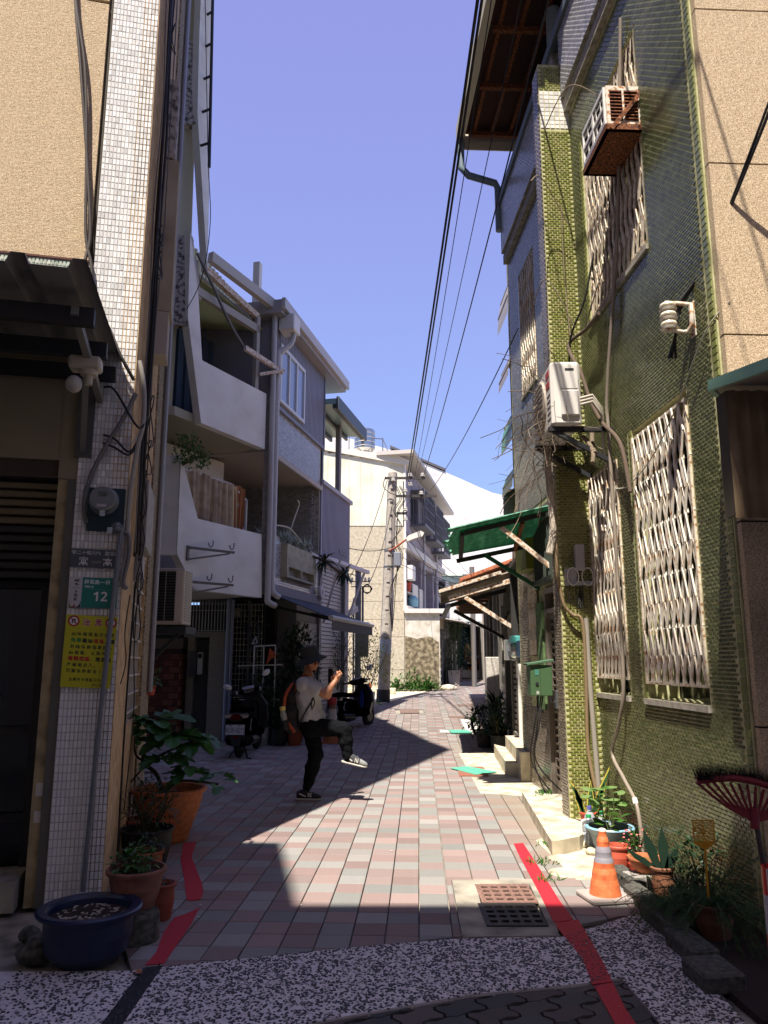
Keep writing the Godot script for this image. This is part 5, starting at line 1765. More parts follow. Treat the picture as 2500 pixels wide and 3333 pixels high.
const GLYPHS := {
	"此": "1418 3138 3555 0858 7178 9574 7898 9896", "條": "2004 1318 4247 7054 5385 8447 5696 7579", "巷": "1292 3034 7074 0494 3416 7499 3666 3638 3668 3888 8886",
	"道": "1021 0434 3417 1799 4051 8070 3292 4348 4383 8388 4585 4888", "前": "3041 7060 0292 2429 2454 5459 2656 2858 7478 9499 9989", "方": "5052 0292 4219 4575 7569 6949",
	"狹": "3114 1035 3539 3906 4292 7078 5366 9386 4696 7599 7449", "窄": "5051 1191 1113 9193 4214 7294 3425 3494 4549 4686 4888", "汽": "1122 0425 0927 4130 3292 4484 3676 7679 7999 9997",
	"車": "1191 5059 2282 2226 8286 2484 2686 0797", "無": "2011 1191 0494 0797 3137 5157 7177 2829 4849 6869 8899", "法": "1122 0425 0927 4393 6166 3696 6648 4888 7698",
	"通": "1021 0434 3417 1799 4191 9162 4348 4383 8388 4585 6368", "過": "1021 0434 3417 1799 4144 4181 8184 4484 3494 3448 9498 5676 5657 7677", "請": "1031 0232 1434 1636 1639 1939 4191 6064 4393 4595 5659 5696 9699 5898",
	"勿": "3014 2292 9289 8969 5218 7238", "將": "2029 0424 0529 4263 5484 5095 3696 8589 8979 5768", "您": "2002 1116 4042 4282 6266 4556 7586 2729 3788 8698", "的": "2012 1242 1218 4248 1545 1848 6053 5393 9388 8878 6576",
	"愛": "1181 2233 7263 1393 1315 9395 2748 3557 5597 4689 2799", "駛": "1018 1040 1242 1444 1747 0809 2829 3848 6065 5292 5595 7259 5599", "入": "3051 5109 5199", "以": "2127 2745 7149 6899",
	"免": "3012 3171 7153 1383 1316 8386 1686 4619 6668 6898 9896", "迴": "1021 0434 3417 1799 4191 4147 9197 4797 5373 5356 7376 5676", "轉": "0141 2029 1242 1216 4246 1444 1646 0747 5191 7077 5292 5295 9295 5595 4797 8689 8979",
	"困": "1191 1119 9199 1999 3373 5257 5335 5377", "難": "0242 2027 1434 1416 3436 1636 0848 2709 2749 6053 5259 5392 5595 5797 5999 7379", "阻": "1119 1141 4134 3446 4626 5158 5181 8188 5383 5585 4999",
	"擋": "0333 2029 2919 0636 6062 4292 4244 9294 5373 5575 5659 9699 5696 7679 5999", "住": "2004 1319 5061 4393 4696 7379 3999", "戶": "5030 2281 2219 8284 2484", "出": "5059 2124 8184 2484 1519 9599 1999", "。": "1737 3739 1939 1719", "，": "1827",
	"感": "1181 2242 2344 7188 8090 2527 2738 3858 8698", "謝": "1031 0232 1434 1636 1639 1939 4147 6168 4363 4565 4767 6748 7393 8589 9089", "配": "0141 1218 4248 1242 1848 1545 5191 9194 5494 5458 5898 9896", "合": "5014 5094 3464 2686 2629 8689 2989", "！": "5156 5859",
	"台": "5023 2383 2585 2529 8589 2989", "南": "0191 5053 1393 1319 9399 3575 3777 5359", "市": "5051 0292 2427 2484 8487 5059", "中": "2282 2226 8286 2686 5059", "西": "0191 1393 1318 9398 1898 4146 6166 6686", "區": "9111 1119 1999 3262 3234 6264 3464 3656 3738 5658 3858 6686 6668 8688",
	"公": "3025 6095 4528 2888 7699", "所": "1014 1444 1909 6164 6494 8489 6459", "關": "1119 1141 4143 1343 6191 9199 6163 6393 3656 3858 3557 5557", "心": "1518 3439 3979 7977 5254 8386", "府": "5051 1191 1119 4325 3439 5494 8388 8878 6567",
	"路": "1141 1114 4144 1444 2428 2646 1618 0949 6154 8256 5282 5696 5659 9699 5999", "九": "0393 4109 7378 7898 9896", "六": "5052 1393 4519 6599", "二": "2282 0898", "十": "0595 5059", "號": "1141 1114 4144 1444 0555 2527 2747 4749 4939 7072 7292 6394 6359 7577 7797",
	"高": "5051 0292 3373 3335 7375 3575 1696 1619 9699 4767 4868 4748 6768", "寓": "5051 1191 1113 9193 3373 3336 7376 3676 1797 1719 9799 5359 4868", "段": "3012 1219 1434 1636 2919 6164 6181 8184 8494 5585 8549 5599", "一": "0595", "注": "1122 0425 0927 5162 3494 3696 6469 3999", "意": "5051 2181 3243 7263 1393 3474 3437 7477 3676 2719 4849 4988 7698",
}
func brush(im: Image, a: Vector2, b: Vector2, w: float, c: Color) -> void:
	var n := int(ceil(a.distance_to(b) * 2)) + 1
	for i in n + 1:
		var p := a.lerp(b, float(i) / n)
		for y in range(int(p.y - w), int(p.y + w) + 1):
			for x in range(int(p.x - w), int(p.x + w) + 1):
				if x >= 0 and y >= 0 and x < im.get_width() and y < im.get_height() and Vector2(x, y).distance_to(p) <= w * 0.5 + 0.3:
					im.set_pixel(x, y, c)
func letters(im: Image, s: String, x: float, y: float, size: float, step: float, w: float, cs: Array) -> void:
	for i in s.length():
		var gl: String = GLYPHS.get(s[i], "")
		for st in gl.split(" ", false):
			brush(im, Vector2(x + float(st[0]) * size / 9, y + float(st[1]) * size / 9), Vector2(x + float(st[2]) * size / 9, y + float(st[3]) * size / 9), w, cs[mini(i, cs.size() - 1)])
		x += step
func ring(im: Image, c: Vector2, r0: float, r1: float, col: Color) -> void:
	for y in range(int(c.y - r1), int(c.y + r1) + 1):
		for x in range(int(c.x - r1), int(c.x + r1) + 1):
			var d := Vector2(x, y).distance_to(c)
			if d >= r0 and d <= r1 and x >= 0 and y >= 0 and x < im.get_width() and y < im.get_height():
				im.set_pixel(x, y, col)
func printed(im: Image, rough := 0.5) -> StandardMaterial3D:
	var m := StandardMaterial3D.new()
	m.albedo_texture = ImageTexture.create_from_image(im)
	m.roughness = rough
	return m
func sign_plate(o: Node3D, q: Array, z: float, im: Image, back: Material) -> void:
	var g := Geo.new()
	g.quad(V(q[0].x, q[0].y, z), V(q[1].x, q[1].y, z), V(q[2].x, q[2].y, z), V(q[3].x, q[3].y, z))
	part(o, "printed_face", g, printed(im))
	g = Geo.new()
	g.prism(PackedVector2Array(q), z - 0.008, z - 0.0012)
	part(o, "plate", g, back)
func text_mesh(o: Node3D, s: String, h: float, at: Vector3, m: Material, called := "lettering", depth := 0.002, b := Basis.IDENTITY, bold := true) -> void:
	var t := TextMesh.new()
	var f := SystemFont.new()
	f.font_names = PackedStringArray(["Droid Sans"])
	f.font_weight = 700 if bold else 400
	t.font = f
	t.text = s
	t.font_size = 64
	t.pixel_size = h / 46.0
	t.depth = depth
	var i := MeshInstance3D.new()
	i.mesh = t
	i.material_override = m
	i.name = called
	i.transform = Transform3D(b, at)
	o.add_child(i, true)
func build_left_house() -> void:
	var o := thing("white_tiled_house", "tall corner house with a white mosaic tiled pier and tan pebble dashed front", "building", P(-1.779, 0, 5.211), turn_of(0.974, 0.225))
	var g := Geo.new()
	g.bx(-9.0, -0.345, 3.75, 17.3, -3.3, -0.031)
	g.bx(-9.0, -2.4, 0.0, 3.75, -3.3, -0.03)
	g.bx(-2.4, -0.2, 0.0, 3.75, -3.3, -1.2)
	g.bx(-0.344, -0.13, 0.0, 17.3, -3.3, -0.361)
	g.bx(-9.0, 0.0, 14.5, 17.4, -11.2, -3.31)
	g.bx(-9.0, -0.9, 0.0, 14.5, -6.8, -3.31)
	part(o, "wall", g, Q("4a453c", 0.9))
	pbx(o, "pier", [-0.336, 0.0, 0.0, 17.4, -0.36, 0.0], W.grout_white)
	var wt := [Color(0.74, 0.735, 0.72), Color(0.70, 0.70, 0.69), Color(0.78, 0.775, 0.76), Color(0.65, 0.66, 0.655), Color(0.73, 0.74, 0.745)]
	tile_field(o, -0.336, 0.0, 0.0, 9.0, 0.0, 0.0258, 0.05, 0.0034, false, [], wt, [-0.336, 0.0, 0.15, 1.30], 0.004)
	pbx(o, "tile_band", [-9.0, -0.336, 4.14, 4.345, -0.03, -0.012], W.grout_white)
	tile_field(o, -2.2, -0.338, 4.145, 4.345, -0.012, 0.0258, 0.05, 0.004, false, [], [Color(0.42, 0.50, 0.42), Color(0.37, 0.46, 0.385), Color(0.47, 0.53, 0.45)], [], 0.004)
	pbx(o, "pebble_panel", [-9.0, -0.372, 4.36, 6.53, -0.03, -0.005], W.pebbledash)
	pbx(o, "pebble_panel", [-9.0, -0.372, 6.56, 9.0, -0.03, -0.005], W.pebbledash)
	pbx(o, "groove_strip", [-9.0, -0.37, 4.345, 4.36, -0.03, -0.001], Q("5b3a30", 0.9))
	g = Geo.new()
	g.bx(-2.4, -0.46, 2.86, 3.75, -0.35, -0.02)
	g.bx(-0.46, -0.336, 2.73, 3.75, -0.2, -0.011)
	part(o, "lintel", g, Q("8c8168", 0.9))
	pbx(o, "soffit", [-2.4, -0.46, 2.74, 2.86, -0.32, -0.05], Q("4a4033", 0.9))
	var gold := nmat([[0.0, H("5d5038")], [0.5, H("9b8b66")], [1.0, H("b5a57e")]], 0.02, 1.0, 0.6, 0.0, 0, 4, 91, 256)
	var fr := pbx(o, "shutter_rail", [-0.46, -0.395, 0.0, 2.73, -0.2, -0.03], gold)
	pbx(o, "door_frame", [-0.395, -0.337, 0.0, 2.73, -0.2, -0.012], Q("5d5c55", 0.6))
	for i in 11:
		g = Geo.new()
		g.box(V(-1.43, 2.70 - i * 0.062, -0.16), V(1.94, 0.05, 0.03), Basis(Vector3.RIGHT, 0.2), 0.008)
		part(fr, "slat", g, mat(H("6b6046") if i < 5 else H("34322c"), 0.5, 0.3))
	pbx(o, "door_glass", [-2.4, -0.46, 0.0, 2.06, -0.4, -0.36], W.dark_glass)
	g = Geo.new()
	for y in [0.02, 0.46, 1.02, 2.0]:
		g.bx(-2.4, -0.46, y, y + 0.05, -0.35, -0.3)
	for x in [-1.3, -0.56]:
		g.bx(x, x + 0.05, 0.0, 2.05, -0.352, -0.302)
	part(o, "door_bars", g, Q("1e1d1b", 0.6))
	pbx(o, "threshold", [-2.2, -0.5, 0.0, 0.18, -0.34, 0.05], W.concrete)
	var st := Geo.new()
	st.bx(-0.44, -0.40, 0.66, 0.74, -0.03, -0.0285)
	part(o, "sticker", st, Q("bfbdb5", 0.7), "small white printed sticker")
	st = Geo.new()
	st.bx(-0.44, -0.40, 0.50, 0.57, -0.03, -0.0285)
	part(o, "sticker", st, Q("bfbdb5", 0.7))
	g = Geo.new()
	g.xf = Transform3D(Basis(V(0, 1, 0), PI / 2), Vector3.ZERO)
	g.holed(0.0, 2.05, 0.0, 17.4, -0.12, 0.004, [[0.78, 2.03, 1.03, 2.42]])
	part(o, "side_wall", g, W.beige_wall)
	pbx(o, "window", [-0.14, -0.1, 1.0, 2.45, -2.05, -0.75], Q("b9b4ad", 0.5))
	var grl := pbx(o, "window_lattice", [-0.10, -0.005, 1.0, 1.03, -2.04, -0.77], Q("b7b3aa", 0.6), "white square window lattice")
	for i in 9:
		pbx(grl, "bar", [-0.035, -0.02, 1.03, 2.42, -0.80 - i * 0.15, -0.785 - i * 0.15], Q("b7b3aa", 0.6))
	for i in 10:
		pbx(grl, "bar", [-0.02, -0.004, 1.09 + i * 0.145, 1.105 + i * 0.145, -2.03, -0.78], Q("b7b3aa", 0.6))
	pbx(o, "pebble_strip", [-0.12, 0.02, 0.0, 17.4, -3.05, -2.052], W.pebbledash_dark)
	pbx(o, "rear_wall", [-0.12, 0.006, 0.0, 17.4, -3.34, -3.052], W.beige_wall)
	pbx(o, "beam", [0.005, 0.14, 4.62, 6.15, -1.6, -1.3], W.cracked)
	pbx(o, "beam", [0.005, 0.12, 4.2, 4.615, -1.58, -1.3], Q("a9a49c", 0.85))
	pbx(o, "wall_box", [0.005, 0.10, 6.16, 7.0, -1.55, -1.28, 0.01], W.mottled)
	g = Geo.new()
	for i in 3:
		g.tube([V(0.05, 1.2, -2.75 - 0.08 * i), V(0.05, 9.5, -2.75 - 0.08 * i)], 0.022, 8)
	part(o, "conduit", g, Q("8a8a90", 0.5))
	var a := thing("corrugated_awning", "grey ribbed metal awning on dark beams over the dark shutter door", "awning", P(-1.779, 0, 5.211), turn_of(0.974, 0.225))
	g = Geo.new()
	g.xf = Transform3D(Basis(V(1, 0, 0), V(0, -0.066, 0.9978), V(0, 0.9978, 0.066)).rotated(V(0, 1, 0), 0), V(-3.4, 3.61, -0.02))
	g.xf = Transform3D(Basis(V(-1, 0, 0), V(0, -0.066, 0.9978), V(0, 0.9978, 0.066)), V(-0.1, 3.61, -0.02))
	g.sheet(0.0, 3.3, 0.0, 1.55, 0.30, 0.055, 0.004, 0.09)
	part(a, "sheet", g, Q("7b7a78", 0.55, 0.2))
	for k in [[0.55, 3.49], [1.12, 3.455], [0.05, 3.52]]:
		pbx(a, "beam", [-3.4, -0.12, k[1] - 0.1, k[1], k[0], k[0] + 0.06], Q("1f2022", 0.6))
	var grey := Q("77756e", 0.6)
	g = Geo.new()
	g.bar(V(-0.22, 3.30, 0.02), V(-0.22, 3.42, 1.2), 0.04, 0.05)
	part(a, "arm", g, grey)
	g = Geo.new()
	g.bar(V(-0.31, 2.93, 0.02), V(-0.23, 3.36, 0.62), 0.035, 0.035)
	part(a, "brace", g, grey)
	pbx(a, "wall_plate", [-0.36, -0.25, 2.88, 3.45, 0.008, 0.025], Q("4f4e49", 0.6))
	var jb := thing("lamp_box", "beige plastic lamp box hung under the ribbed awning", "lamp", P(-1.84, 3.28, 4.55), 0.2)
	g = Geo.new()
	g.bx(-0.12, 0.07, 0.0, 0.085, -0.06, 0.06, 0.015)
	g.lathe([Vector2(0.0, -0.09), Vector2(0.022, -0.09), Vector2(0.025, -0.035), Vector2(0.05, -0.03), Vector2(0.055, 0.0)], 14, V(0.0, 0, 0))
	part(jb, "case", g, Q("b3aa95", 0.5))
	g = Geo.new()
	g.ball(V(-0.08, -0.1, 0.03), V(0.05, 0.055, 0.05))
	part(jb, "shade", g, Q("a7a39a", 0.5))
	build_left_signs(o)
func build_left_signs(_o: Node3D) -> void:
	var at := P(-1.779, 0, 5.211)
	var tn := turn_of(0.974, 0.225)
	var im := Image.create(300, 440, false, Image.FORMAT_RGB8)
	im.fill(H("b9b418"))
	ring(im, Vector2(45, 38), 0, 34, H("a3242c"))
	ring(im, Vector2(45, 38), 0, 24, H("d9d5cf"))
	brush(im, Vector2(37, 50), Vector2(38, 30), 7, H("1a1a1a"))
	brush(im, Vector2(38, 28), Vector2(52, 28), 7, H("1a1a1a"))
	brush(im, Vector2(52, 28), Vector2(52, 50), 7, H("1a1a1a"))
	brush(im, Vector2(26, 20), Vector2(64, 56), 5, H("a3242c"))
	ring(im, Vector2(262, 38), 0, 34, H("a3242c"))
	ring(im, Vector2(262, 38), 0, 24, H("d9d5cf"))
	brush(im, Vector2(254, 26), Vector2(262, 52), 9, H("1a1a1a"))
	brush(im, Vector2(243, 20), Vector2(281, 56), 5, H("a3242c"))
	letters(im, "注意", 100, 18, 40, 66, 8, [H("d9a9b0")])
	letters(im, "注意", 100, 18, 40, 66, 4, [H("8a1a3a")])
	for i in 11:
		ring(im, Vector2(62 + i * 20, 84), 0, 2, H("4a4a14"))
	var ink := H("2c3410")
	var red := H("a8321c")
	var gr := H("1c7a34")
	letters(im, "此條巷道前方狹窄", 40, 104, 22, 32, 3, [ink])
	letters(im, "汽車無法通過，請", 38, 142, 24, 33, 5, [gr, gr, H("1a2a1a"), H("1a2a1a"), red, red, ink, ink])
	letters(im, "勿將您的愛車駛入", 37, 182, 22, 32, 3, [ink])
	letters(im, "此巷道，以免汽車", 33, 218, 22, 32, 3, [ink])
	letters(im, "迴轉困難，阻擋住", 30, 253, 24, 33, 5, [red, red, red, red, ink, ink, ink, ink])
	letters(im, "戶巷道出入。", 26, 292, 22, 32, 3, [ink])
	letters(im, "感謝您的配合！！", 24, 328, 22, 32, 3, [ink])
	letters(im, "台南市中西區公所", 46, 382, 18, 25, 2.4, [ink])
	letters(im, "關心您", 190, 412, 18, 22, 2.2, [H("55551c")])
	var y := thing("yellow_notice", "yellow notice plate with red no turning circles and dark characters on the white pier", "sign", at, tn)
	sign_plate(y, [Vector2(-0.336, 1.339), Vector2(-0.03, 1.325), Vector2(-0.006, 1.79), Vector2(-0.33, 1.807)], 0.03, im, Q("8f8b16", 0.6))
	im = Image.create(256, 168, false, Image.FORMAT_RGB8)
	im.fill(H("0c7467"))
	for yy in 168:
		for x in 66:
			im.set_pixel(x, yy, H("b9b7b8"))
	brush(im, Vector2(24, 22), Vector2(46, 14), 6, H("3a2a26"))
	brush(im, Vector2(28, 14), Vector2(44, 26), 5, H("3a2a26"))
	brush(im, Vector2(26, 38), Vector2(46, 40), 4, H("3a2a26"))
	brush(im, Vector2(34, 32), Vector2(34, 46), 4, H("3a2a26"))
	brush(im, Vector2(14, 60), Vector2(54, 60), 2, H("6a6a6a"))
	letters(im, "中", 26, 72, 16, 16, 2.4, [H("4a4a4a")])
	letters(im, "西", 26, 92, 16, 16, 2.4, [H("4a4a4a")])
	letters(im, "區", 26, 112, 16, 16, 2.4, [H("4a4a4a")])
	for i in 34:
		brush(im, Vector2(4, 166 - i), Vector2(4 + (34 - i) * 0.9, 166), 2, H("7a6a1a"))
		brush(im, Vector2(62, 166 - i), Vector2(62 - (34 - i) * 0.9, 166), 2, H("17181c"))
	for i in 16:
		brush(im, Vector2(20 + i, 167), Vector2(33, 150 + i), 2, H("8a1f2c"))
	letters(im, "府前路一段", 76, 12, 22, 28, 3.2, [H("c9d6d2")])
	letters(im, "巷", 112, 46, 13, 13, 2, [H("9dbdb5")])
	brush(im, Vector2(78, 66), Vector2(248, 66), 1, H("6fa79c"))
	var n := thing("house_number_plate", "green and white house number plate reading 12", "sign", at, tn)
	sign_plate(n, [Vector2(-0.326, 1.852), Vector2(-0.02, 1.848), Vector2(-0.018, 2.05), Vector2(-0.324, 2.055)], 0.026, im, Q("c9c7c2", 0.5))
	text_mesh(n, "12", 0.062, V(-0.128, 1.925, 0.0265), Q("d4d6d2", 0.5))
	text_mesh(n, "196", 0.017, V(-0.215, 1.991, 0.0265), Q("c9d6d2", 0.5))
	im = Image.create(256, 104, false, Image.FORMAT_RGB8)
	im.fill(H("4a5058"))
	letters(im, "號二十巷六九", 6, 8, 22, 25, 2.6, [H("b5b8ba")])
	letters(im, "路前府", 178, 8, 22, 26, 2.6, [H("b5b8ba")])
	letters(im, "寓", 44, 46, 44, 44, 5, [H("c9cbc9")])
	letters(im, "高", 170, 46, 44, 44, 5, [H("c9cbc9")])
	for i in 12:
		brush(im, Vector2(110, 68 + i), Vector2(160, 64 + i), 2, H("6f6d6a"))
	var e := thing("grey_name_plate", "grey enamel plate with a row of small and two large pale characters", "sign", at, tn)
	sign_plate(e, [Vector2(-0.335, 2.122), Vector2(-0.02, 2.116), Vector2(-0.02, 2.24), Vector2(-0.335, 2.246)], 0.024, im, Q("3a3f45", 0.6))
	var m := thing("electricity_meter", "round grey electricity meter on a dark green board", "electric meter", at, tn)
	var g := Geo.new()
	g.bx(-0.25, -0.01, 2.37, 2.67, 0.008, 0.03, 0.004)
	part(m, "board", g, Q("14333a", 0.6))
	g = Geo.new()
	g.xf = Transform3D(Basis(V(1, 0, 0), PI / 2), V(-0.145, 2.575, 0.03))
	g.lathe([Vector2(0.098, 0.0), Vector2(0.098, 0.02), Vector2(0.085, 0.03), Vector2(0.085, 0.1), Vector2(0.078, 0.11), Vector2(0.0, 0.112)], 32)
	part(m, "dial", g, Q("6f7678", 0.35))
	pbx(m, "display", [-0.17, -0.115, 2.59, 2.62, 0.142, 0.146], Q("4c5b55", 0.3))
	pbx(m, "label", [-0.175, -0.115, 2.515, 2.535, 0.142, 0.145], Q("a9a0a8", 0.6), "small pale label")
	for k in [[-0.155, 2.455], [-0.1, 2.34]]:
		pbx(m, "seal", [k[0], k[0] + 0.032, k[1], k[1] + 0.04, 0.13, 0.135], Q("a9b3b5", 0.5))
	g = Geo.new()
	g.ball(V(-0.05, 2.40, 0.06), V(0.035, 0.03, 0.03))
	g.ball(V(-0.045, 2.375, 0.08), V(0.032, 0.022, 0.02))
	part(m, "seal_knob", g, Q("6d6f6c", 0.3, 0.4))
	g = Geo.new()
	g.tube([V(-0.015, 2.40, 0.06), V(-0.02, 2.3, 0.075), V(-0.045, 1.75, 0.075), V(-0.07, 1.2, 0.06), V(-0.1, 0.3, 0.05), V(-0.105, 0.1, 0.05)], 0.017, 10)
	solo("meter_conduit", g, Q("6d7076", 0.5), "grey plastic conduit running down the white pier across the signs", "pipe", at, tn)
	var c := thing("corner_cables", "fat grey and white supply cables looping round the house corner", "cable", at, tn)
	ptube(c, "cable", [smooth([V(-0.25, 2.42, 0.03), V(-0.27, 2.55, 0.04), V(-0.24, 2.75, 0.04), V(-0.16, 2.95, 0.05), V(-0.06, 3.15, 0.06), V(0.02, 3.35, 0.06)]), 0.016, 8], W.cable_grey)
	ptube(c, "cable", [smooth([V(0.03, 3.6, 0.05), V(0.07, 3.4, 0.05), V(0.08, 3.15, 0.05), V(0.05, 2.95, 0.05), V(0.02, 2.6, 0.04), V(0.02, 2.2, 0.03), V(0.0, 2.05, 0.03), V(0.03, 1.98, 0.03)]), 0.016, 8], Q("9a958c", 0.6), "pale cable")
	ptube(c, "cable", [smooth([V(-0.01, 2.36, 0.06), V(0.03, 2.34, 0.06), V(0.04, 2.2, 0.05), V(0.015, 2.03, 0.04), V(0.04, 1.98, 0.03)]), 0.014, 8], W.cable_grey)
	for k in [[-0.18, 3.05, 0.0, 2.92], [-0.18, 2.99, 0.0, 2.9], [-0.17, 3.02, 0.01, 2.98], [-0.2, 3.4, 0.05, 3.1]]:
		ptube(c, "wire", [smooth([V(k[0], k[1], 0.01), V(k[0] + 0.08, k[1] - 0.04, 0.07), V(k[2], k[3], 0.08), V(k[2] + 0.05, k[3] + 0.1, 0.03)]), 0.008, 6], W.cable if k[1] != 3.02 else Q("a7a49c", 0.6))
func smooth(p: Array, n := 6) -> Array:
	var r := []
	for i in p.size() - 1:
		var a: Vector3 = p[maxi(i - 1, 0)]
		var b: Vector3 = p[i]
		var c: Vector3 = p[i + 1]
		var d: Vector3 = p[mini(i + 2, p.size() - 1)]
		for k in n:
			r.append(b.cubic_interpolate(c, a, d, float(k) / n))
	r.append(p[p.size() - 1])
	return r
func build_balcony_house() -> void:
	var o := thing("white_balcony_house", "white balcony house with slanting parapets next to the white tiled corner house", "building", P(-2.3, 0, 14.7), turn_of(0.45, 0.893))
	var g := Geo.new()
	g.prism(pts([[-0.05, 2.69], [-0.12, 3.9], [-1.97, 3.9], [-2.46, 4.92], [-2.44, 3.24], [-1.97, 2.69]]), -0.15, 0.0)
	part(o, "parapet", g, W.white_plaster, "lower white parapet with a slanting cheek")
	g = Geo.new()
	g.prism(pts([[-0.1, 5.6], [-0.1, 6.74], [-2.05, 6.74], [-2.24, 7.95], [-2.52, 9.0], [-2.47, 7.38], [-2.0, 5.6]]), -0.15, 0.0)
	part(o, "parapet", g, W.white_plaster, "upper white parapet with a slanting cheek")
	g = Geo.new()
	g.prism(pts([[-2.03, 8.5], [-2.06, 9.6], [-2.24, 14.0], [-2.3, 17.4], [-2.62, 17.4], [-2.56, 13.0], [-2.5, 11.4]]), -0.15, 0.0)
	part(o, "parapet", g, W.white_plaster, "topmost streaked white parapet")
	var ends := [[3.22, 4.9, W.white_plaster], [7.25, 8.95, W.mottled], [11.2, 12.95, W.mottled], [15.2, 17.0, W.mottled]]
	for e in ends:
		g = Geo.new()
		g.xf = Transform3D(Basis(V(0, 1, 0), -1.05), V(-2.45, 0, -0.02))
		g.bx(-0.28, 0.0, e[0], e[1], -0.16, 0.0)
		part(o, "parapet_end", g, e[2])
	for y in [2.69, 5.6, 8.5, 11.5, 14.6]:
		g = Geo.new()
		var x1 := -0.12 if y < 8 else -2.1
		g.prism(pts([[x1, -0.02], [-2.44, -0.02], [-3.0, -0.6], [-3.6, -3.4], [x1 + (0.5 if y < 8 else 0.0), -3.4]]), -0.0, 0.0)
		g = Geo.new()
		g.xf = Transform3D(Basis(V(1, 0, 0), V(0, 0, 1), V(0, -1, 0)), V(0, y + 0.02, 0))
		g.prism(pts([[x1, -0.16], [x1 + (0.3 if y < 8 else 0.0), -3.4], [-3.6, -3.4], [-3.05, -0.7], [-2.5, -0.16]]), -0.16, 0.0)
		part(o, "balcony_slab", g, mat(H("a09a86") if y > 5 else H("b0aca2"), 0.9))
	pbx(o, "back_wall", [-4.2, 0.35, 2.85, 5.58, -3.5, -1.35], W.white_plaster)
	pbx(o, "back_wall", [-5.5, -2.35, 5.62, 17.4, -6.5, -0.7], Q("8f8b82", 0.9))
	g = Geo.new()
	g.prism(pts([[-3.7, 5.75], [-2.42, 5.75], [-2.4, 8.5], [-2.14, 8.6], [-2.36, 17.4], [-3.7, 17.4]]), -0.66, -0.3)
	part(o, "side_wall", g, Q("9a947c", 0.9))
	g = Geo.new()
	for k in [[-1.75, 4.95, 0.2, 0.1], [-1.3, 4.88, 0.24, 0.09], [-0.9, 4.9, 0.18, 0.12], [-2.1, 5.05, 0.12, 0.14], [-0.5, 4.95, 0.14, 0.1]]:
		g.prism(pts([[k[0], k[1]], [k[0] + k[2] * 0.6, k[1] - k[3] * 0.4], [k[0] + k[2], k[1] + k[3] * 0.3], [k[0] + k[2] * 0.7, k[1] + k[3]], [k[0] + k[2] * 0.2, k[1] + k[3] * 0.7]]), -1.349, -1.345)
	part(o, "peeled_patches", g, Q("57544c", 0.95), "dark patches where plaster has peeled")
	g = Geo.new()
	g.xf = Transform3D(Basis.IDENTITY, V(0, 0, -1.3))
	g.sheet(-3.0, 0.2, 5.7, 8.0, 0.24, 0.05, 0.004, 0.06)
	g.xf = Transform3D()
	g.bx(-3.0, 0.3, 5.7, 8.0, -3.5, -1.31)
	part(o, "metal_wall", g, Q("4a5560", 0.45, 0.3))
	g = Geo.new()
	g.bx(-0.42, -0.32, 6.74, 8.3, -0.12, -0.04)
	g.bx(-2.3, -0.32, 7.95, 8.1, -0.14, -0.04)
	part(o, "frame", g, Q("a39d93", 0.7))
	g = Geo.new()
	g.bar(V(-2.02, 8.56, -0.1), V(-0.35, 8.3, -0.1), 0.1, 0.12)
	part(o, "roof_beam", g, W.rusty_white)
	g = Geo.new()
	g.bar(V(-1.96, 8.78, 0.0), V(0.05, 8.62, 0.1), 0.12, 0.2)
	part(o, "gutter", g, Q("b5aea3", 0.6))
	g = Geo.new()
	quad2(g, V(-2.0, 8.40, -0.2), V(0.0, 8.2, -0.2), V(0.0, 8.5, -2.8), V(-2.0, 8.7, -2.8))
	var cl := mat(Color(H("c9c79a"), 1.0), 0.4)
	cl.backlight_enabled = true
	cl.backlight = H("d9d7a8")
	part(o, "roof_sheet", g, cl)
	g = Geo.new()
	g.bar(V(-2.3, 8.6, -0.1), V(-2.1, 7.9, -0.1), 0.07, 0.07)
	g.bar(V(-2.0, 8.5, -0.3), V(-0.3, 8.3, -0.3), 0.06, 0.06)
	part(o, "strut", g, Q("a8a49d", 0.6))
	g = Geo.new()
	g.bar(V(-1.0, 7.35, 0.12), V(0.25, 7.3, 0.12), 0.06, 0.1)
	g.bar(V(-0.38, 7.05, 0.02), V(0.2, 7.3, 0.2), 0.06, 0.06)
	part(o, "bracket", g, W.rusty_white)
	ptube(o, "hose", [smooth([V(-2.35, 8.65, 0.03), V(-1.9, 8.2, 0.05), V(-1.4, 7.7, 0.06), V(-0.95, 7.36, 0.08)]), 0.028, 8], Q("6f6d6a", 0.6))
	g = Geo.new()
	g.tube(smooth([V(0.0, 8.45, 0.08), V(0.0, 6.7, 0.08), V(0.02, 4.0, 0.08), V(0.02, 2.75, 0.08), V(0.06, 2.6, 0.1), V(0.2, 2.55, 0.14)]), 0.058, 12)
	solo("downpipe", g, Q("b3b0ae", 0.5), "left one of two pale drainpipes between the balconies and the grey house", "pipe", P(-2.3, 0, 14.7), turn_of(0.45, 0.893))
	g = Geo.new()
	g.tube(smooth([V(0.38, 8.2, 0.3), V(0.36, 7.95, 0.26), V(0.2, 7.7, 0.12), V(0.16, 7.4, 0.08), V(0.16, 4.0, 0.08), V(0.16, 2.95, 0.08), V(0.2, 2.78, 0.12), V(0.3, 2.72, 0.16)]), 0.055, 12)
	solo("downpipe", g, Q("bcbab9", 0.5), "right drainpipe with an elbow below the gutter box of the grey house", "pipe", P(-2.3, 0, 14.7), turn_of(0.45, 0.893))
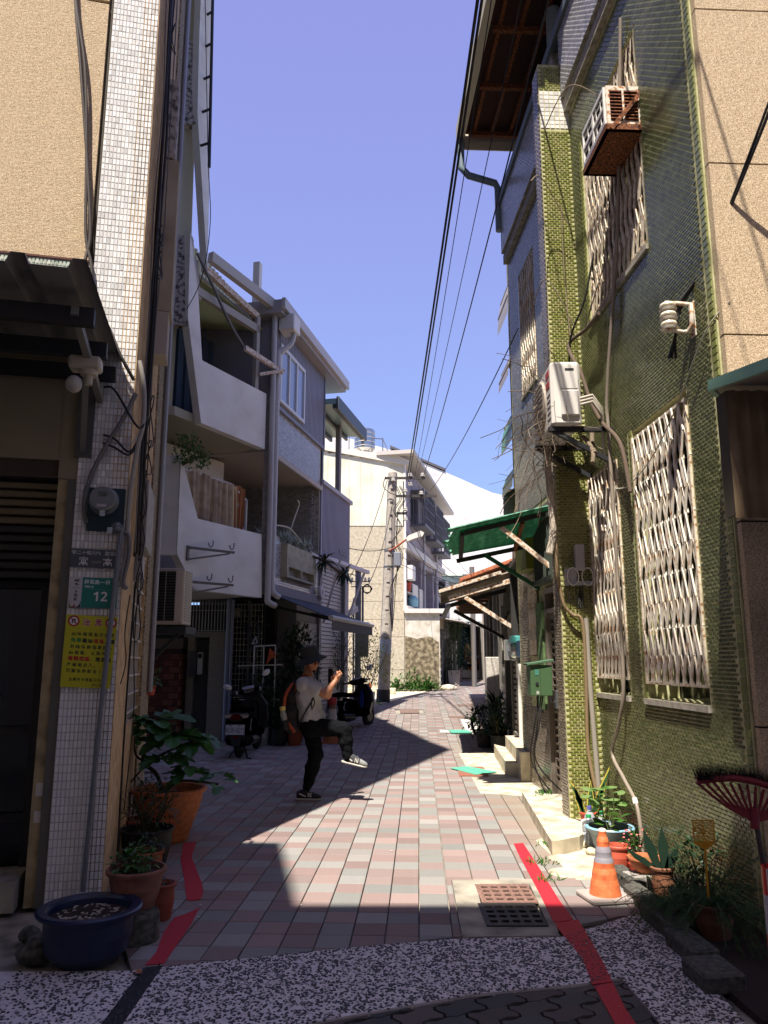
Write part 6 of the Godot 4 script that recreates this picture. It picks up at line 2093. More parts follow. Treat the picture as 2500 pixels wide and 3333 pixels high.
	for k in [[3.35, "upper steel pole bracket on the lower white parapet"], [2.78, "lower steel pole bracket under the white parapet"]]:
		var b := thing("pole_bracket", k[1], "bracket", P(-2.3, 0, 14.7), turn_of(0.45, 0.893))
		g = Geo.new()
		g.bar(V(-2.2, k[0] + 0.02, 0.03), V(-1.35, k[0] + 0.02, 0.32), 0.04, 0.04)
		g.bar(V(-2.2, k[0] - 0.18, 0.03), V(-1.45, k[0] - 0.01, 0.29), 0.03, 0.03)
		g.bar(V(-2.2, k[0] - 0.2, 0.02), V(-2.2, k[0] + 0.05, 0.02), 0.05, 0.03)
		part(b, "arm", g, Q("6f6a64", 0.5, 0.4))
		for x in [-1.8, -1.4]:
			g = Geo.new()
			var hook := []
			for i in 9:
				var t := PI + PI * i / 8.0
				hook.append(V(x + 0.06 * cos(t), k[0] + 0.14 + 0.07 * sin(t), 0.03 + (x + 2.2) * 0.34))
			hook.append(hook[8] + V(0, 0.05, 0))
			g.tube(hook, 0.011, 6)
			part(b, "hook", g, Q("6f6a64", 0.5, 0.4))
	var df := thing("drying_frame", "white drying frame with long beige cloths hung on it over the lower parapet", "drying rack", P(-2.3, 0, 14.7), turn_of(0.45, 0.893))
	g = Geo.new()
	g.bar(V(-0.75, 4.75, -0.25), V(-0.3, 4.55, -0.25), 0.035, 0.035)
	g.bar(V(-0.3, 4.55, -0.25), V(-0.3, 3.7, -0.25), 0.035, 0.035)
	g.bar(V(-0.7, 4.72, -0.25), V(-0.32, 3.85, -0.25), 0.03, 0.03)
	g.bar(V(-2.6, 4.78, -0.25), V(-0.72, 4.78, -0.25), 0.02, 0.02)
	part(df, "frame", g, Q("cfcbc5", 0.5))
	var cm := nmat([[0.0, H("7d6a55")], [0.5, H("a38d73")], [1.0, H("b8a288")]], 0.02, 1.0, 0.95, 0.0, 0, 4, 92, 256)
	cm.backlight_enabled = true
	cm.backlight = H("6a563f")
	for k in [[-2.55, -0.82, 3.6, 0], [-0.95, -0.68, 3.55, 1], [-0.72, -0.42, 3.7, 2]]:
		g = Geo.new()
		var nx := 40 if k[3] == 0 else 12
		for i in nx:
			for j in 8:
				var f := func(u: float, v: float) -> Vector3:
					var sp := 1.0 - 0.5 * v if k[3] == 2 else 1.0
					var x: float = lerpf(k[0], k[1], u)
					x = lerpf(x, k[0], (1 - sp) * 0.7)
					return V(x, lerpf(4.77, k[2], v) - 0.03 * sin(u * 9), -0.22 + 0.05 * sin(u * (34 if k[3] == 0 else 20)) * (0.3 + v) + 0.02 * sin(u * 71))
				var u0 := float(i) / nx
				var u1 := float(i + 1) / nx
				g.quad((f as Callable).call(u0, (j + 1) / 8.0), (f as Callable).call(u1, (j + 1) / 8.0), (f as Callable).call(u1, j / 8.0), (f as Callable).call(u0, j / 8.0))
		part(df, "cloth", g, cm if k[3] == 0 else mat([H("a38d73"), H("d0c09a"), H("a06a42")][k[3]], 0.95), ["wide beige cloth", "cream cloth", "orange brown cloth"][k[3]])
	g = Geo.new()
	g.bx(-4.75, -4.02, 0.0, 1.75, -16.0, -15.5)
	var bw := solo("brick_wall", g, Q("3a2019", 0.9), "dark red brick garden wall behind the fig leaves", "wall")
	var reds := [H("5c3024"), H("6b3a2b"), H("4e2a20"), H("744434")]
	for j in 13:
		for i in 5:
			g = Geo.new()
			var off := 0.11 if j % 2 else 0.0
			var x0 := maxf(-4.75, -4.8 + i * 0.22 + off - 0.1)
			var x1 := minf(-4.02, -4.8 + i * 0.22 + off + 0.11)
			if x1 - x0 > 0.04:
				g.bx(x0, x1, 0.03 + j * 0.125, 0.14 + j * 0.125, -15.5, -15.485)
				part(bw, "brick", g, mat(reds[(i * 3 + j) % 4], 0.9))
		for i in 2:
			pbx(bw, "brick", [-4.019, -4.0, 0.03 + j * 0.125, 0.14 + j * 0.125, -15.74 - i * 0.25 + (0.1 if j % 2 else 0.0), -15.52 - i * 0.25 + (0.1 if j % 2 else 0.0)], mat([H("8a5444"), H("9a6454")][(i + j) % 2], 0.9))
	pbx(bw, "coping", [-4.8, -3.98, 1.751, 1.95, -16.0, -15.46], Q("5a5345", 0.95))
	var gt := thing("steel_gate", "plain grey steel gate set between rendered pillars behind the scooter", "gate", P(-3.55, gy(15.7), 15.7))
	pbx(gt, "pillar", [-0.37, -0.23, 0.0, 1.95, -0.5, 0.12], W.render)
	pbx(gt, "pillar", [0.08, 0.46, 0.0, 2.05, -0.5, 0.2], W.render)
	pbx(gt, "leaf", [-0.23, 0.08, 0.02, 1.9, -0.12, -0.06], Q("5b5f5c", 0.5, 0.3))
	pbx(gt, "handle", [-0.2, -0.18, 0.9, 1.05, -0.06, -0.02], W.steel)
	pbx(gt, "lintel", [-0.45, 0.48, 1.951, 2.06, -0.5, 0.1], Q("8a8478", 0.9))
	var mb := thing("letter_box", "dark letter box with a white intercom at the steel gate", "letter box", P(-3.72, 1.2, 15.52))
	pbx(mb, "box", [-0.12, 0.02, 0.0, 0.5, -0.08, 0.06, 0.01], Q("3a3734", 0.6))
	pbx(mb, "intercom", [0.03, 0.13, 0.05, 0.48, -0.04, 0.04, 0.008], Q("b9b7b0", 0.5))
	pbx(mb, "lens", [0.045, 0.115, 0.36, 0.45, 0.041, 0.045], W.black)
	var bars := thing("window_bars", "row of steel window bars under the white balcony", "window bars", P(-3.6, 0, 15.55))
	var bm := Q("a3a199", 0.45, 0.4)
	for i in 15:
		ptube(bars, "bar", [[V(-0.35 + i * 0.062, 2.06, 0), V(-0.35 + i * 0.062, 2.85, 0)], 0.011, 6], bm)
	g = Geo.new()
	for y in [2.1, 2.5, 2.8]:
		g.bx(-0.37, 0.54, y, y + 0.015, -0.012, 0.012)
	part(bars, "rail", g, bm)
	g = Geo.new()
	g.bx(-7.0, -2.3, 0.0, 2.68, -20.0, -16.4)
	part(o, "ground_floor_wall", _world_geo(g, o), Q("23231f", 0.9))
	var gw := thing("grid_window", "white square grid window guard with a bicycle hung before it", "window guard", P(-2.7, gy(15.3), 15.35))
	pbx(gw, "glass", [-0.3, 0.32, 0.0, 2.68, -0.25, -0.1], W.dark_glass)
	g = Geo.new()
	g.bx(-0.38, -0.3, 0.0, 2.68, -0.25, 0.02)
	g.bx(0.0, 0.05, 0.7, 2.68, -0.1, 0.0)
	part(gw, "frame", g, Q("4a4a48", 0.6))
	var gm := Q("8f8d78", 0.6)
	for i in 9:
		pbx(gw, "bar", [-0.28 + i * 0.07, -0.268 + i * 0.07, 0.75, 2.62, -0.03, -0.018], gm)
	for i in 17:
		pbx(gw, "bar", [-0.29, 0.31, 0.8 + i * 0.112, 0.812 + i * 0.112, -0.018, -0.006], gm)
	g = Geo.new()
	g.tube([P(-2.98, gy(15.3), 15.25), P(-2.98, 2.7, 15.25)], 0.035, 10)
	g.tube([P(-3.06, gy(15.3), 15.25), P(-3.06, 2.7, 15.25)], 0.04, 10)
	solo("wall_pipes", g, W.pvc_blue, "pair of blue grey pipes between the rendered gate pillar and the grid window", "pipe")
	build_bicycle()
	var pp := thing("balcony_plant", "leafy green plant leaning over the lower parapet beside the cables", "plant", P(-3.45, 4.85, 12.55))
	g = Geo.new()
	for i in 420:
		var d := V(RR(-0.4, 1.0), RR(-0.5, 0.8), RR(-0.6, 0.6))
		var c := V(0.1, 0.1, 0) + d * 0.42
		if d.x > 0.5 and d.y > 0.2:
			continue
		g.col = Color(1, 1, 1) * RR(0.6, 1.4)
		g.leaf(c, V(RR(-1, 1), RR(-1, 0.6), RR(-1, 1)), Vector3.UP, RR(0.05, 0.1), 0.045)
	part(pp, "foliage", g, W.leaf_fresh)
	g = Geo.new()
	for i in 6:
		g.tube(smooth([V(0, -0.15, 0), V(0.15 + 0.05 * i, 0.1 - 0.02 * i, 0.05 * (i - 3)), V(0.3 + 0.1 * i, -0.02 * i + 0.05, 0.1 * (i - 3))]), 0.006, 5)
	part(pp, "stem", g, Q("4a4a2c", 0.8))
func _world_geo(g: Geo, o: Node3D) -> Geo:
	var t := o.transform.affine_inverse()
	for i in g.v.size():
		g.v[i] = t * g.v[i]
		g.n[i] = (t.basis * g.n[i]).normalized()
	return g
func build_bicycle() -> void:
	var b := thing("hung_bicycle", "dark bicycle hung upright on the grid window guard", "bicycle", P(-2.52, 0.85, 15.1))
	var m := Q("17181a", 0.5)
	for k in [[0.0, 0.32], [0.02, 1.12]]:
		var g := Geo.new()
		var w := []
		for i in 25:
			var t := TAU * i / 24.0
			w.append(V(k[0] + 0.1 * cos(t), k[1] + 0.31 * sin(t), 0.16 * cos(t)))
		g.tube(w, 0.022, 6)
		part(b, "wheel", g, m)
	var g2 := Geo.new()
	g2.tube([V(0, 0.32, 0), V(0.05, 0.8, 0.05), V(0.02, 1.12, 0)], 0.02, 6)
	g2.tube([V(0.05, 0.8, 0.05), V(0.12, 1.25, 0.12)], 0.02, 6)
	part(b, "frame", g2, m)
	g2 = Geo.new()
	g2.tube([V(-0.28, 1.32, 0.15), V(0.0, 1.28, 0.12), V(0.32, 1.34, 0.15)], 0.018, 6)
	part(b, "handlebar", g2, m)
	g2 = Geo.new()
	g2.tube([V(0.05, 1.12, 0.12), V(0.1, 1.0, 0.2), V(0.0, 0.98, 0.2), V(0.06, 1.12, 0.12)], 0.014, 6)
	part(b, "crank", g2, Q("a9a9a6", 0.3, 0.7))
	g2 = Geo.new()
	g2.ball(V(0.1, 1.52, 0.12), V(0.07, 0.035, 0.12))
	part(b, "saddle", g2, W.black)
func build_grey_house() -> void:
	var o := thing("grey_metal_house", "grey house with corrugated upper storey, tiled middle and a recessed planted loggia", "building", P(-2.25, 0, 14.8), turn_of(0.219, 0.976))
	var g := Geo.new()
	g.holed(0.0, 3.28, 2.9, 6.75, -0.15, 0.0, [[0.05, 3.22, 3.98, 5.6]])
	part(o, "wall", g, W.grout_grey)
	var lav := [Color(0.35, 0.345, 0.36), Color(0.31, 0.305, 0.32), Color(0.39, 0.38, 0.385)]
	tile_field(o, 0.02, 3.26, 5.62, 6.72, 0.0, 0.11, 0.045, 0.007, true, [], lav, [1.2, 3.26, 5.7, 6.3])
	tile_field(o, 0.02, 3.26, 3.0, 3.97, 0.0, 0.11, 0.045, 0.007, true, [[0.72, 2.7, 3.1, 3.97]], lav, [])
	pbx(o, "inner_wall", [-0.6, 3.28, 2.9, 9.2, -5.0, -1.9], W.grout_grey)
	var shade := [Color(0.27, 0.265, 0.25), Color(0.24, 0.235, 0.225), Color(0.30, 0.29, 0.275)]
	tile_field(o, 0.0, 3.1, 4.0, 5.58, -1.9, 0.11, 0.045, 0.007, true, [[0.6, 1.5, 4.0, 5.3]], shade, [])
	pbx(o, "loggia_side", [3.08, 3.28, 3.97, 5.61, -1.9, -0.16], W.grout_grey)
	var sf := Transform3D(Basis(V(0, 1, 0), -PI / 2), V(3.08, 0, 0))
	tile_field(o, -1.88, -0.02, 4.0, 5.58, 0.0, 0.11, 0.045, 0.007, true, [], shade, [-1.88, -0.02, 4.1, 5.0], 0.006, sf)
	g = Geo.new()
	g.bx(0.0, 3.28, 5.61, 5.75, -1.9, -0.16)
	g.bx(0.0, 3.28, 3.85, 3.97, -1.9, -0.16)
	part(o, "loggia_slab", g, Q("a59d92", 0.9))
	pbx(o, "lintel", [-0.02, 3.34, 5.52, 5.62, -0.02, 0.05], Q("aaa49b", 0.85))
	var w := pbx(o, "loggia_window", [0.62, 1.48, 4.0, 5.28, -1.895, -1.86], Q("5c5f58", 0.5))
	pbx(w, "pane", [0.7, 1.02, 4.6, 5.2, -1.859, -1.85], Q("4c5a50", 0.25))
	pbx(o, "lattice_panel", [0.9, 1.8, 4.0, 4.8, -1.5, -1.42], Q("b5ad9a", 0.8))
	g = Geo.new()
	g.holed(0.74, 2.66, 3.18, 3.86, -0.1, 0.13, [[0.86, 1.62, 3.22, 3.40], [1.70, 2.52, 3.22, 3.40]])
	part(o, "planter_box", g, W.planter)
	pbx(o, "planter_slot", [0.8, 2.6, 3.2, 3.42, -0.12, -0.1], W.black)
	pbx(o, "ledge", [-0.02, 3.3, 2.80, 2.99, -0.2, 0.06], Q("8d8a86", 0.85))
	g = Geo.new()
	g.xf = Transform3D(Basis.IDENTITY, V(0, 0, 0.02))
	g.sheet(0.0, 3.35, 6.62, 8.4, 0.095, 0.02, 0.004, 0.045)
	g.xf = Transform3D()
	g.bx(0.0, 3.33, 6.76, 8.6, -1.9, 0.015)
	part(o, "metal_wall", g, Q("8b878e", 0.45, 0.15))
	g = Geo.new()
	g.bx(0.05, 3.38, 6.55, 6.63, 0.0, 0.07)
	g.bx(3.35, 3.42, 6.55, 8.4, -0.3, 0.06)
	part(o, "flashing", g, Q("75737a", 0.5))
	g = Geo.new()
	g.holed(0.2, 1.78, 6.72, 7.98, 0.03, 0.09, [[0.27, 0.72, 6.79, 7.9], [0.79, 1.2, 6.79, 7.9], [1.27, 1.71, 6.79, 7.9]])
	var win := part(o, "window", g, Q("c9cac8", 0.4), "white framed three pane window")
	for x in [[0.27, 0.72], [0.79, 1.2], [1.27, 1.71]]:
		pbx(win, "pane", [x[0] - 0.01, x[1] + 0.01, 6.78, 7.91, 0.045, 0.055], Q("8a9ab8", 0.08))
	g = Geo.new()
	g.prism(pts([[-0.3, 8.42], [4.55, 8.42], [4.55, 8.62], [-0.3, 8.70]]), -3.0, 0.26)
	part(o, "roof", g, Q("9b9698", 0.5))
	pbx(o, "gutter", [-0.32, 4.6, 8.5, 8.72, 0.265, 0.34], Q("b5b0ac", 0.5))
	pbx(o, "gutter_box", [-0.05, 0.34, 8.15, 8.5, 0.1, 0.44, 0.02], Q("d5d2cc", 0.5))
	g = Geo.new()
	g.xf = Transform3D(Basis.IDENTITY, V(0, 0, -1.2))
	g.sheet(-1.6, 2.4, 8.7, 9.45, 0.16, 0.03, 0.004, 0.06)
	part(o, "parapet_sheet", g, Q("b9b48f", 0.5))
	for x in [0.9, 3.3]:
		pbx(o, "roof_post", [x, x + 0.16, 8.7, 10.3 if x < 2 else 9.4, -0.9, -0.75], Q("cfcac0", 0.7) if x < 2 else Q("a97a62", 0.8))
	pbx(o, "entrance_wall", [0.75, 1.9, 0.0, 2.8, -1.1, -0.9], Q("262b2d", 0.9))
	pbx(o, "side_panel", [1.9, 3.28, 0.0, 2.8, -0.9, -0.05], Q("8d8a8c", 0.7))
	for i in 2:
		pbx(o, "door", [1.98 + i * 0.66, 2.6 + i * 0.66, 0.05, 2.35, -0.05, -0.02], Q("9a9797", 0.6))
	pbx(o, "corner_post", [3.28, 3.34, 0.0, 5.8, -0.2, 0.04], Q("83828a", 0.5))
	pbx(o, "entrance_lamp", [0.45, 0.75, 2.35, 2.55, -0.9, -0.75, 0.02], Q("a59f92", 0.5))
	var ck := Geo.new()
	ck.xf = Transform3D(Basis(V(1, 0, 0), PI / 2), V(3.15, 3.07, 0.07))
	ck.lathe([Vector2(0.16, 0.0), Vector2(0.16, 0.06), Vector2(0.14, 0.08), Vector2(0.0, 0.075)], 24)
	var clock := solo("round_wall_sign", ck, Q("cbc8c2", 0.5), "round white wall sign beside the roller shutter", "sign", P(-2.25, 0, 14.8), turn_of(0.219, 0.976))
	pbx(clock, "mark", [3.14, 3.16, 3.02, 3.14, 0.146, 0.152], W.dark_steel)
	g = Geo.new()
	g.xf = Transform3D(Basis.IDENTITY, V(0, 0, 0.01))
	g.sheet(3.36, 5.95, 3.9, 5.72, 0.1, 0.02, 0.004, 0.045)
	g.xf = Transform3D()
	g.holed(3.34, 5.95, 0.0, 5.72, -3.0, 0.0, [[3.45, 5.5, 0.0, 3.85]])
	part(o, "wing_wall", g, Q("8a8590", 0.5, 0.15))
	pbx(o, "wing_flashing", [3.3, 6.02, 5.7, 5.8, -3.0, 0.08], Q("a09da0", 0.5))
	var sm := Q("a8a197", 0.5, 0.1)
	g = Geo.new()
	g.bx(3.4, 3.46, 0.0, 3.88, -0.14, 0.03)
	g.bx(5.48, 5.6, 0.0, 3.88, -0.14, 0.03)
	var sh := part(o, "roller_shutter", g, Q("6a6c70", 0.5))
	for i in 38:
		g = Geo.new()
		g.box(V(4.47, 0.25 + i * 0.096, -0.08), V(2.02, 0.09, 0.024), Basis(Vector3.RIGHT, -0.22), 0.008)
		part(sh, "slat", g, sm)
	var nm := Geo.new()
	nm.bx(0, 0.001, 0, 0.001, 0, 0.001)
	for i in 6:
		pbx(o, "raised_letter", [4.9 + i * 0.13, 4.98 + i * 0.13, 4.2, 4.2 + (0.1 if i % 2 else 0.13), 0.033, 0.045], Q("6f6b74", 0.5))
	g = Geo.new()
	g.prism(pts([[3.4, 7.72], [6.2, 7.72], [6.2, 7.82], [3.4, 7.86]]), -2.5, 0.35)
	part(o, "canopy_roof", g, Q("7fa0a0", 0.4))
	for k in [[3.5, 3.56], [5.05, 5.15]]:
		pbx(o, "canopy_post", [k[0], k[1] + 0.06, 5.8, 7.72, -0.15, -0.03], Q("3f444a", 0.5) if k[0] < 4 else Q("8a857f", 0.6))
	for i in 6:
		pbx(o, "canopy_purlin", [3.4, 6.2, 7.6, 7.715, 0.25 - i * 0.45, 0.32 - i * 0.45], Q("3a4046", 0.5))
	pbx(o, "canopy_gutter", [3.38, 6.25, 7.58, 7.9, 0.352, 0.41], Q("4a5358", 0.5))
	g = Geo.new()
	g.bar(V(3.5, 3.95, 0.05), V(5.9, 3.83, 0.55), 0.09, 0.09)
	part(o, "awning_roll", g, Q("cfcbc5", 0.5))
	for k in [[3.55, 3.9, 3.45, 2.4], [5.85, 3.8, 5.5, 2.5]]:
		g = Geo.new()
		g.bar(V(k[0], k[1], 0.45), V(k[2], k[3], 0.08), 0.05, 0.05)
		part(o, "awning_arm", g, Q("bdb9b4", 0.5))
	var aw := thing("cloth_awning", "sloping blue grey cloth awning with a pale fringed front bar", "awning", P(-2.25, 0, 14.8), turn_of(0.219, 0.976))
	g = Geo.new()
	quad2(g, V(0.1, 2.32, 1.25), V(3.35, 2.32, 1.25), V(3.35, 2.78, 0.08), V(0.1, 2.78, 0.08), 0.012)
	part(aw, "cloth", g, nmat([[0.0, H("2e3642")], [1.0, H("414c5c")]], 0.05, 2.0, 0.9, 0.0, 0, 3, 93, 256))
	ptube(aw, "front_bar", [[V(0.05, 2.31, 1.27), V(3.4, 2.31, 1.27)], 0.05, 10], Q("b0aca8", 0.5))
	g = Geo.new()
	g.sheet(0.1, 3.35, 2.08, 2.28, 0.06, 0.01)
	for i in g.v.size():
		g.v[i].z += 1.28
	part(aw, "valance", g, Q("6f6c6b", 0.9))
	for x in [0.5, 2.6]:
		g = Geo.new()
		g.bar(V(x, 2.55, 0.05), V(x + 0.3, 2.4, 0.7), 0.05, 0.05)
		g.bar(V(x + 0.3, 2.4, 0.7), V(x, 2.28, 1.22), 0.05, 0.05)
		part(aw, "folding_arm", g, W.black)
	for k in [[1.2, 4.0, "grey green spiky plants crowding the loggia planter"], [2.4, 3.9, "dark rosette plant trailing from the right end of the loggia"]]:
		var lp := thing("loggia_plant", k[2], "plant", P(-2.25, 0, 14.8), turn_of(0.219, 0.976))
		g = Geo.new()
		if k[0] < 2:
			for i in 380:
				var b := V(RR(0.5, 2.6), 3.86, RR(-0.5, 0.05))
				g.col = Color(1, 1, 1) * RR(0.7, 1.6)
				g.leaf(b, V(RR(-0.7, 0.7), RR(0.4, 1.2), RR(-0.4, 0.6)), Vector3.BACK, RR(0.2, 0.5), 0.045)
			part(lp, "foliage", g, W.leaf_grey)
			g = Geo.new()
			g.tube(smooth([V(1.5, 3.9, -0.2), V(1.7, 4.5, -0.1), V(1.9, 4.9, -0.05), V(1.65, 4.95, 0.0)]), 0.02, 6)
			g.tube(smooth([V(0.2, 4.15, 0.02), V(0.9, 4.2, 0.1), V(1.5, 4.0, 0.15)]), 0.02, 6)
			part(lp, "dry_stem", g, Q("b5b0a0", 0.9))
		else:
			for c in [V(2.75, 3.75, 0.3), V(3.75, 3.55, 0.5)]:
				for i in 34:
					var a := rng.randf() * TAU
					g.col = Color(1, 1, 1) * RR(0.6, 1.3)
					g.leaf(c, V(cos(a), RR(-1.1, 0.9), sin(a) * 0.8), Vector3.UP, RR(0.3, 0.5), 0.07)
				part(lp, "leaf_rosette", g, W.leaf_dark)
				g = Geo.new()
			ptube(lp, "stem", [smooth([V(2.2, 3.85, 0.0), V(2.75, 3.75, 0.3), V(3.3, 3.6, 0.42), V(3.75, 3.55, 0.5)]), 0.03, 6], Q("4a3a2a", 0.9))
func loft(g: Geo, secs: Array, segs := 18, pw := 2.5) -> void:
	var rings := []
	for s in secs:
		var r := []
		for j in segs:
			var a := TAU * j / segs
			var c := cos(a)
			var d := sin(a)
			r.append(V(s[1] + s[3] * signf(c) * pow(absf(c), 2 / pw), s[2] + s[4] * signf(d) * pow(absf(d), 2 / pw), s[0]))
		rings.append(r)
	var m := rings.size()
	var nn := []
	for i in m:
		var r := []
		for j in segs:
			var du: Vector3 = rings[i][(j + 1) % segs] - rings[i][(j + segs - 1) % segs]
			var dv: Vector3 = rings[mini(i + 1, m - 1)][j] - rings[maxi(i - 1, 0)][j]
			var n := du.cross(dv)
			if n.dot(rings[i][j] - V(secs[i][1], secs[i][2], rings[i][j].z)) < 0:
				n = -n
			r.append(n.normalized())
		nn.append(r)
	for i in m - 1:
		for j in segs:
			var k := (j + 1) % segs
			g.quadn(rings[i][j], rings[i][k], rings[i + 1][k], rings[i + 1][j], nn[i][j], nn[i][k], nn[i + 1][k], nn[i + 1][j])
	for e in [0, m - 1]:
		var c := V(secs[e][1], secs[e][2], secs[e][0])
		for j in segs:
			var k := (j + 1) % segs
			if e == 0:
				g.tri(c, rings[e][k], rings[e][j])
			else:
				g.tri(c, rings[e][j], rings[e][k])
func pot_part(o: Node3D, r0: float, r1: float, h: float, m: Material, lip := 0.012, soil := true) -> void:
	var g := Geo.new()
	g.lathe([Vector2(0, 0.0), Vector2(r0, 0.0), Vector2(lerpf(r0, r1, 0.5) + 0.004, h * 0.5), Vector2(r1 - lip, h - lip * 1.8), Vector2(r1, h - lip * 1.6), Vector2(r1 + 0.003, h - lip * 0.5), Vector2(r1 - 0.003, h), Vector2(r1 - lip, h), Vector2(r1 - lip * 1.3, h - 0.02), Vector2(r1 - lip * 1.6, h * 0.72)], 28)
	part(o, "pot", g, m)
	if soil:
		g = Geo.new()
		g.lathe([Vector2(r1 - lip * 1.4, h * 0.82), Vector2((r1 - lip) * 0.5, h * 0.86), Vector2(0, h * 0.85)], 20)
		part(o, "soil", g, W.soil)
func bushy(o: Node3D, c: Vector3, r: Vector3, count: int, size: float, wid: float, m: Material, stems := 6, called := "foliage", droop := -0.3) -> void:
	var g := Geo.new()
	for i in count:
		var e := V(rng.randfn(0, 0.45), rng.randfn(0, 0.45), rng.randfn(0, 0.45)).limit_length(1.0)
		var p := c + e * r
		g.col = Color(1, 1, 1) * RR(0.55, 1.45)
		g.leaf(p, e + V(RR(-0.6, 0.6), RR(droop, 0.6), RR(-0.6, 0.6)), Vector3.UP, size * RR(0.6, 1.3), wid * RR(0.7, 1.2))
	part(o, called, g, m)
	g = Geo.new()
	for i in stems:
		var a := TAU * i / stems + rng.randf()
		g.tube(smooth([V(0.02 * cos(a), c.y - r.y * 1.2, 0.02 * sin(a)), c + V(0.4 * r.x * cos(a), -0.3 * r.y, 0.4 * r.z * sin(a)), c + V(0.7 * r.x * cos(a), 0.6 * r.y * rng.randf(), 0.7 * r.z * sin(a))], 4), [0.008] if false else 0.006, 5)
	if stems > 0:
		part(o, "stem", g, Q("4a4428", 0.85))
func build_right_things() -> void:
	var terra: Material = W.terra
	var g: Geo
	var o := thing("snake_plant", "yellow edged snake plant in a narrow red pot against the tiled pillar", "potted plant", P(1.80, 0.03, 7.16))
	pot_part(o, 0.05, 0.075, 0.17, Q("b24a36", 0.6))
	for k in [[0.0, 0.3, 0.1, 0.4], [-0.05, 0.26, -0.2, 0.34], [0.05, 0.3, 0.3, 0.3], [0.02, 0.42, 0.55, 0.2], [-0.03, 0.3, -0.35, 0.25]]:
		var b := V(k[0], 0.14, 0.0)
		var tip := V(k[0] + k[2] * 0.35, 0.14 + k[1], k[3] * 0.1)
		var mid := b.lerp(tip, 0.5) + V(0.01, 0.0, 0.0)
		for s in 2:
			g = Geo.new()
			var w := 0.03 if s == 0 else 0.021
			var z := 0.0 if s == 0 else 0.0025
			g.prism(pts([[b.x - w * 0.6, b.y], [b.x + w * 0.6, b.y], [mid.x + w, mid.y], [tip.x, tip.y - (0.0 if s == 0 else 0.02)], [mid.x - w, mid.y]]), z - 0.002, z + 0.002)
			part(o, "leaf" if s == 0 else "leaf_centre", g, Q("c2b04a", 0.5) if s == 0 else Q("33582f", 0.5))
	for k in [[1.75, 6.92, 0.29, H("5a57a8"), "plastic water bottle with a violet cap beside the snake plant", 0.045], [1.70, 6.76, 0.25, H("2f9a5c"), "translucent plastic jug with a green cap and white handle", 0.055], [1.82, 6.8, 0.27, H("2f9a5c"), "clear bottle with a green cap half hidden by leaves", 0.045]]:
		var bt := thing("plastic_bottle", k[4], "bottle", P(k[0], 0.0, k[1]))
		var r: float = k[5]
		g = Geo.new()
		g.lathe([Vector2(0, 0), Vector2(r, 0.004), Vector2(r, k[2] * 0.45), Vector2(r * 0.93, k[2] * 0.48), Vector2(r, k[2] * 0.52), Vector2(r, k[2] * 0.7), Vector2(r * 0.35, k[2] * 0.9), Vector2(r * 0.35, k[2] * 0.93)], 18)
		var pm := mat(Color(0.75, 0.78, 0.82, 0.55), 0.2)
		pm.transparency = BaseMaterial3D.TRANSPARENCY_ALPHA
		part(bt, "body", g, pm)
		g = Geo.new()
		g.lathe([Vector2(r * 0.42, k[2] * 0.91), Vector2(r * 0.42, k[2]), Vector2(0, k[2])], 14)
		part(bt, "cap", g, mat(k[3], 0.5))
		g = Geo.new()
		g.lathe([Vector2(0, 0.006), Vector2(r * 0.94, 0.006), Vector2(r * 0.94, k[2] * 0.6), Vector2(0, k[2] * 0.6)], 14)
		part(bt, "water", g, Q("8f98a4", 0.2))
		if k[5] > 0.05:
			ptube(bt, "handle", [smooth([V(-r * 0.5, k[2] * 0.85, 0.03), V(-r * 1.2, k[2] * 0.8, 0.03), V(-r * 1.25, k[2] * 0.5, 0.03), V(-r, k[2] * 0.4, 0.03)]), 0.011, 6], Q("d6d6d2", 0.5))
	o = thing("basin_plant", "round leaved plant in a pale blue rimmed basin", "potted plant", P(1.80, 0.0, 6.5))
	g = Geo.new()
	g.lathe([Vector2(0, 0), Vector2(0.115, 0.0), Vector2(0.155, 0.16), Vector2(0.178, 0.19), Vector2(0.19, 0.2), Vector2(0.188, 0.212), Vector2(0.165, 0.21), Vector2(0.15, 0.17)], 32)
	part(o, "pot", g, Q("7d8d96", 0.5))
	g = Geo.new()
	g.lathe([Vector2(0.186, 0.198), Vector2(0.194, 0.204), Vector2(0.186, 0.215), Vector2(0.166, 0.213)], 32)
	part(o, "rim", g, Q("86b3cc", 0.45))
	g = Geo.new()
	g.lathe([Vector2(0.155, 0.17), Vector2(0, 0.18)], 24)
	part(o, "soil", g, W.soil)
	for i in 34:
		g = Geo.new()
		var a := rng.randf() * TAU
		var hh := RR(0.2, 0.52)
		var c := V(0.17 * cos(a) * rng.randf(), hh, 0.15 * sin(a) * rng.randf())
		round_leaf(g, c, V(cos(a), RR(-0.2, 0.5), sin(a)), RR(0.035, 0.06))
		part(o, "leaf", g, W.leaf_pale if i % 3 else W.leaf_fresh)
	g = Geo.new()
	for i in 6:
		g.tube([V(0.03 * cos(i), 0.16, 0.03 * sin(i)), V(0.1 * cos(i * 1.4), 0.45, 0.1 * sin(i * 1.4))], 0.004, 5)
	part(o, "stem", g, Q("5d6b3a", 0.8))
	o = thing("empty_pot", "bright red plastic pot holding only a few sprigs beside the cone", "flower pot", P(1.74, 0.0, 6.08))
	pot_part(o, 0.065, 0.09, 0.165, Q("b8553f", 0.55))
	o = thing("flowering_pot", "pink flowering crown of thorns in a red pot", "potted plant", P(1.845, 0.0, 6.0))
	pot_part(o, 0.055, 0.07, 0.11, Q("a8442f", 0.6))
	bushy(o, V(0, 0.2, 0), V(0.1, 0.1, 0.09), 130, 0.035, 0.016, W.leaf_fresh, 6)
	g = Geo.new()
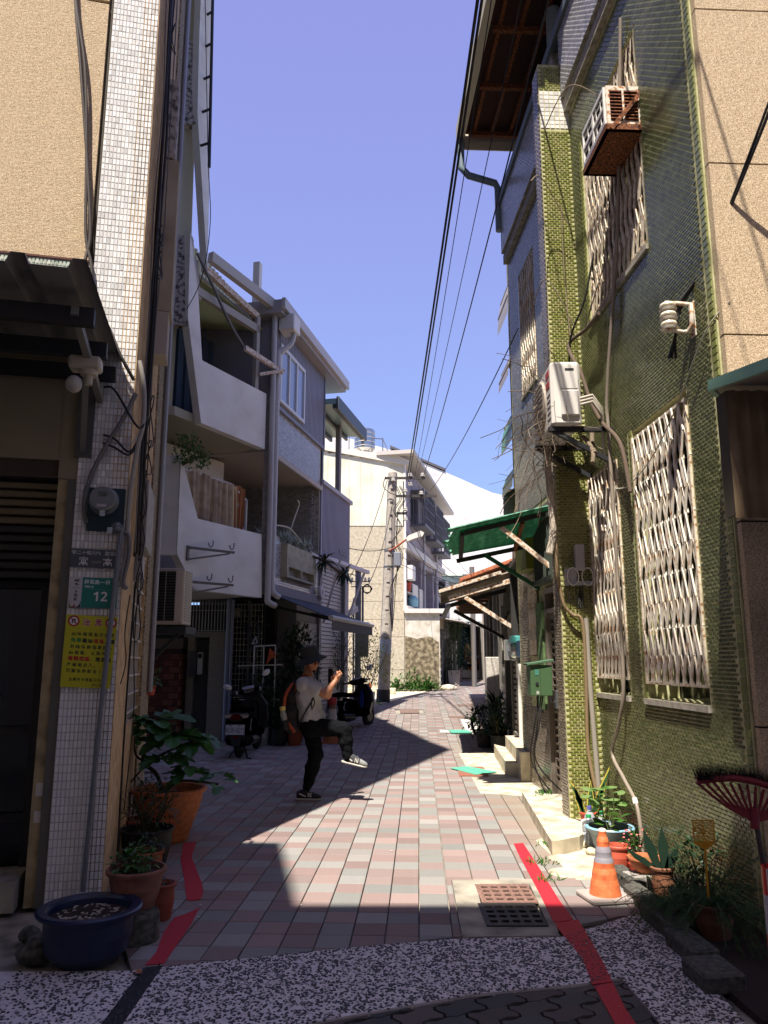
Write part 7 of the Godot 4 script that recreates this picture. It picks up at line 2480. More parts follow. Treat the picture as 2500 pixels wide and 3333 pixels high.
	for i in 22:
		var e := V(RR(-1, 1), RR(-0.3, 1.0), RR(-0.3, 1.0)).normalized()
		g.ball(V(0, 0.2, 0) + e * V(0.1, 0.11, 0.09), V(0.009, 0.006, 0.009), Basis.IDENTITY, 6, 4)
	part(o, "flowers", g, Q("e07a78", 0.7))
	g = Geo.new()
	g.box(V(0, 0.05, 0), V(0.2, 0.1, 0.16), Basis(Vector3.UP, 0.25), 0.006)
	solo("stone_block", g, nmat([[0.0, H("6f6c66")], [0.5, H("97938c")], [1.0, H("b5b1aa")]], 0.06, 2.0, 0.9, 0.15, 0, 4, 101, 256), "grey granite block under the terracotta bowl", "stone block", P(1.74, 0.0, 5.56))
	o = thing("terracotta_bowl", "wide shallow terracotta bowl of murky water on the granite block", "bowl", P(1.77, 0.10, 5.57))
	g = Geo.new()
	g.lathe([Vector2(0, 0), Vector2(0.055, 0.0), Vector2(0.09, 0.04), Vector2(0.11, 0.085), Vector2(0.118, 0.09), Vector2(0.116, 0.102), Vector2(0.1, 0.1), Vector2(0.09, 0.075)], 28)
	part(o, "bowl", g, terra)
	g = Geo.new()
	g.lathe([Vector2(0.095, 0.078), Vector2(0, 0.078)], 20)
	part(o, "water", g, Q("6b5a34", 0.1))
	o = thing("dark_snake_plant", "dark broad leaved snake plant in a tall brown pot", "potted plant", P(1.80, 0.0, 5.33))
	pot_part(o, 0.055, 0.078, 0.2, Q("7d5138", 0.75))
	for k in [[-0.02, 0.26, -0.22], [0.02, 0.27, -0.02], [0.03, 0.15, 0.2], [-0.03, 0.14, -0.5]]:
		g = Geo.new()
		var b := V(k[0], 0.17, 0.0)
		var tip := V(k[0] + k[2] * 0.4, 0.17 + k[1], 0.0)
		var mid := b.lerp(tip, 0.55)
		g.prism(pts([[b.x - 0.02, b.y], [b.x + 0.02, b.y], [mid.x + 0.036, mid.y], [tip.x, tip.y], [mid.x - 0.036, mid.y]]), -0.003, 0.003)
		part(o, "leaf", g, Q("1f3327", 0.4))
	o = thing("small_pot", "small terracotta pot with tiny white blossoms between the brown and the big pot", "potted plant", P(1.83, 0.0, 5.0))
	pot_part(o, 0.04, 0.052, 0.12, Q("7a4a36", 0.8))
	bushy(o, V(-0.02, 0.2, 0.02), V(0.14, 0.1, 0.1), 160, 0.03, 0.012, W.leaf_dark, 8)
	g = Geo.new()
	for i in 16:
		g.ball(V(RR(-0.18, 0.06), RR(0.14, 0.24), RR(-0.02, 0.12)), Vector3.ONE * 0.005, Basis.IDENTITY, 5, 3)
	part(o, "flowers", g, Q("cfcfc6", 0.8))
	o = thing("fern_pot", "feathery asparagus fern spilling from a big dark terracotta pot", "potted plant", P(1.83, 0.0, 4.62))
	pot_part(o, 0.08, 0.115, 0.185, Q("6b4533", 0.85))
	fern(o, V(0, 0.17, 0), 90, 0.48)
	o = thing("fern_pot", "second feathery fern in a low pot spreading over the dark kerb stones", "potted plant", P(1.70, 0.0, 4.85))
	pot_part(o, 0.05, 0.065, 0.10, Q("5d4030", 0.85))
	fern(o, V(0, 0.1, 0), 60, 0.34)
	o = thing("young_shrub", "small dark leaved shrub against the tiled wall behind the snake plant", "potted plant", P(1.98, 0.0, 5.15))
	pot_part(o, 0.06, 0.08, 0.14, Q("4a3a2e", 0.85))
	bushy(o, V(0, 0.3, 0), V(0.14, 0.17, 0.12), 120, 0.07, 0.035, W.leaf_dark, 6)
	o = thing("traffic_cone", "worn orange traffic cone with a grey reflective band on a pale base by the pots", "traffic cone", P(1.425, 0.0, 5.33))
	g = Geo.new()
	g.box(V(0, 0.017, 0), V(0.29, 0.03, 0.27), Basis(Vector3.UP, 0.2), 0.008)
	part(o, "base", g, Q("a59a94", 0.8))
	var cone := func(t: float) -> float: return lerpf(0.102, 0.022, t)
	var orange := nmat([[0.0, H("a5482a")], [0.35, H("d06a3c")], [1.0, H("e58a5a")]], 0.02, 2.5, 0.6, 0.1, 0, 5, 102, 256)
	for k in [[0.0, 0.5, orange, "cone_lower"], [0.5, 0.74, Q("8d8a92", 0.35), "reflective_band"], [0.74, 0.97, orange, "cone_upper"], [0.97, 1.0, Q("d9d2c8", 0.7), "tip"]]:
		g = Geo.new()
		var pr := []
		for i in 7:
			var t: float = lerpf(k[0], k[1], i / 6.0)
			var rr: float = (cone as Callable).call(t)
			pr.append(Vector2(rr + 0.0025 * sin(t * 40.0), 0.03 + t * 0.395))
		if k[1] == 1.0:
			pr.append(Vector2(0.015, 0.43))
			pr.append(Vector2(0, 0.432))
		g.lathe(pr, 28)
		part(o, k[3], g, k[2])
	var st := nmat([[0.0, H("2b2c29")], [0.5, H("4a4a44")], [1.0, H("6a675e")]], 0.03, 1.5, 0.9, 0.3, 0, 5, 103)
	var stones := [[1.66, 5.62, 0.11, 0.42, 0.10], [1.63, 5.2, 0.12, 0.40, 0.09], [1.61, 4.77, 0.13, 0.43, 0.10], [1.60, 4.36, 0.14, 0.36, 0.10], [1.57, 4.02, 0.20, 0.26, 0.09]]
	var ki := 0
	for k in stones:
		g = Geo.new()
		g.box(V(0, k[4] / 2 - 0.01, 0), V(k[2], k[4], k[3]), Basis(Vector3.UP, 0.06) * Basis(V(0, 0, 1), RR(-0.05, 0.05)), 0.012)
		solo("kerb_stone", g, st, ["first", "second", "third", "fourth", "nearest"][ki] + " dark kerb stone of the flower bed counted from the cone", "kerb stone", P(k[0], 0, k[1]))
		ki += 1
	g = Geo.new()
	slab(g, pts([[1.6, 3.6], [2.3, 3.6], [2.16, 4.6], [2.07, 7.0], [1.74, 7.2], [1.68, 5.9], [1.64, 5.0], [1.58, 4.2]]), -0.02, 0.012)
	struct("flower_bed", g, W.soil, "dark soil strip along the foot of the tiled wall")
	for k in [[1.64, 6.02, 0.06], [1.67, 5.86, 0.075], [1.72, 5.8, 0.05], [1.70, 6.2, 0.04], [1.66, 6.5, 0.06], [1.64, 6.75, 0.055]]:
		g = Geo.new()
		g.ball(V(0, k[2] * 0.35, 0), V(k[2] * 1.1, k[2] * 0.6, k[2] * 0.8), Basis(Vector3.UP, k[2] * 50), 7, 5)
		var lb := "rough pale stone left lying between the cone and the pots" if k[1] < 6.3 else "broken kerb lump beside the plastic bottles"
		solo("loose_stone", g, W.concrete_pale, lb, "stone", P(k[0], 0, k[1]), 0.0, "loose stones by the cone" if k[1] < 6.3 else "kerb lumps by the bottles")
	for k in [[1.40, 6.75, 14, "grass tuft at the near end of the long doorstep"], [1.19, 6.2, 10, "sparse weeds beside the farther drain lid"], [1.14, 5.75, 6, "tiny weeds near the nearer drain lid"], [1.68, 8.6, 10, "weeds sprouting at the far end of the long doorstep"], [-0.2, 22.7, 16, "weeds at the foot of the utility pole"]]:
		g = Geo.new()
		for i in k[2] * 3:
			g.col = Color(1, 1, 1) * RR(0.7, 1.4)
			g.leaf(V(rng.randfn(0, 0.05), 0, rng.randfn(0, 0.05)) * (3.0 if k[1] > 20 else 1.0), V(RR(-1, 1), RR(0.3, 1.3), RR(-1, 1)), Vector3.BACK, RR(0.03, 0.09) * (3.0 if k[1] > 20 else 1.0), 0.01)
		solo("weed_tuft", g, W.leaf_fresh, k[3], "weed", P(k[0], gy(k[1]) + (0.11 if k[1] == 8.6 else 0.0), k[1]))
	o = thing("fly_swatter", "yellow plastic fly swatter stuck upright among the fern", "fly swatter", P(1.81, 0.15, 4.62))
	var ym := Q("c98f12", 0.5)
	g = Geo.new()
	g.holed(-0.062, 0.062, 0.37, 0.46, -0.002, 0.002, [])
	g = Geo.new()
	var slots := []
	for j in 13:
		for i in 2:
			slots.append([-0.055 + i * 0.057, -0.002 + i * 0.057, 0.355 + j * 0.0085, 0.3585 + j * 0.0085])
	g.holed(-0.062, 0.062, 0.345, 0.468, -0.002, 0.002, slots)
	g.prism(pts([[-0.062, 0.345], [-0.008, 0.31], [0.008, 0.31], [0.062, 0.345]]), -0.002, 0.002)
	part(o, "blade", g, ym)
	ptube(o, "handle", [[V(0, 0.0, 0), V(0, 0.32, 0)], 0.0065, 8], ym)
	o = thing("striped_post", "red and white striped plastic tube post at the right edge", "post", P(1.715, 0.0, 3.62))
	var rd := Q("d0301c", 0.4)
	var wh := nmat([[0.0, H("7d7a7a")], [0.3, H("b5b1b0")], [1.0, H("cfcbca")]], 0.03, 3.0, 0.5, 0.0, 0, 5, 104, 256)
	for k in [[-0.08, 0.2, rd], [0.2, 0.28, wh], [0.28, 0.335, rd], [0.335, 0.50, wh], [0.50, 0.615, rd]]:
		g = Geo.new()
		g.lathe([Vector2(0.052, k[0]), Vector2(0.052, k[1])], 28)
		part(o, "stripe", g, k[2])
	g = Geo.new()
	g.lathe([Vector2(0.0525, 0.50), Vector2(0.053, 0.56), Vector2(0.0525, 0.615), Vector2(0.046, 0.616), Vector2(0.046, 0.3)], 28)
	part(o, "rim", g, rd)
	g = Geo.new()
	g.xf = Transform3D(Basis.IDENTITY, Vector3.ZERO)
	g.prism(pts([[-0.05, 0.49], [0.0, 0.49], [-0.015, 0.54], [-0.038, 0.612], [-0.05, 0.612]]), 0.03, 0.054)
	part(o, "peeling_film", g, wh)
	o = thing("upturned_broom", "upturned broom with a dark red ribbed plastic head standing in the striped post", "broom", P(1.715, 0.3, 3.66))
	ptube(o, "handle", [[V(0.0, 0.0, 0), V(-0.035, 0.5, -0.02)], 0.012, 10], Q("3f3433", 0.6))
	var rib := Q("7a1f2c", 0.5)
	for i in 14:
		var t := i / 13.0
		g = Geo.new()
		var tip := V(lerpf(-0.24, 0.24, t) - 0.05, lerpf(0.66, 0.56, t) + 0.035 * sin(t * PI), -0.02 + 0.02 * sin(t * PI))
		g.tube(smooth([V(-0.035, 0.49, -0.02), V(lerpf(-0.035, tip.x, 0.5), lerpf(0.5, tip.y, 0.35), -0.02), tip], 4), 0.007, 6)
		part(o, "rib", g, rib)
	g = Geo.new()
	g.tube(smooth([V(-0.29, 0.665, -0.02), V(-0.12, 0.68, -0.0), V(0.05, 0.64, 0.0), V(0.2, 0.56, -0.02)]), 0.016, 8)
	g.tube([V(-0.04, 0.46, -0.02), V(-0.036, 0.55, -0.02)], 0.022, 8)
	part(o, "head", g, rib)
	g = Geo.new()
	for i in 2600:
		var t := rng.randf()
		var b := V(lerpf(-0.29, 0.2, t), lerpf(0.67, 0.57, t) + 0.035 * sin(t * PI), RR(-0.04, 0.01))
		var d := V(RR(-0.5, 0.3), 1.0, RR(-0.3, 0.3)).normalized()
		var l := RR(0.05, 0.10)
		var sdv := d.cross(V(rng.randf(), rng.randf(), rng.randf())).normalized() * 0.0011
		g.tri(b - sdv, b + sdv, b + d * l)
	part(o, "bristles", g, Q("1d1512", 0.8)).set_meta("kind", "stuff")
	g = Geo.new()
	g.bx(0.0, 0.5, 0.0, 0.42, -0.02, 0.0, 0.004)
	solo("grey_board", g, Q("8b9199", 0.6), "pale grey board standing out at the right edge of the picture", "board", P(2.16, 1.45, 4.3))
	o = thing("green_cabinet", "green steel meter cabinet with an overhanging lid beside the louvred door", "cabinet", P(1.62, 1.13, 8.7))
	pbx(o, "case", [0.0, 0.24, 0.0, 0.33, -0.2, 0.0, 0.004], Q("3f5d3c", 0.55))
	g = Geo.new()
	g.xf = Transform3D(Basis(V(0, 0, 1), 0.16), V(-0.035, 0.325, 0.03))
	g.bx(0.0, 0.3, 0.0, 0.025, -0.25, 0.0, 0.004)
	part(o, "lid", g, Q("46654a", 0.55))
	pbx(o, "seam", [0.106, 0.11, 0.01, 0.32, 0.0, 0.003], Q("2a3f29", 0.6))
	ptube(o, "latch", [[V(0.07, 0.13, 0.0), V(0.07, 0.13, 0.012)], 0.018, 10], W.dark_steel)
	pbx(o, "notice", [0.05, 0.095, 0.22, 0.285, 0.001, 0.004], Q("3f7a68", 0.6))
	pbx(o, "torn_label", [0.06, 0.09, 0.015, 0.05, 0.001, 0.004], Q("a3a59a", 0.7))
	g = Geo.new()
	for k in [[0.1, 0.12], [0.13, 0.02], [0.15, 0.2]]:
		g.tube(smooth([V(k[0], 0.0, -0.1), V(k[0] - 0.06, -0.3, -0.05), V(k[0] - 0.1, -0.7, -0.12), V(k[0] + k[1], -1.05, -0.15)]), 0.008, 6)
	part(o, "cable", g, W.cable)
	g = Geo.new()
	g.tube(smooth([P(1.64, 2.9, 7.25), P(1.63, 2.35, 7.22), P(1.66, 2.2, 7.28), P(1.70, 2.02, 7.28), P(1.77, 1.93, 7.26), P(1.855, 1.85, 7.25), P(1.862, 1.3, 7.26), P(1.853, 0.72, 7.26), P(1.9, 0.3, 7.2), P(1.92, 0.05, 7.2)]), 0.017, 8)
	solo("brown_hose", g, Q("7d6a4e", 0.6), "bent brown hose crossing down the tiled pillar", "hose")
	g = Geo.new()
	g.tube([P(1.895, 1.9, 7.27), P(1.9, 1.3, 7.27), P(1.925, 0.03, 7.2)], 0.024, 10)
	solo("grey_conduit", g, Q("8d877c", 0.6), "straight grey conduit at the right side of the tiled pillar", "pipe")
	g = Geo.new()
	g.tube(smooth([P(1.61, 3.9, 7.25), P(1.59, 3.3, 7.22), P(1.61, 2.75, 7.22), P(1.56, 2.5, 7.2)]), 0.035, 8)
	solo("wrapped_pipe", g, nmat([[0.0, H("8f8578")], [0.5, H("b5aa9b")], [1.0, H("cfc6b8")]], 0.05, 3.0, 0.9, 0.3, 0, 4, 105, 256), "pale wrapped pipe hanging at the outer corner of the pillar above the brown hose", "pipe")
	g = Geo.new()
	g.tube(smooth([P(2.045, 6.96, 5.714), P(2.03, 5.2, 6.1), P(1.985, 3.9, 6.5), P(1.99, 3.47, 6.553), P(1.99, 2.4, 6.54), P(1.985, 1.38, 6.52), P(1.97, 1.0, 6.66), P(1.965, 0.73, 6.9), P(1.98, 0.55, 6.65), P(1.995, 0.41, 6.43), P(2.0, 0.24, 6.36), P(2.0, 0.02, 6.34)]), 0.016, 8)
	var dh := solo("drain_hose", g, Q("8c8174", 0.5), "long grey drain hose snaking down the tiled wall between the two grilles", "hose")
	ptube(dh, "clip", [[P(1.995, 0.43, 6.45), P(1.995, 0.39, 6.42)], 0.022, 8], Q("cfccc6", 0.5))
	o = thing("dead_vine", "bare dead vine tangled round the white outdoor unit", "vine")
	var bark := Q("5a4c40", 0.95)
	var pale := Q("7d6f5e", 0.95)
	ptube(o, "trunk", [smooth([P(1.95, 4.6, 6.5), P(1.93, 4.62, 6.9), P(1.85, 4.62, 7.2), P(1.83, 4.45, 7.1), P(1.86, 4.2, 6.9), P(1.9, 3.85, 6.75), P(1.95, 3.6, 6.6), P(1.99, 3.3, 6.25), P(2.0, 2.85, 6.1)]), 0.018, 8], bark)
	g = Geo.new()
	g.tube(smooth([P(1.9, 3.6, 6.75), P(1.88, 3.4, 6.7), P(1.86, 3.3, 6.55)]), 0.022, 7)
	g.tube(smooth([P(1.8, 3.5, 6.7), P(1.85, 3.35, 6.6), P(1.82, 3.2, 6.5)]), 0.02, 7)
	part(o, "stub", g, pale)
	var tr := RandomNumberGenerator.new()
	tr.seed = 99
	for grp in 5:
		g = Geo.new()
		for i in 20:
			var p := P(1.55, 3.7, 7.0) + V(tr.randf_range(-0.15, 0.15), tr.randf_range(-0.5, 0.35), tr.randf_range(-0.3, 0.3))
			var d := V(tr.randf_range(-1.0, 0.45), tr.randf_range(-0.8, 0.7), tr.randf_range(-0.6, 0.8)).normalized()
			var path := [p]
			for s in 5:
				d = (d + V(tr.randf_range(-0.5, 0.5), tr.randf_range(-0.75, 0.35), tr.randf_range(-0.5, 0.5))).normalized()
				p += d * tr.randf_range(0.05, 0.17)
				path.append(p)
			g.tube(smooth(path, 3), tr.randf_range(0.0016, 0.0042), 5, false)
		part(o, "twig", g, pale if grp % 2 else bark)
	g = Geo.new()
	for k in [[P(1.9, 5.9, 7.2), P(1.6, 6.3, 7.0), P(1.4, 6.0, 6.6)], [P(1.95, 6.4, 6.0), P(1.7, 6.7, 6.2), P(1.55, 6.55, 6.6)], [P(1.85, 4.7, 7.0), P(1.6, 5.2, 7.0), P(1.5, 5.0, 7.3)], [P(1.83, 4.65, 7.1), P(1.83, 5.4, 7.2), P(1.86, 6.2, 7.3)], [P(1.9, 4.6, 6.8), P(1.95, 4.9, 6.4), P(1.97, 5.0, 6.2)], [P(1.62, 3.5, 7.2), P(1.75, 3.2, 7.2), P(1.85, 3.0, 7.2), P(1.7, 2.9, 7.2)]]:
		g.tube(smooth(k, 6), 0.005, 5, false)
	part(o, "twig", g, pale)
	o = thing("spiky_dracaena", "dark spiky plant in a black tub beside the pale garden wall", "potted plant", P(2.05, 0.0, 14.5))
	pot_part(o, 0.16, 0.2, 0.35, Q("1d1f20", 0.7))
	g = Geo.new()
	for i in 90:
		var a := rng.randf() * TAU
		g.col = Color(1, 1, 1) * RR(0.4, 1.2)
		g.leaf(V(0.03 * cos(a), RR(0.5, 0.75), 0.03 * sin(a)), V(cos(a), RR(-0.2, 1.4), sin(a)), Vector3.UP, RR(0.25, 0.5), 0.04, 0.12)
	part(o, "foliage", g, W.leaf_dark)
	ptube(o, "stem", [[V(0, 0.3, 0), V(0, 0.75, 0)], 0.03, 6], Q("4a4034", 0.9))
	o = thing("lane_shrub", "bushy dark potted shrub with one bright fresh shoot at the right edge of the lane", "potted plant", P(1.82, 0.0, 14.3))
	pot_part(o, 0.14, 0.18, 0.3, Q("35302c", 0.8))
	bushy(o, V(0, 0.45, 0), V(0.34, 0.3, 0.3), 360, 0.12, 0.05, W.leaf_dark, 6)
	g = Geo.new()
	for i in 40:
		var a := rng.randf() * TAU
		g.leaf(V(-0.22, 0.45, 0.1), V(cos(a), RR(0.2, 1.3), sin(a)), Vector3.UP, 0.2, 0.035)
	part(o, "fresh_shoot", g, W.leaf_fresh)
	o = thing("low_shrub", "low dark potted plant closest to the mint mat steps", "potted plant", P(1.98, 0.0, 13.7))
	pot_part(o, 0.13, 0.16, 0.26, Q("2c2e2b", 0.8))
	bushy(o, V(0, 0.5, 0), V(0.26, 0.35, 0.24), 300, 0.1, 0.045, W.leaf_dark, 6)
	g = Geo.new()
	var w := []
	for i in 21:
		w.append(V(0.0, 0.33 + 0.3 * sin(TAU * i / 20.0), 0.3 * cos(TAU * i / 20.0)))
	g.tube(w, 0.03, 6)
	solo("old_tyre", g, W.black, "black tyre leaning by the pale garden wall behind the shrubs", "tyre", P(1.98, 0.0, 15.3), 1.2)
func round_leaf(g: Geo, c: Vector3, d: Vector3, r: float) -> void:
	d = d.normalized()
	var s := d.cross(Vector3.UP).normalized()
	var k := s.cross(d)
	var n := 9
	var rim := []
	for i in n:
		var a := TAU * i / n
		var rr := r * (0.75 if i == 0 else 1.0 + 0.06 * sin(i * 3.0))
		rim.append(c + d * (-cos(a) * rr + r * 0.6) + s * sin(a) * rr + k * (-0.25 * absf(sin(a)) * r * 0.6))
	var m := c + d * r * 0.5 + k * 0.12 * r
	for i in n:
		g.tri(m, rim[i], rim[(i + 1) % n])
func fern(o: Node3D, c: Vector3, fronds: int, reach: float) -> void:
	var g := Geo.new()
	var st := Geo.new()
	for i in fronds:
		var a := rng.randf() * TAU
		var up := RR(0.15, 1.2)
		var l := reach * RR(0.5, 1.1)
		var d := V(cos(a), up, sin(a)).normalized()
		if d.x > 0.3:
			d.x *= 0.4
		var path := [c]
		var p := c
		for s in 8:
			d = (d + V(0, -0.16, 0) + V(RR(-0.1, 0.1), 0, RR(-0.1, 0.1))).normalized()
			p += d * l / 8
			path.append(p)
			for k in 9:
				g.col = Color(1, 1, 1) * RR(0.5, 1.4)
				var e := V(RR(-1, 1), RR(-0.6, 0.8), RR(-1, 1)).normalized()
				g.leaf(p, e, Vector3.UP, RR(0.02, 0.045), 0.0035, 0.05)
		st.tube(path, 0.0018, 4, false)
	part(o, "foliage", g, W.leaf_fern)
	part(o, "stem", st, Q("46552c", 0.8))
func fig_leaf(g: Geo, c: Vector3, d: Vector3, size: float, roll: float) -> void:
	d = d.normalized()
	var s := d.cross(Vector3.UP)
	s = s.normalized() if s.length() > 0.05 else Vector3.RIGHT
	s = s.rotated(d, roll)
	var k := s.cross(d)
	var o := [[0.0, 0.0], [0.22, -0.14], [0.42, 0.02], [0.27, 0.16], [0.52, 0.36], [0.46, 0.52], [0.24, 0.46], [0.28, 0.78], [0.12, 1.0], [0.0, 1.04]]
	var all := []
	for q in o:
		all.append(Vector2(q[0], q[1]))
	for i in range(o.size() - 2, 0, -1):
		all.append(Vector2(-o[i][0], o[i][1]))
	var w := []
	for q in all:
		w.append(c + s * q.x * size + d * q.y * size + k * size * (0.22 * absf(q.x) * 1.0 - 0.28 * q.y * q.y))
	var m0 := c + d * size * 0.35 + k * size * -0.03
	for i in w.size():
		g.tri(m0, w[i], w[(i + 1) % w.size()])
func build_left_things() -> void:
	var g: Geo
	var o := thing("blue_glazed_pot", "large dark blue glazed pot of dry soil and pale chips at the corner", "flower pot", P(-1.53, 0.0, 4.32))
	g = Geo.new()
	g.lathe([Vector2(0, 0), Vector2(0.16, 0.0), Vector2(0.205, 0.05), Vector2(0.222, 0.13), Vector2(0.222, 0.2), Vector2(0.228, 0.222), Vector2(0.262, 0.232), Vector2(0.265, 0.245), Vector2(0.255, 0.252), Vector2(0.215, 0.25), Vector2(0.205, 0.235), Vector2(0.2, 0.19)], 40)
	var bl := Q("16243f", 0.35)
	part(o, "pot", g, bl)
	g = Geo.new()
	g.lathe([Vector2(0.208, 0.205), Vector2(0.1, 0.215), Vector2(0, 0.21)], 24)
	part(o, "soil", g, W.soil)
	g = Geo.new()
	for i in 90:
		var a := rng.randf() * TAU
		var r := 0.17 * sqrt(rng.randf())
		g.box(V(r * cos(a), 0.215, r * sin(a)), V(RR(0.008, 0.025), 0.004, RR(0.006, 0.014)), Basis(Vector3.UP, rng.randf() * TAU) * Basis(Vector3.RIGHT, RR(-0.4, 0.4)))
	part(o, "chips", g, Q("a59f90", 0.9)).set_meta("kind", "stuff")
	g = Geo.new()
	g.lathe([Vector2(0, 0), Vector2(0.13, 0.0), Vector2(0.125, 0.13), Vector2(0.115, 0.15), Vector2(0.0, 0.152)], 24)
	solo("concrete_stub", g, W.mossy, "round mossy concrete stub carrying a terracotta pot", "concrete block", P(-1.37, 0, 4.6))
	o = thing("terracotta_pot", "brownish terracotta pot with a leafy herb standing on the concrete stub", "potted plant", P(-1.40, 0.152, 4.66))
	pot_part(o, 0.105, 0.165, 0.205, W.terra_dark, 0.016)
	bushy(o, V(-0.02, 0.24, 0.0), V(0.13, 0.07, 0.12), 150, 0.05, 0.03, W.leaf_fresh, 8)
	o = thing("terracotta_pot", "slim red pot tucked close behind the concrete stub", "flower pot", P(-1.33, 0.0, 4.95))
	pot_part(o, 0.06, 0.085, 0.2, Q("8a4634", 0.75))
	bushy(o, V(0, 0.2, 0), V(0.04, 0.04, 0.04), 14, 0.04, 0.025, W.leaf_dark, 0)
	o = thing("terracotta_pot", "orange brown pot between the concrete stub and the black pot", "potted plant", P(-1.66, 0.0, 5.75))
	pot_part(o, 0.08, 0.115, 0.2, Q("97512f", 0.75))
	bushy(o, V(0, 0.22, 0), V(0.12, 0.06, 0.1), 90, 0.045, 0.025, W.leaf_dark, 6)
	o = thing("black_pot", "black plastic pot with a straggly small leaved shrub", "potted plant", P(-1.80, 0.0, 6.2))
	pot_part(o, 0.15, 0.2, 0.26, Q("1f2423", 0.6))
	bushy(o, V(0.02, 0.42, 0.0), V(0.24, 0.2, 0.2), 420, 0.045, 0.022, W.leaf_dark, 12)
	o = thing("terracotta_pot", "half hidden terracotta pot against the wall behind the black pot", "flower pot", P(-2.08, 0.0, 6.75))
	pot_part(o, 0.07, 0.11, 0.22, Q("8a4a34", 0.75))
	o = thing("fig_tree", "fig tree with broad lobed leaves in the biggest orange terracotta pot", "potted plant", P(-1.86, 0.0, 6.98))
	g = Geo.new()
	g.lathe([Vector2(0, 0), Vector2(0.17, 0.0), Vector2(0.185, 0.02), Vector2(0.19, 0.06), Vector2(0.235, 0.18), Vector2(0.27, 0.28), Vector2(0.275, 0.285), Vector2(0.272, 0.295), Vector2(0.283, 0.33), Vector2(0.288, 0.335), Vector2(0.285, 0.345), Vector2(0.295, 0.395), Vector2(0.32, 0.405), Vector2(0.325, 0.425), Vector2(0.31, 0.437), Vector2(0.285, 0.43), Vector2(0.275, 0.4), Vector2(0.25, 0.3)], 44)
	part(o, "pot", g, W.terra)
	g = Geo.new()
	g.lathe([Vector2(0.27, 0.36), Vector2(0, 0.37)], 24)
	part(o, "soil", g, W.soil)
	g = Geo.new()
	g.tube(smooth([V(-0.02, 0.36, 0.05), V(-0.1, 0.55, 0.05), V(-0.22, 0.66, 0.05), V(-0.17, 0.85, 0.05), V(-0.14, 1.0, 0.05)]), 0.018, 8)
	g.tube(smooth([V(-0.2, 0.64, 0.05), V(0.0, 0.74, 0.1), V(0.2, 0.82, 0.1), V(0.36, 0.85, 0.1)]), 0.011, 7)
	g.tube(smooth([V(-0.02, 0.4, 0.05), V(0.12, 0.5, 0.12), V(0.3, 0.5, 0.15), V(0.46, 0.48, 0.15)]), 0.011, 7)
	g.tube(smooth([V(-0.2, 0.65, 0.05), V(-0.3, 0.7, 0.0), V(-0.33, 0.85, 0.0)]), 0.01, 7)
	g.tube(smooth([V(-0.2, 0.62, 0.05), V(-0.28, 0.52, 0.08), V(-0.36, 0.42, 0.1)]), 0.008, 7)
	part(o, "stem", g, Q("3d3a2a", 0.85))
	var fm := [W.leaf_fig, W.leaf_fig2, W.leaf_fig]
	var heads := [[-0.14, 1.0, 0.05, 10, 0.26], [0.05, 0.86, 0.15, 9, 0.24], [0.25, 0.84, 0.12, 9, 0.22], [-0.32, 0.84, 0.05, 6, 0.2], [0.2, 0.58, 0.18, 8, 0.18], [0.46, 0.5, 0.18, 6, 0.15], [0.0, 0.7, 0.2, 6, 0.2]]
	for h in heads:
		for i in h[3]:
			var a: float = TAU * i / h[3] + rng.randf() * 0.6
			g = Geo.new()
			var c := V(h[0] + 0.06 * cos(a), h[1] + RR(-0.05, 0.06), h[2] + 0.06 * sin(a))
			fig_leaf(g, c, V(cos(a), RR(-0.35, 0.25), sin(a)), h[4] * RR(0.75, 1.1), RR(-0.4, 0.4))
			part(o, "leaf", g, fm[i % 3])
	o = thing("hanging_pot", "tiny red pot with a small green plant hung on the side wall above the fig", "potted plant", P(-2.42, 1.16, 8.15))
	pot_part(o, 0.045, 0.06, 0.1, Q("a8452f", 0.7))
	bushy(o, V(0, 0.17, 0), V(0.13, 0.09, 0.1), 70, 0.07, 0.03, W.leaf_fresh, 5)
	g = Geo.new()
	g.leaf(V(0, 0.004, 0), V(1, 0.35, 0.3), Vector3.UP, 0.06, 0.045, 0.2)
	g.leaf(V(0, 0.004, 0.0), V(-0.1, 0.02, 1), Vector3.UP, 0.05, 0.008, 0.0)
	solo("dead_leaf", g, Q("a5612f", 0.8), "curled orange dead leaf on the pebble band by the blue pot", "leaf", P(-1.23, 0.0, 4.12))
	for k in [[-1.11, 4.97], [-0.52, 5.2], [0.06, 6.6], [-1.15, 5.2]]:
		g = Geo.new()
		g.box(V(0, 0.005, 0), V(0.02, 0.002, 0.012), Basis(Vector3.UP, k[0] * 9))
		solo("paper_scrap", g, Q("c9c5bb", 0.9), "tiny pale scrap lying on the shaded pavers", "litter", P(k[0], 0, k[1]), 0.0, "scraps on the pavers")
	for k in [[-1.82, 4.45, 0.09], [-1.78, 4.3, 0.11], [-1.95, 4.6, 0.08]]:
		g = Geo.new()
		g.ball(V(0, k[2] * 0.3, 0), V(k[2], k[2] * 0.55, k[2] * 0.75), Basis(Vector3.UP, k[0] * 7), 8, 6)
		solo("dark_stone", g, W.mossy, "dark mossy stone left of the blue glazed pot", "stone", P(k[0], 0, k[1]), 0.0, "stones by the blue pot")
	o = thing("wall_air_conditioner", "old cream outdoor air conditioner with dark coil on a wall bracket at left", "air conditioner", P(-2.70, 1.92, 9.0))
	pbx(o, "case", [0.0, 0.36, 0.0, 0.66, -0.4, 0.0, 0.012], Q("b3aca0", 0.55))
	pbx(o, "coil", [0.035, 0.265, 0.045, 0.62, 0.001, 0.006], W.black)
	var lm := Q("343836", 0.5)
	for i in 17:
		pbx(o, "fin", [0.038, 0.262, 0.06 + i * 0.0335, 0.078 + i * 0.0335, 0.006, 0.012], lm)
	g = Geo.new()
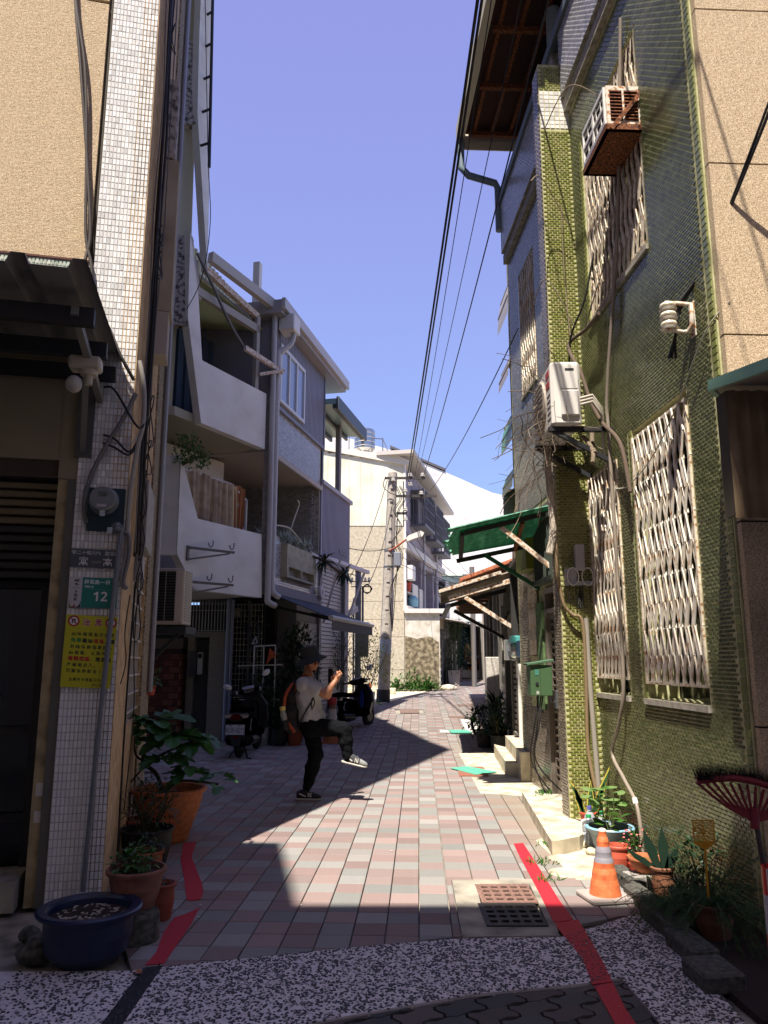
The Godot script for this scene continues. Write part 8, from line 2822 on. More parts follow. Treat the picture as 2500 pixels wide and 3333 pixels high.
	g.bx(0.02, 0.035, 0.03, 0.635, 0.0, 0.016)
	g.bx(0.265, 0.34, 0.03, 0.635, 0.0, 0.01)
	g.bx(0.148, 0.152, 0.05, 0.62, 0.012, 0.016)
	part(o, "frame", g, Q("bdb6aa", 0.55))
	g = Geo.new()
	for i in 18:
		g.bx(0.361, 0.368, 0.05 + i * 0.033, 0.066 + i * 0.033, -0.36, -0.06)
	part(o, "side_louvres", g, Q("a39c90", 0.6))
	g = Geo.new()
	g.bx(-0.1, 0.4, -0.1, -0.02, -0.5, -0.02)
	g.bar(V(0.3, -0.1, -0.1), V(-0.1, -0.5, -0.1), 0.04, 0.04)
	part(o, "bracket", g, Q("2f322f", 0.7))
	o = thing("grey_wall_box", "tall grey steel wiring box on the beige side wall among the cables", "junction box", P(-1.99, 2.42, 6.15), turn_of(0.974, 0.225))
	pbx(o, "box", [0.0, 0.06, 0.0, 0.55, -0.75, 0.0, 0.005], W.box_grey)
	o = thing("grey_wall_box", "small grey box below the tall wiring box on the beige side wall", "junction box", P(-1.96, 2.12, 5.98), turn_of(0.974, 0.225))
	pbx(o, "box", [0.0, 0.07, 0.0, 0.2, -0.22, 0.0, 0.005], Q("8d8d8f", 0.5))
	build_scooters()
	var por := StandardMaterial3D.new()
	por.albedo_texture = ntex([[0.0, H("a9adb0")], [0.55, H("a3a8ad")], [0.62, H("2c4276")], [0.75, H("51689a")], [0.8, H("b5b8ba")], [1.0, H("b5b8ba")]], 0.05, 0, 3, 111, 256)
	por.uv1_triplanar = true
	por.uv1_scale = Vector3.ONE * 3.0
	por.roughness = 0.3
	o = thing("porcelain_pot", "blue and white porcelain pot of dense greenery behind the scooter", "potted plant", P(-2.28, 0.0, 14.6))
	pot_part(o, 0.15, 0.2, 0.32, por)
	bushy(o, V(0, 0.75, 0), V(0.36, 0.5, 0.3), 520, 0.15, 0.05, W.leaf_dark, 8)
	o = thing("dark_tub_plant", "dark tub with strap leaved plant in the middle of the shaded row", "potted plant", P(-1.93, 0.0, 14.6))
	pot_part(o, 0.14, 0.18, 0.3, Q("1e2528", 0.7))
	g = Geo.new()
	for i in 60:
		var a := rng.randf() * TAU
		g.col = Color(1, 1, 1) * RR(0.5, 1.3)
		g.leaf(V(0, 0.26, 0), V(cos(a), RR(0.5, 2.2), sin(a)), Vector3.UP, RR(0.4, 0.95), 0.05, 0.2)
	part(o, "foliage", g, W.leaf_dark)
	o = thing("orange_pot_plant", "rounded orange pot with broad leaves behind the standing man", "potted plant", P(-1.63, 0.0, 14.6))
	pot_part(o, 0.11, 0.16, 0.28, Q("8a4428", 0.7))
	bushy(o, V(0, 0.55, 0), V(0.3, 0.3, 0.26), 200, 0.16, 0.07, W.leaf_dark, 6)
	o = thing("tall_dark_shrub", "tall dense dark shrub rising beside the man's hat", "potted plant", P(-1.72, 0.0, 15.2))
	pot_part(o, 0.16, 0.22, 0.35, Q("23272a", 0.7))
	bushy(o, V(0.05, 1.4, 0), V(0.42, 0.8, 0.36), 1300, 0.13, 0.05, W.leaf_dark, 9)
	o = thing("dark_shrub", "dark leafy shrub under the plant rack left of the tall one", "potted plant", P(-2.15, 0.0, 15.1))
	pot_part(o, 0.15, 0.19, 0.3, Q("2a2724", 0.7))
	bushy(o, V(0, 0.85, 0), V(0.36, 0.5, 0.3), 600, 0.12, 0.045, W.leaf_dark, 8)
	o = thing("plant_rack", "white pipe plant rack with hanging bundles in the shade behind the scooter", "plant rack", P(-2.25, 0.0, 14.75))
	g = Geo.new()
	for x in [-0.2, -0.02, 0.2]:
		g.tube([V(x, 0.3, 0), V(x, 1.78, 0)], 0.012, 6)
	g.tube([V(-0.2, 1.78, 0), V(0.2, 1.8, 0)], 0.014, 6)
	g.tube([V(-0.5, 1.42, 0), V(0.35, 1.44, 0)], 0.012, 6)
	g.tube([V(-0.45, 0.8, 0), V(0.3, 0.8, 0)], 0.012, 6)
	part(o, "frame", g, Q("b9b7ae", 0.5))
	g = Geo.new()
	for i in 8:
		g.tube(smooth([V(0.1, 1.74, 0.02), V(0.08 + 0.02 * i, 1.6, 0.04), V(0.1 + 0.012 * (i - 4), 1.45 + 0.02 * i, 0.05)]), 0.008, 5)
	part(o, "bundle", g, Q("b5532c", 0.8), "orange and blue bundle of cords")
	o = thing("traffic_cone", "faded orange cone with a red cap and white band behind the man's knee", "traffic cone", P(-0.98, 0.0, 15.0))
	g = Geo.new()
	g.lathe([Vector2(0.17, 0.02), Vector2(0.10, 0.42)], 20)
	g.bx(-0.2, 0.2, 0.0, 0.03, -0.2, 0.2)
	part(o, "lower_cone", g, Q("a8663f", 0.7))
	g = Geo.new()
	g.lathe([Vector2(0.10, 0.42), Vector2(0.072, 0.62)], 20)
	part(o, "white_band", g, Q("b9b2a8", 0.6))
	g = Geo.new()
	g.lathe([Vector2(0.072, 0.62), Vector2(0.06, 0.72)], 20)
	part(o, "upper_cone", g, Q("7a5a44", 0.7))
	g = Geo.new()
	g.lathe([Vector2(0.0, 0.7), Vector2(0.08, 0.7), Vector2(0.085, 0.76), Vector2(0.07, 0.83), Vector2(0.0, 0.84)], 18)
	part(o, "cap", g, Q("a3242c", 0.5))
	g = Geo.new()
	g.bx(-0.05, 0.05, 0.0, 1.35, -0.04, 0.04, 0.005)
	solo("black_bollard", g, W.black, "slim black post behind the man's chest", "post", P(-1.12, 0.0, 16.5))
func build_scooters() -> void:
	var bk := Q("101114", 0.25)
	bk.clearcoat_enabled = true
	var o := thing("parked_scooter", "black scooter parked with its rear and white licence plate towards us", "scooter", P(-2.31, 0.0, 12.62), -0.06)
	var lean := Node3D.new()
	lean.free()
	var g := Geo.new()
	var tyre := []
	for z in [0.0, -1.22]:
		g = Geo.new()
		var ring2 := []
		for i in 25:
			ring2.append(V(0, 0.23 + 0.175 * sin(TAU * i / 24.0), z - 0.12 + 0.175 * cos(TAU * i / 24.0)))
		g.tube(ring2, 0.055, 10)
		var wh := part(o, "wheel", g, Q("151516", 0.85))
		g = Geo.new()
		g.xf = Transform3D(Basis(V(0, 0, 1), PI / 2), V(0.03, 0.23, z - 0.12))
		g.lathe([Vector2(0, -0.02), Vector2(0.12, -0.02), Vector2(0.12, 0.06), Vector2(0, 0.06)], 16)
		part(wh, "rim", g, Q("3b3d40", 0.4, 0.6))
	g = Geo.new()
	loft(g, [[0.16, 0, 0.62, 0.10, 0.05], [0.12, 0, 0.58, 0.17, 0.12], [0.0, 0, 0.50, 0.215, 0.2], [-0.2, 0, 0.46, 0.235, 0.22], [-0.45, 0, 0.46, 0.22, 0.2], [-0.65, 0, 0.44, 0.17, 0.16]], 20, 2.4)
	part(o, "rear_body", g, bk)
	g = Geo.new()
	loft(g, [[0.1, 0, 0.33, 0.16, 0.05], [0.02, 0.02, 0.28, 0.22, 0.1], [-0.3, 0.02, 0.27, 0.23, 0.1], [-0.55, 0.0, 0.3, 0.2, 0.06]], 18, 2.6)
	part(o, "engine_cover", g, Q("1a1b1d", 0.5))
	g = Geo.new()
	loft(g, [[0.14, 0, 0.70, 0.09, 0.015], [0.1, 0, 0.725, 0.13, 0.04], [-0.15, 0, 0.745, 0.16, 0.05], [-0.45, 0, 0.72, 0.15, 0.05], [-0.7, 0, 0.72, 0.12, 0.045], [-0.78, 0, 0.71, 0.08, 0.02]], 18, 2.6)
	part(o, "seat", g, Q("1c1c1e", 0.7))
	g = Geo.new()
	g.prism(pts([[-0.085, 0.60], [0.085, 0.60], [0.055, 0.685], [-0.055, 0.685]]), 0.10, 0.172)
	part(o, "tail_light", g, Q("5d0f14", 0.15))
	for s in [-1.0, 1.0]:
		g = Geo.new()
		g.prism(pts([[s * 0.09, 0.615], [s * 0.17, 0.635], [s * 0.185, 0.675], [s * 0.06, 0.685]]), 0.06, 0.155)
		part(o, "indicator", g, Q("b3a59c", 0.12))
	pbx(o, "grab_rail", [-0.16, 0.16, 0.687, 0.697, 0.05, 0.16], Q("8d9094", 0.3, 0.8))
	g = Geo.new()
	g.box(V(0, 0.455, 0.20), V(0.30, 0.15, 0.006), Basis(Vector3.RIGHT, -0.12), 0.002)
	var pl := part(o, "licence_plate", g, Q("c4c6cc", 0.5))
	text_mesh(pl, "MLW-6015", 0.062, V(0, 0.447, 0.2045), Q("26324a", 0.6), "plate_number", 0.001, Basis(Vector3.RIGHT, -0.12) * Basis.from_scale(V(0.78, 1.25, 1)), false)
	g = Geo.new()
	for s in [-0.07, 0.07]:
		g.box(V(s, 0.518, 0.208), V(0.03, 0.012, 0.008))
	part(pl, "bolt", g, W.black)
	g = Geo.new()
	g.prism(pts([[-0.09, 0.37], [0.09, 0.37], [0.065, 0.2], [-0.06, 0.2]]), 0.13, 0.15)
	part(o, "mud_flap", g, Q("2a2f38", 0.5))
	pbx(o, "reflector", [-0.04, 0.04, 0.325, 0.355, 0.151, 0.16], Q("7a1418", 0.2))
	g = Geo.new()
	loft(g, [[-0.6, 0, 0.3, 0.16, 0.05], [-0.95, 0, 0.29, 0.17, 0.045], [-1.1, 0, 0.34, 0.19, 0.09]], 16, 3.0)
	part(o, "floor_board", g, bk)
	g = Geo.new()
	g.prism(pts([[-0.17, 0.3], [0.17, 0.3], [0.24, 0.55], [0.22, 0.78], [0.1, 0.95], [-0.1, 0.95], [-0.22, 0.78], [-0.24, 0.55]]), -1.16, -1.08)
	part(o, "leg_shield", g, bk)
	var tilt := Basis(V(0, 0, 1), 0.2) * Basis(V(0, 1, 0), 0.25)
	var hx := Transform3D(tilt, V(-0.08, 1.0, -0.98))
	g = Geo.new()
	g.xf = hx
	loft(g, [[0.1, 0, 0.0, 0.10, 0.03], [0.06, 0, 0.0, 0.19, 0.06], [-0.08, 0, 0.0, 0.2, 0.075], [-0.18, 0, -0.02, 0.12, 0.05]], 18, 2.4)
	part(o, "handlebar_cover", g, bk)
	g = Geo.new()
	g.xf = hx
	g.box(V(0.0, 0.06, 0.045), V(0.2, 0.012, 0.1), Basis(Vector3.RIGHT, 0.45), 0.005)
	part(o, "speedometer", g, Q("9a9aa0", 0.2))
	g = Geo.new()
	g.xf = hx
	for s in [-1.0, 1.0]:
		g.tube([V(s * 0.17, 0.0, 0.0), V(s * 0.32, 0.0, 0.05)], 0.018, 8)
	part(o, "grip", g, W.black)
	g = Geo.new()
	g.xf = hx
	for s in [-1.0, 1.0]:
		g.box(V(s * 0.19, 0.0, 0.02), V(0.06, 0.06, 0.06), Basis.IDENTITY, 0.01)
		g.tube([V(s * 0.19, 0.0, -0.03), V(s * 0.33, -0.01, -0.02)], 0.007, 6)
	part(o, "lever", g, Q("a3a5a8", 0.3, 0.7))
	for s in [-1.0, 1.0]:
		g = Geo.new()
		g.xf = hx
		g.tube(smooth([V(s * 0.18, 0.03, 0.0), V(s * 0.22, 0.12, 0.0), V(s * 0.30, 0.17 + 0.05 * s, 0.0)]), 0.008, 6)
		part(o, "mirror_stalk", g, W.black)
		g = Geo.new()
		g.xf = hx
		g.ball(V(s * 0.34, 0.19 + 0.06 * s, 0.0), V(0.085, 0.055, 0.03), Basis(V(0, 0, 1), 0.5 * s), 14, 8)
		var mr := part(o, "mirror", g, W.black)
		g = Geo.new()
		g.xf = hx
		g.ball(V(s * 0.34, 0.19 + 0.06 * s, 0.02), V(0.078, 0.049, 0.014), Basis(V(0, 0, 1), 0.5 * s), 14, 8)
		part(mr, "glass", g, Q("c9cdd0", 0.1, 0.2))
	g = Geo.new()
	loft(g, [[-1.05, 0.0, 0.62, 0.06, 0.2], [-1.2, 0.0, 0.6, 0.2, 0.3], [-1.34, 0.0, 0.55, 0.12, 0.2]], 16, 2.4)
	part(o, "front_cowl", g, bk)
	ptube(o, "exhaust", [[V(0.21, 0.3, 0.12), V(0.2, 0.27, -0.35)], 0.07, 14], Q("1d1d1e", 0.4, 0.4))
	g = Geo.new()
	g.tube([V(0.05, 0.2, -0.2), V(0.17, 0.01, 0.03), V(0.23, 0.008, 0.03)], 0.014, 6)
	g.tube([V(-0.05, 0.2, -0.2), V(-0.13, 0.01, 0.0)], 0.012, 6)
	part(o, "stand", g, W.black)
	g = Geo.new()
	g.prism(pts([[-0.02, 0.45], [0.06, 0.42], [0.12, 0.52], [0.1, 0.62], [0.03, 0.6]]), 0.0, 0.003)
	for i in g.v.size():
		g.v[i] = V(0.205 + g.v[i].z, g.v[i].y, 0.06 - g.v[i].x)
	part(o, "side_emblem", g, Q("a9abb0", 0.3))
	var s2: Node3D = o.duplicate()
	s2.name = numbered("parked_scooter")
	add_child(s2)
	s2.position = P(-1.0, 0.06, 16.8)
	s2.rotation.y = -0.5
	s2.set_meta("label", "scooter with dark blue bodywork mostly hidden behind the man's raised knee")
	for c in s2.get_children():
		if c.name in ["rear_body", "front_cowl"]:
			c.material_override = Q("1f3f8a", 0.3)
		elif c.name in ["leg_shield"]:
			c.material_override = Q("23262c", 0.3)
		elif c.name == "licence_plate":
			for k in c.get_children():
				if k.name == "plate_number":
					c.remove_child(k)
					k.free()
func build_middle_things() -> void:
	var g: Geo
	var white := Q("c9c4c0", 0.5)
	var o := thing("white_planter", "square white planter with a feathery dark cypress beside the shutter", "potted plant", P(-1.16, gy(19.6), 19.6))
	g = Geo.new()
	g.prism(pts([[-0.2, 0], [0.2, 0], [0.22, 0.52], [-0.22, 0.52]]), -0.22, 0.2)
	part(o, "pot", g, white)
	bushy(o, V(0, 1.55, 0), V(0.5, 0.75, 0.4), 1100, 0.12, 0.02, W.leaf_dark, 8)
	o = thing("white_planter", "large round white planter with an airy fine leaved tree", "potted plant", P(-0.68, gy(21.0), 21.0))
	g = Geo.new()
	g.lathe([Vector2(0, 0), Vector2(0.23, 0), Vector2(0.26, 0.42), Vector2(0.24, 0.42), Vector2(0.235, 0.36)], 24)
	part(o, "pot", g, white)
	g = Geo.new()
	g.lathe([Vector2(0.24, 0.36), Vector2(0, 0.37)], 16)
	part(o, "soil", g, W.soil)
	bushy(o, V(0.1, 1.35, 0), V(0.62, 0.72, 0.5), 560, 0.09, 0.035, W.leaf_light, 10)
	o = thing("white_planter", "small white planter with a thin yellow green tree before the utility pole", "potted plant", P(-0.42, gy(23.4), 23.2))
	g = Geo.new()
	g.lathe([Vector2(0, 0), Vector2(0.14, 0), Vector2(0.16, 0.34), Vector2(0.14, 0.34), Vector2(0.0, 0.3)], 20)
	part(o, "pot", g, white)
	bushy(o, V(0.1, 1.35, 0), V(0.66, 0.8, 0.5), 560, 0.1, 0.045, W.leaf_yellow, 10)
	o = thing("grey_pot", "slim grey pot right of the large round white planter", "flower pot", P(-0.36, gy(21.3), 21.3))
	pot_part(o, 0.08, 0.11, 0.32, Q("5d5b55", 0.7))
	for k in [[0.35, 28.2, 0.42, "leafy green weed clump nearest the utility pole at the stained wall"], [1.05, 28.3, 0.5, "middle weed clump under the stained wall with long blades"], [1.6, 28.5, 0.34, "small weed clump close to the white brick pier"]]:
		g = Geo.new()
		for i in 260:
			var e := V(rng.randfn(0, 0.5), absf(rng.randfn(0, 0.45)), rng.randfn(0, 0.4))
			g.col = Color(1, 1, 1) * RR(0.6, 1.5)
			g.leaf(e * k[2], V(e.x + RR(-0.5, 0.5), RR(0.0, 1.0), e.z + 0.3), Vector3.UP, RR(0.1, 0.3), 0.07)
		solo("weed_clump", g, W.leaf_fresh, k[3], "weeds", P(k[0], gy(k[1]), k[1]))
	g = Geo.new()
	g.prism(pts([[-0.1, 0], [0.12, 0], [0.1, 0.3], [0.02, 0.34], [-0.02, 0.18]]), -0.1, 0.1)
	solo("orange_barrier", g, Q("d9642c", 0.6), "orange plastic barrier piece behind the yellow green tree", "barrier", P(-0.55, gy(27.5), 27.5))
	g = Geo.new()
	g.bx(-5.0, 1.0, 0.0, 0.22, -0.3, 0.0, 0.02)
	solo("low_kerb", g, W.concrete_pale, "low pale kerb wall behind the small trees", "kerb", P(-0.6, gy(26.5), 26.5))
	g = Geo.new()
	g.ball(V(0, 0.06, 0), V(0.35, 0.14, 0.25), Basis.IDENTITY, 9, 6)
	solo("kerb_stone", g, W.concrete_pale, "rounded pale stone at the foot of the white brick pier", "kerb stone", P(2.35, gy(28.8), 28.8))
func wire(a: Vector3, b: Vector3, sag: float, n := 14) -> Array:
	var r := []
	for i in n + 1:
		var t := float(i) / n
		r.append(a.lerp(b, t) - V(0, sag * 4 * t * (1 - t), 0))
	return r
func build_cables() -> void:
	var g: Geo
	var lines := [
		[P(0.72, 7.15, 23.9), P(0.90, 8.05, 6.0), 0.35, 0.017, "thick left cable of the overhead pair running to the utility pole"],
		[P(0.78, 7.12, 23.9), P(0.94, 8.05, 6.0), 0.35, 0.015, "thick right cable of the overhead pair running to the utility pole"],
		[P(0.95, 7.1, 23.9), P(1.03, 8.0, 6.2), 0.3, 0.006, "thin overhead wire just right of the thick pair"],
		[P(1.02, 7.1, 23.9), P(1.36, 8.2, 6.3), 0.3, 0.006, "second thin overhead wire towards the rusty eave"],
		[P(1.2, 7.1, 23.9), P(1.62, 8.3, 6.4), 0.45, 0.010, "third overhead cable curving close to the tiled pillar"],
		[P(1.25, 6.6, 23.9), P(1.60, 5.4, 8.6), 0.25, 0.008, "single wire sloping from the green house down to the pole"],
	]
	for k in lines:
		var far_end: Vector3 = k[1] + (k[1] - k[0]).normalized() * 9.0 if k[1].y > 7 else k[1]
		g = Geo.new()
		g.tube(wire(k[0], far_end, k[2], 28), k[3], 6, false)
		solo("overhead_cable", g, W.cable, k[4], "cable")
	var far := [[P(0.75, 6.0, 23.9), P(3.2, 4.65, 30.4), 0.3], [P(0.8, 5.7, 23.9), P(3.3, 4.6, 30.4), 0.5], [P(0.7, 5.5, 23.9), P(3.4, 4.4, 30.4), 0.7], [P(0.65, 4.9, 23.9), P(3.5, 4.2, 30.4), 0.5], [P(1.2, 6.5, 23.9), P(3.6, 4.7, 30.4), 0.3], [P(0.6, 4.7, 23.9), P(2.6, 3.1, 18.0), 0.2], [P(0.6, 5.0, 23.9), P(2.5, 3.2, 17.0), 0.3], [P(0.7, 5.2, 23.9), P(3.8, 5.5, 41.5), 0.6], [P(0.5, 4.5, 23.9), P(2.9, 3.4, 22.0), 0.1]]
	var names := ["topmost", "second", "third", "fourth", "fifth", "sixth", "seventh", "eighth", "lowest"]
	for i in far.size():
		g = Geo.new()
		g.tube(wire(far[i][0], far[i][1], far[i][2], 16), 0.009, 5, false)
		solo("service_wire", g, W.cable, names[i] + " of the slack service wires fanning out right from the pole", "cable")
	var left := [[P(0.1, 7.1, 23.6), P(-0.95, 3.85, 21.6), 0.25], [P(0.25, 6.3, 23.6), P(-0.45, 3.6, 21.6), 0.3], [P(0.3, 5.0, 23.6), P(-1.0, 4.5, 20.4), 0.12]]
	for i in 3:
		g = Geo.new()
		g.tube(wire(left[i][0], left[i][1], left[i][2], 12), 0.011, 5, false)
		solo("drop_wire", g, W.cable, ["long drop wire from the pole top to the slim service pole", "shorter drop wire from the middle arm to the service pole", "nearly level wire from the pole to the grey metal house"][i], "cable")
	g = Geo.new()
	for k in [[0.0, 0], [0.08, 1], [-0.05, 2], [0.12, 3]]:
		g.tube(smooth([P(0.4 + k[0], 6.9, 23.55), P(0.55 + k[0], 6.5, 23.5), P(0.35 + k[0], 6.1, 23.5), P(0.5 - k[0], 5.6, 23.5), P(0.3 + k[0], 5.1, 23.5), P(0.45 + k[0], 4.6, 23.5), P(0.3 - k[0], 3.6, 23.5), P(0.25, 2.4, 23.55)]), 0.012, 5, false)
	g.tube(smooth([P(0.05, 7.2, 23.5), P(-0.02, 6.9, 23.5), P(0.15, 6.7, 23.5), P(0.4, 6.6, 23.5)]), 0.012, 5, false)
	solo("pole_wiring", g, W.cable, "tangle of loose black wires hanging down the utility pole", "cable")
	g = Geo.new()
	for k in [[0.0, 0.0], [0.03, 0.02], [-0.02, 0.03]]:
		g.tube(smooth([P(2.9 + k[0], 6.6, 3.2), P(2.44 + k[0] * 0.5, 5.0 + k[1], 4.15), P(2.2, 4.2, 4.75), P(2.02 + k[1], 3.9, 4.93), P(2.0, 3.7, 4.95), P(1.98 + k[0], 3.55, 5.0)]), 0.009, 6, false)
	solo("supply_cable", g, W.cable, "twisted black supply cable coming down to the porcelain insulators", "cable")
	g = Geo.new()
	g.tube(smooth([P(2.95, 7.2, 5.0), P(2.5, 6.45, 6.2), P(2.1, 5.6, 6.75), P(1.95, 4.95, 6.95), P(1.85, 4.65, 7.15), P(1.84, 4.2, 7.25)]), 0.011, 6, false)
	solo("supply_cable", g, W.cable, "long black cable slanting down over the green tiles to the vine", "cable")
	g = Geo.new()
	g.tube(smooth([P(2.03, 2.98, 6.55), P(2.02, 2.93, 6.2), P(2.04, 3.02, 5.7), P(2.06, 3.25, 5.2), P(2.09, 3.6, 4.7), P(2.2, 3.75, 4.55)]), 0.005, 5, false)
	solo("white_wire", g, Q("b5b2a5", 0.7), "thin pale wire strung across the lower window grilles", "cable")
	var at := P(-1.779, 0, 5.211)
	var tn := turn_of(0.974, 0.225)
	for k in [0, 1]:
		g = Geo.new()
		g.tube(smooth([V(-0.66 + k * 0.012, 7.6, 0.03), V(-0.62, 6.6, 0.04), V(-0.53 + k * 0.03, 5.9, 0.05), V(-0.44, 5.2, 0.04), V(-0.37 - k * 0.03, 4.55, 0.04), V(-0.385 + k * 0.04, 4.3, 0.05), V(-0.31, 4.05, 0.06), V(-0.2 + k * 0.02, 3.8, 0.07), V(-0.1, 3.62, 0.08), V(0.0, 3.45, 0.06)]), 0.012, 7, false)
		solo("hanging_cable", g, Q("3d3632", 0.7), ["left strand of the loose brown cable hanging over the pebble panel", "right strand of the loose brown cable hanging over the pebble panel"][k], "cable", at, tn)
	var tr := RandomNumberGenerator.new()
	tr.seed = 5
	for i in 9:
		g = Geo.new()
		var z := -0.28 - 0.075 * i
		var x := 0.035 + 0.01 * (i % 3)
		var path := []
		for s in 12:
			path.append(V(x + tr.randf_range(-0.012, 0.015), 12.5 - s * 0.93, z + tr.randf_range(-0.03, 0.03)))
		g.tube(smooth(path, 4), [0.006, 0.01, 0.008, 0.012][i % 4], 6, false)
		solo("wall_cable", g, W.cable if i % 4 else W.cable_grey, "black or grey cable in the bundle running down the beige side wall", "cable", at, tn, "cable bundle on the side wall")
	g = Geo.new()
	for i in 10:
		var loop := []
		var c := V(0.07, [4.9, 4.7, 6.9, 3.1, 2.5, 2.2, 4.8, 3.4, 2.8, 1.9][i], -0.5 - 0.08 * (i % 4))
		for t in 14:
			var a := TAU * t / 12.0
			loop.append(c + V(0.02 * sin(a * 2), (0.08 + 0.02 * i) * sin(a), (0.1 + 0.012 * (i % 4)) * cos(a)))
		g.tube(loop, 0.005, 5, false)
	solo("cable_coils", g, W.cable, "coiled leftover black wires on the bundle of the beige side wall", "cable", at, tn)
	g = Geo.new()
	g.tube(smooth([V(0.05, 1.95, -0.1), V(0.03, 1.7, -0.12), V(0.05, 1.5, -0.1), V(0.02, 1.35, -0.15)]), 0.004, 5, false)
	g.tube(smooth([V(0.06, 2.0, -0.6), V(0.04, 1.6, -0.8), V(0.05, 1.1, -1.0), V(0.03, 0.4, -0.9)]), 0.005, 5, false)
	g.tube(smooth([V(0.03, 2.1, -0.7), V(0.02, 1.2, -0.66), V(0.03, 0.1, -0.6)]), 0.008, 6, false)
	solo("thin_wires", g, W.cable, "thin wires drooping below the bundle beside the white window lattice", "cable", at, tn)
	g = Geo.new()
	g.tube(smooth([P(-3.0, 12.5, 11.0), P(-2.82, 9.5, 11.0), P(-2.78, 8.4, 11.2), P(-2.95, 7.6, 11.5), P(-3.3, 7.3, 12.0)]), 0.007, 5, false)
	solo("slack_wire", g, W.cable, "slack wire bowing out from the topmost balcony against the sky", "cable")
	g = Geo.new()
	g.tube([P(-3.17, 10.3, 12.5), P(-3.31, 16.0, 12.5)], 0.03, 6)
	for i in 5:
		g.tube([P(-3.18 - i * 0.015, 10.8 + i * 0.7, 12.5), P(-3.4, 10.8 + i * 0.7, 12.6)], 0.025, 6)
	solo("dark_railing", g, W.dark_steel, "dark steel railing on the topmost balcony edge", "railing")
func build_behind() -> void:
	var g := Geo.new()
	g.bx(-12.0, 16.0, 0.0, 12.0, 0.79, 12.0)
	solo("street_house", g, Q("d0c8bc", 0.9), "rendered house across the cross street opposite the lane", "building")
	g = Geo.new()
	slab(g, pts([[-14.0, -0.78], [-2.57, -0.78], [-2.9, 0.93], [-14.0, 0.93]]), 0.0, 11.95)
	solo("corner_house", g, Q("d0c8bc", 0.9), "narrow rendered corner house across the cross street", "building")
func build_person() -> void:
	var o := thing("person", "man in a grey shirt and bucket hat balancing on one leg with a raised fist", "person", P(-0.78, 0.0, 8.87))
	var skin := StandardMaterial3D.new()
	skin.albedo_color = H("b07a5c")
	skin.roughness = 0.55
	skin.subsurf_scatter_enabled = true
	skin.subsurf_scatter_strength = 0.08
	var sh_r := V(-0.115, 1.255, 0.165)
	var el_r := V(0.125, 1.145, 0.17)
	var wr_r := V(0.243, 1.29, 0.12)
	var fi_r := V(0.285, 1.352, 0.105)
	var sh_l := V(-0.075, 1.255, -0.165)
	var el_l := V(0.13, 1.12, -0.15)
	var wr_l := V(0.20, 1.25, -0.04)
	var fi_l := V(0.225, 1.31, -0.01)
	var pel := V(-0.045, 0.83, 0.0)
	var chest := V(-0.075, 1.14, 0.0)
	var hip_l := V(-0.05, 0.80, -0.085)
	var kn_l := V(0.02, 0.48, -0.075)
	var an_l := V(-0.075, 0.12, -0.06)
	var hip_r := V(-0.03, 0.80, 0.085)
	var kn_r := V(0.345, 0.765, 0.09)
	var an_r := V(0.385, 0.455, 0.09)
	var neck := V(-0.085, 1.33, 0.0)
	var head := V(-0.05, 1.50, 0.01)
	var f := Field.new(V(-0.34, 0.0, -0.32), V(0.52, 1.48, 0.32), 0.0125)
	f.bone(pel, chest, 0.105, 0.11, 0.04, 1.05, 0.72)
	f.bone(chest, V(-0.085, 1.26, 0), 0.11, 0.085, 0.05, 1.1, 0.62)
	f.bone(V(-0.085, 1.26, 0), neck, 0.07, 0.052, 0.05)
	f.bone(neck, V(-0.06, 1.45, 0.01), 0.052, 0.05, 0.03)
	for a in [[sh_r, el_r, wr_r], [sh_l, el_l, wr_l]]:
		f.bone(V(-0.085, 1.25, a[0].z * 0.6), a[0], 0.06, 0.055, 0.04)
		f.bone(a[0], a[1], 0.052, 0.041, 0.03)
		f.bone(a[1], a[1].lerp(a[2], 0.35), 0.042, 0.04, 0.03)
		f.bone(a[1].lerp(a[2], 0.35), a[2], 0.04, 0.027, 0.02)
	for a in [[hip_l, kn_l, an_l], [hip_r, kn_r, an_r]]:
		f.bone(pel, a[0], 0.095, 0.085, 0.04)
		f.bone(a[0], a[1], 0.083, 0.055, 0.04)
		f.bone(a[1], a[1].lerp(a[2], 0.35), 0.055, 0.053, 0.03)
		f.bone(a[1].lerp(a[2], 0.35), a[2], 0.053, 0.035, 0.03)
	var g := Geo.new()
	f.mesh_into(g)
	var face := Basis(Vector3.UP, deg_to_rad(42.0)) * Basis(Vector3.RIGHT, 0.05)
	f = Field.new(head - V(0.15, 0.19, 0.15), head + V(0.15, 0.15, 0.15), 0.005)
	f.egg(head + face * V(0, 0.025, -0.015), V(0.076, 0.095, 0.095), face, 0.0)
	f.egg(head + face * V(0, -0.04, 0.02), V(0.06, 0.075, 0.07), face, 0.03)
	f.egg(head + face * V(0, -0.085, 0.055), V(0.03, 0.025, 0.026), face, 0.03)
	f.bone(head + face * V(0, 0.01, 0.083), head + face * V(0, -0.03, 0.104), 0.009, 0.014, 0.012)
	f.egg(head + face * V(0.014, -0.034, 0.092), V(0.009, 0.007, 0.01), face, 0.008)
	f.egg(head + face * V(-0.014, -0.034, 0.092), V(0.009, 0.007, 0.01), face, 0.008)
	f.bone(head + face * V(-0.02, -0.061, 0.078), head + face * V(0.02, -0.061, 0.078), 0.009, 0.009, 0.01)
	f.bone(head + face * V(-0.04, 0.025, 0.076), head + face * V(0.04, 0.025, 0.076), 0.012, 0.012, 0.015)
	for s in [-1.0, 1.0]:
		f.egg(head + face * V(0.078 * s, -0.005, -0.01), V(0.012, 0.032, 0.02), face, 0.008)
		f.egg(head + face * V(0.045 * s, -0.028, 0.06), V(0.022, 0.02, 0.02), face, 0.02)
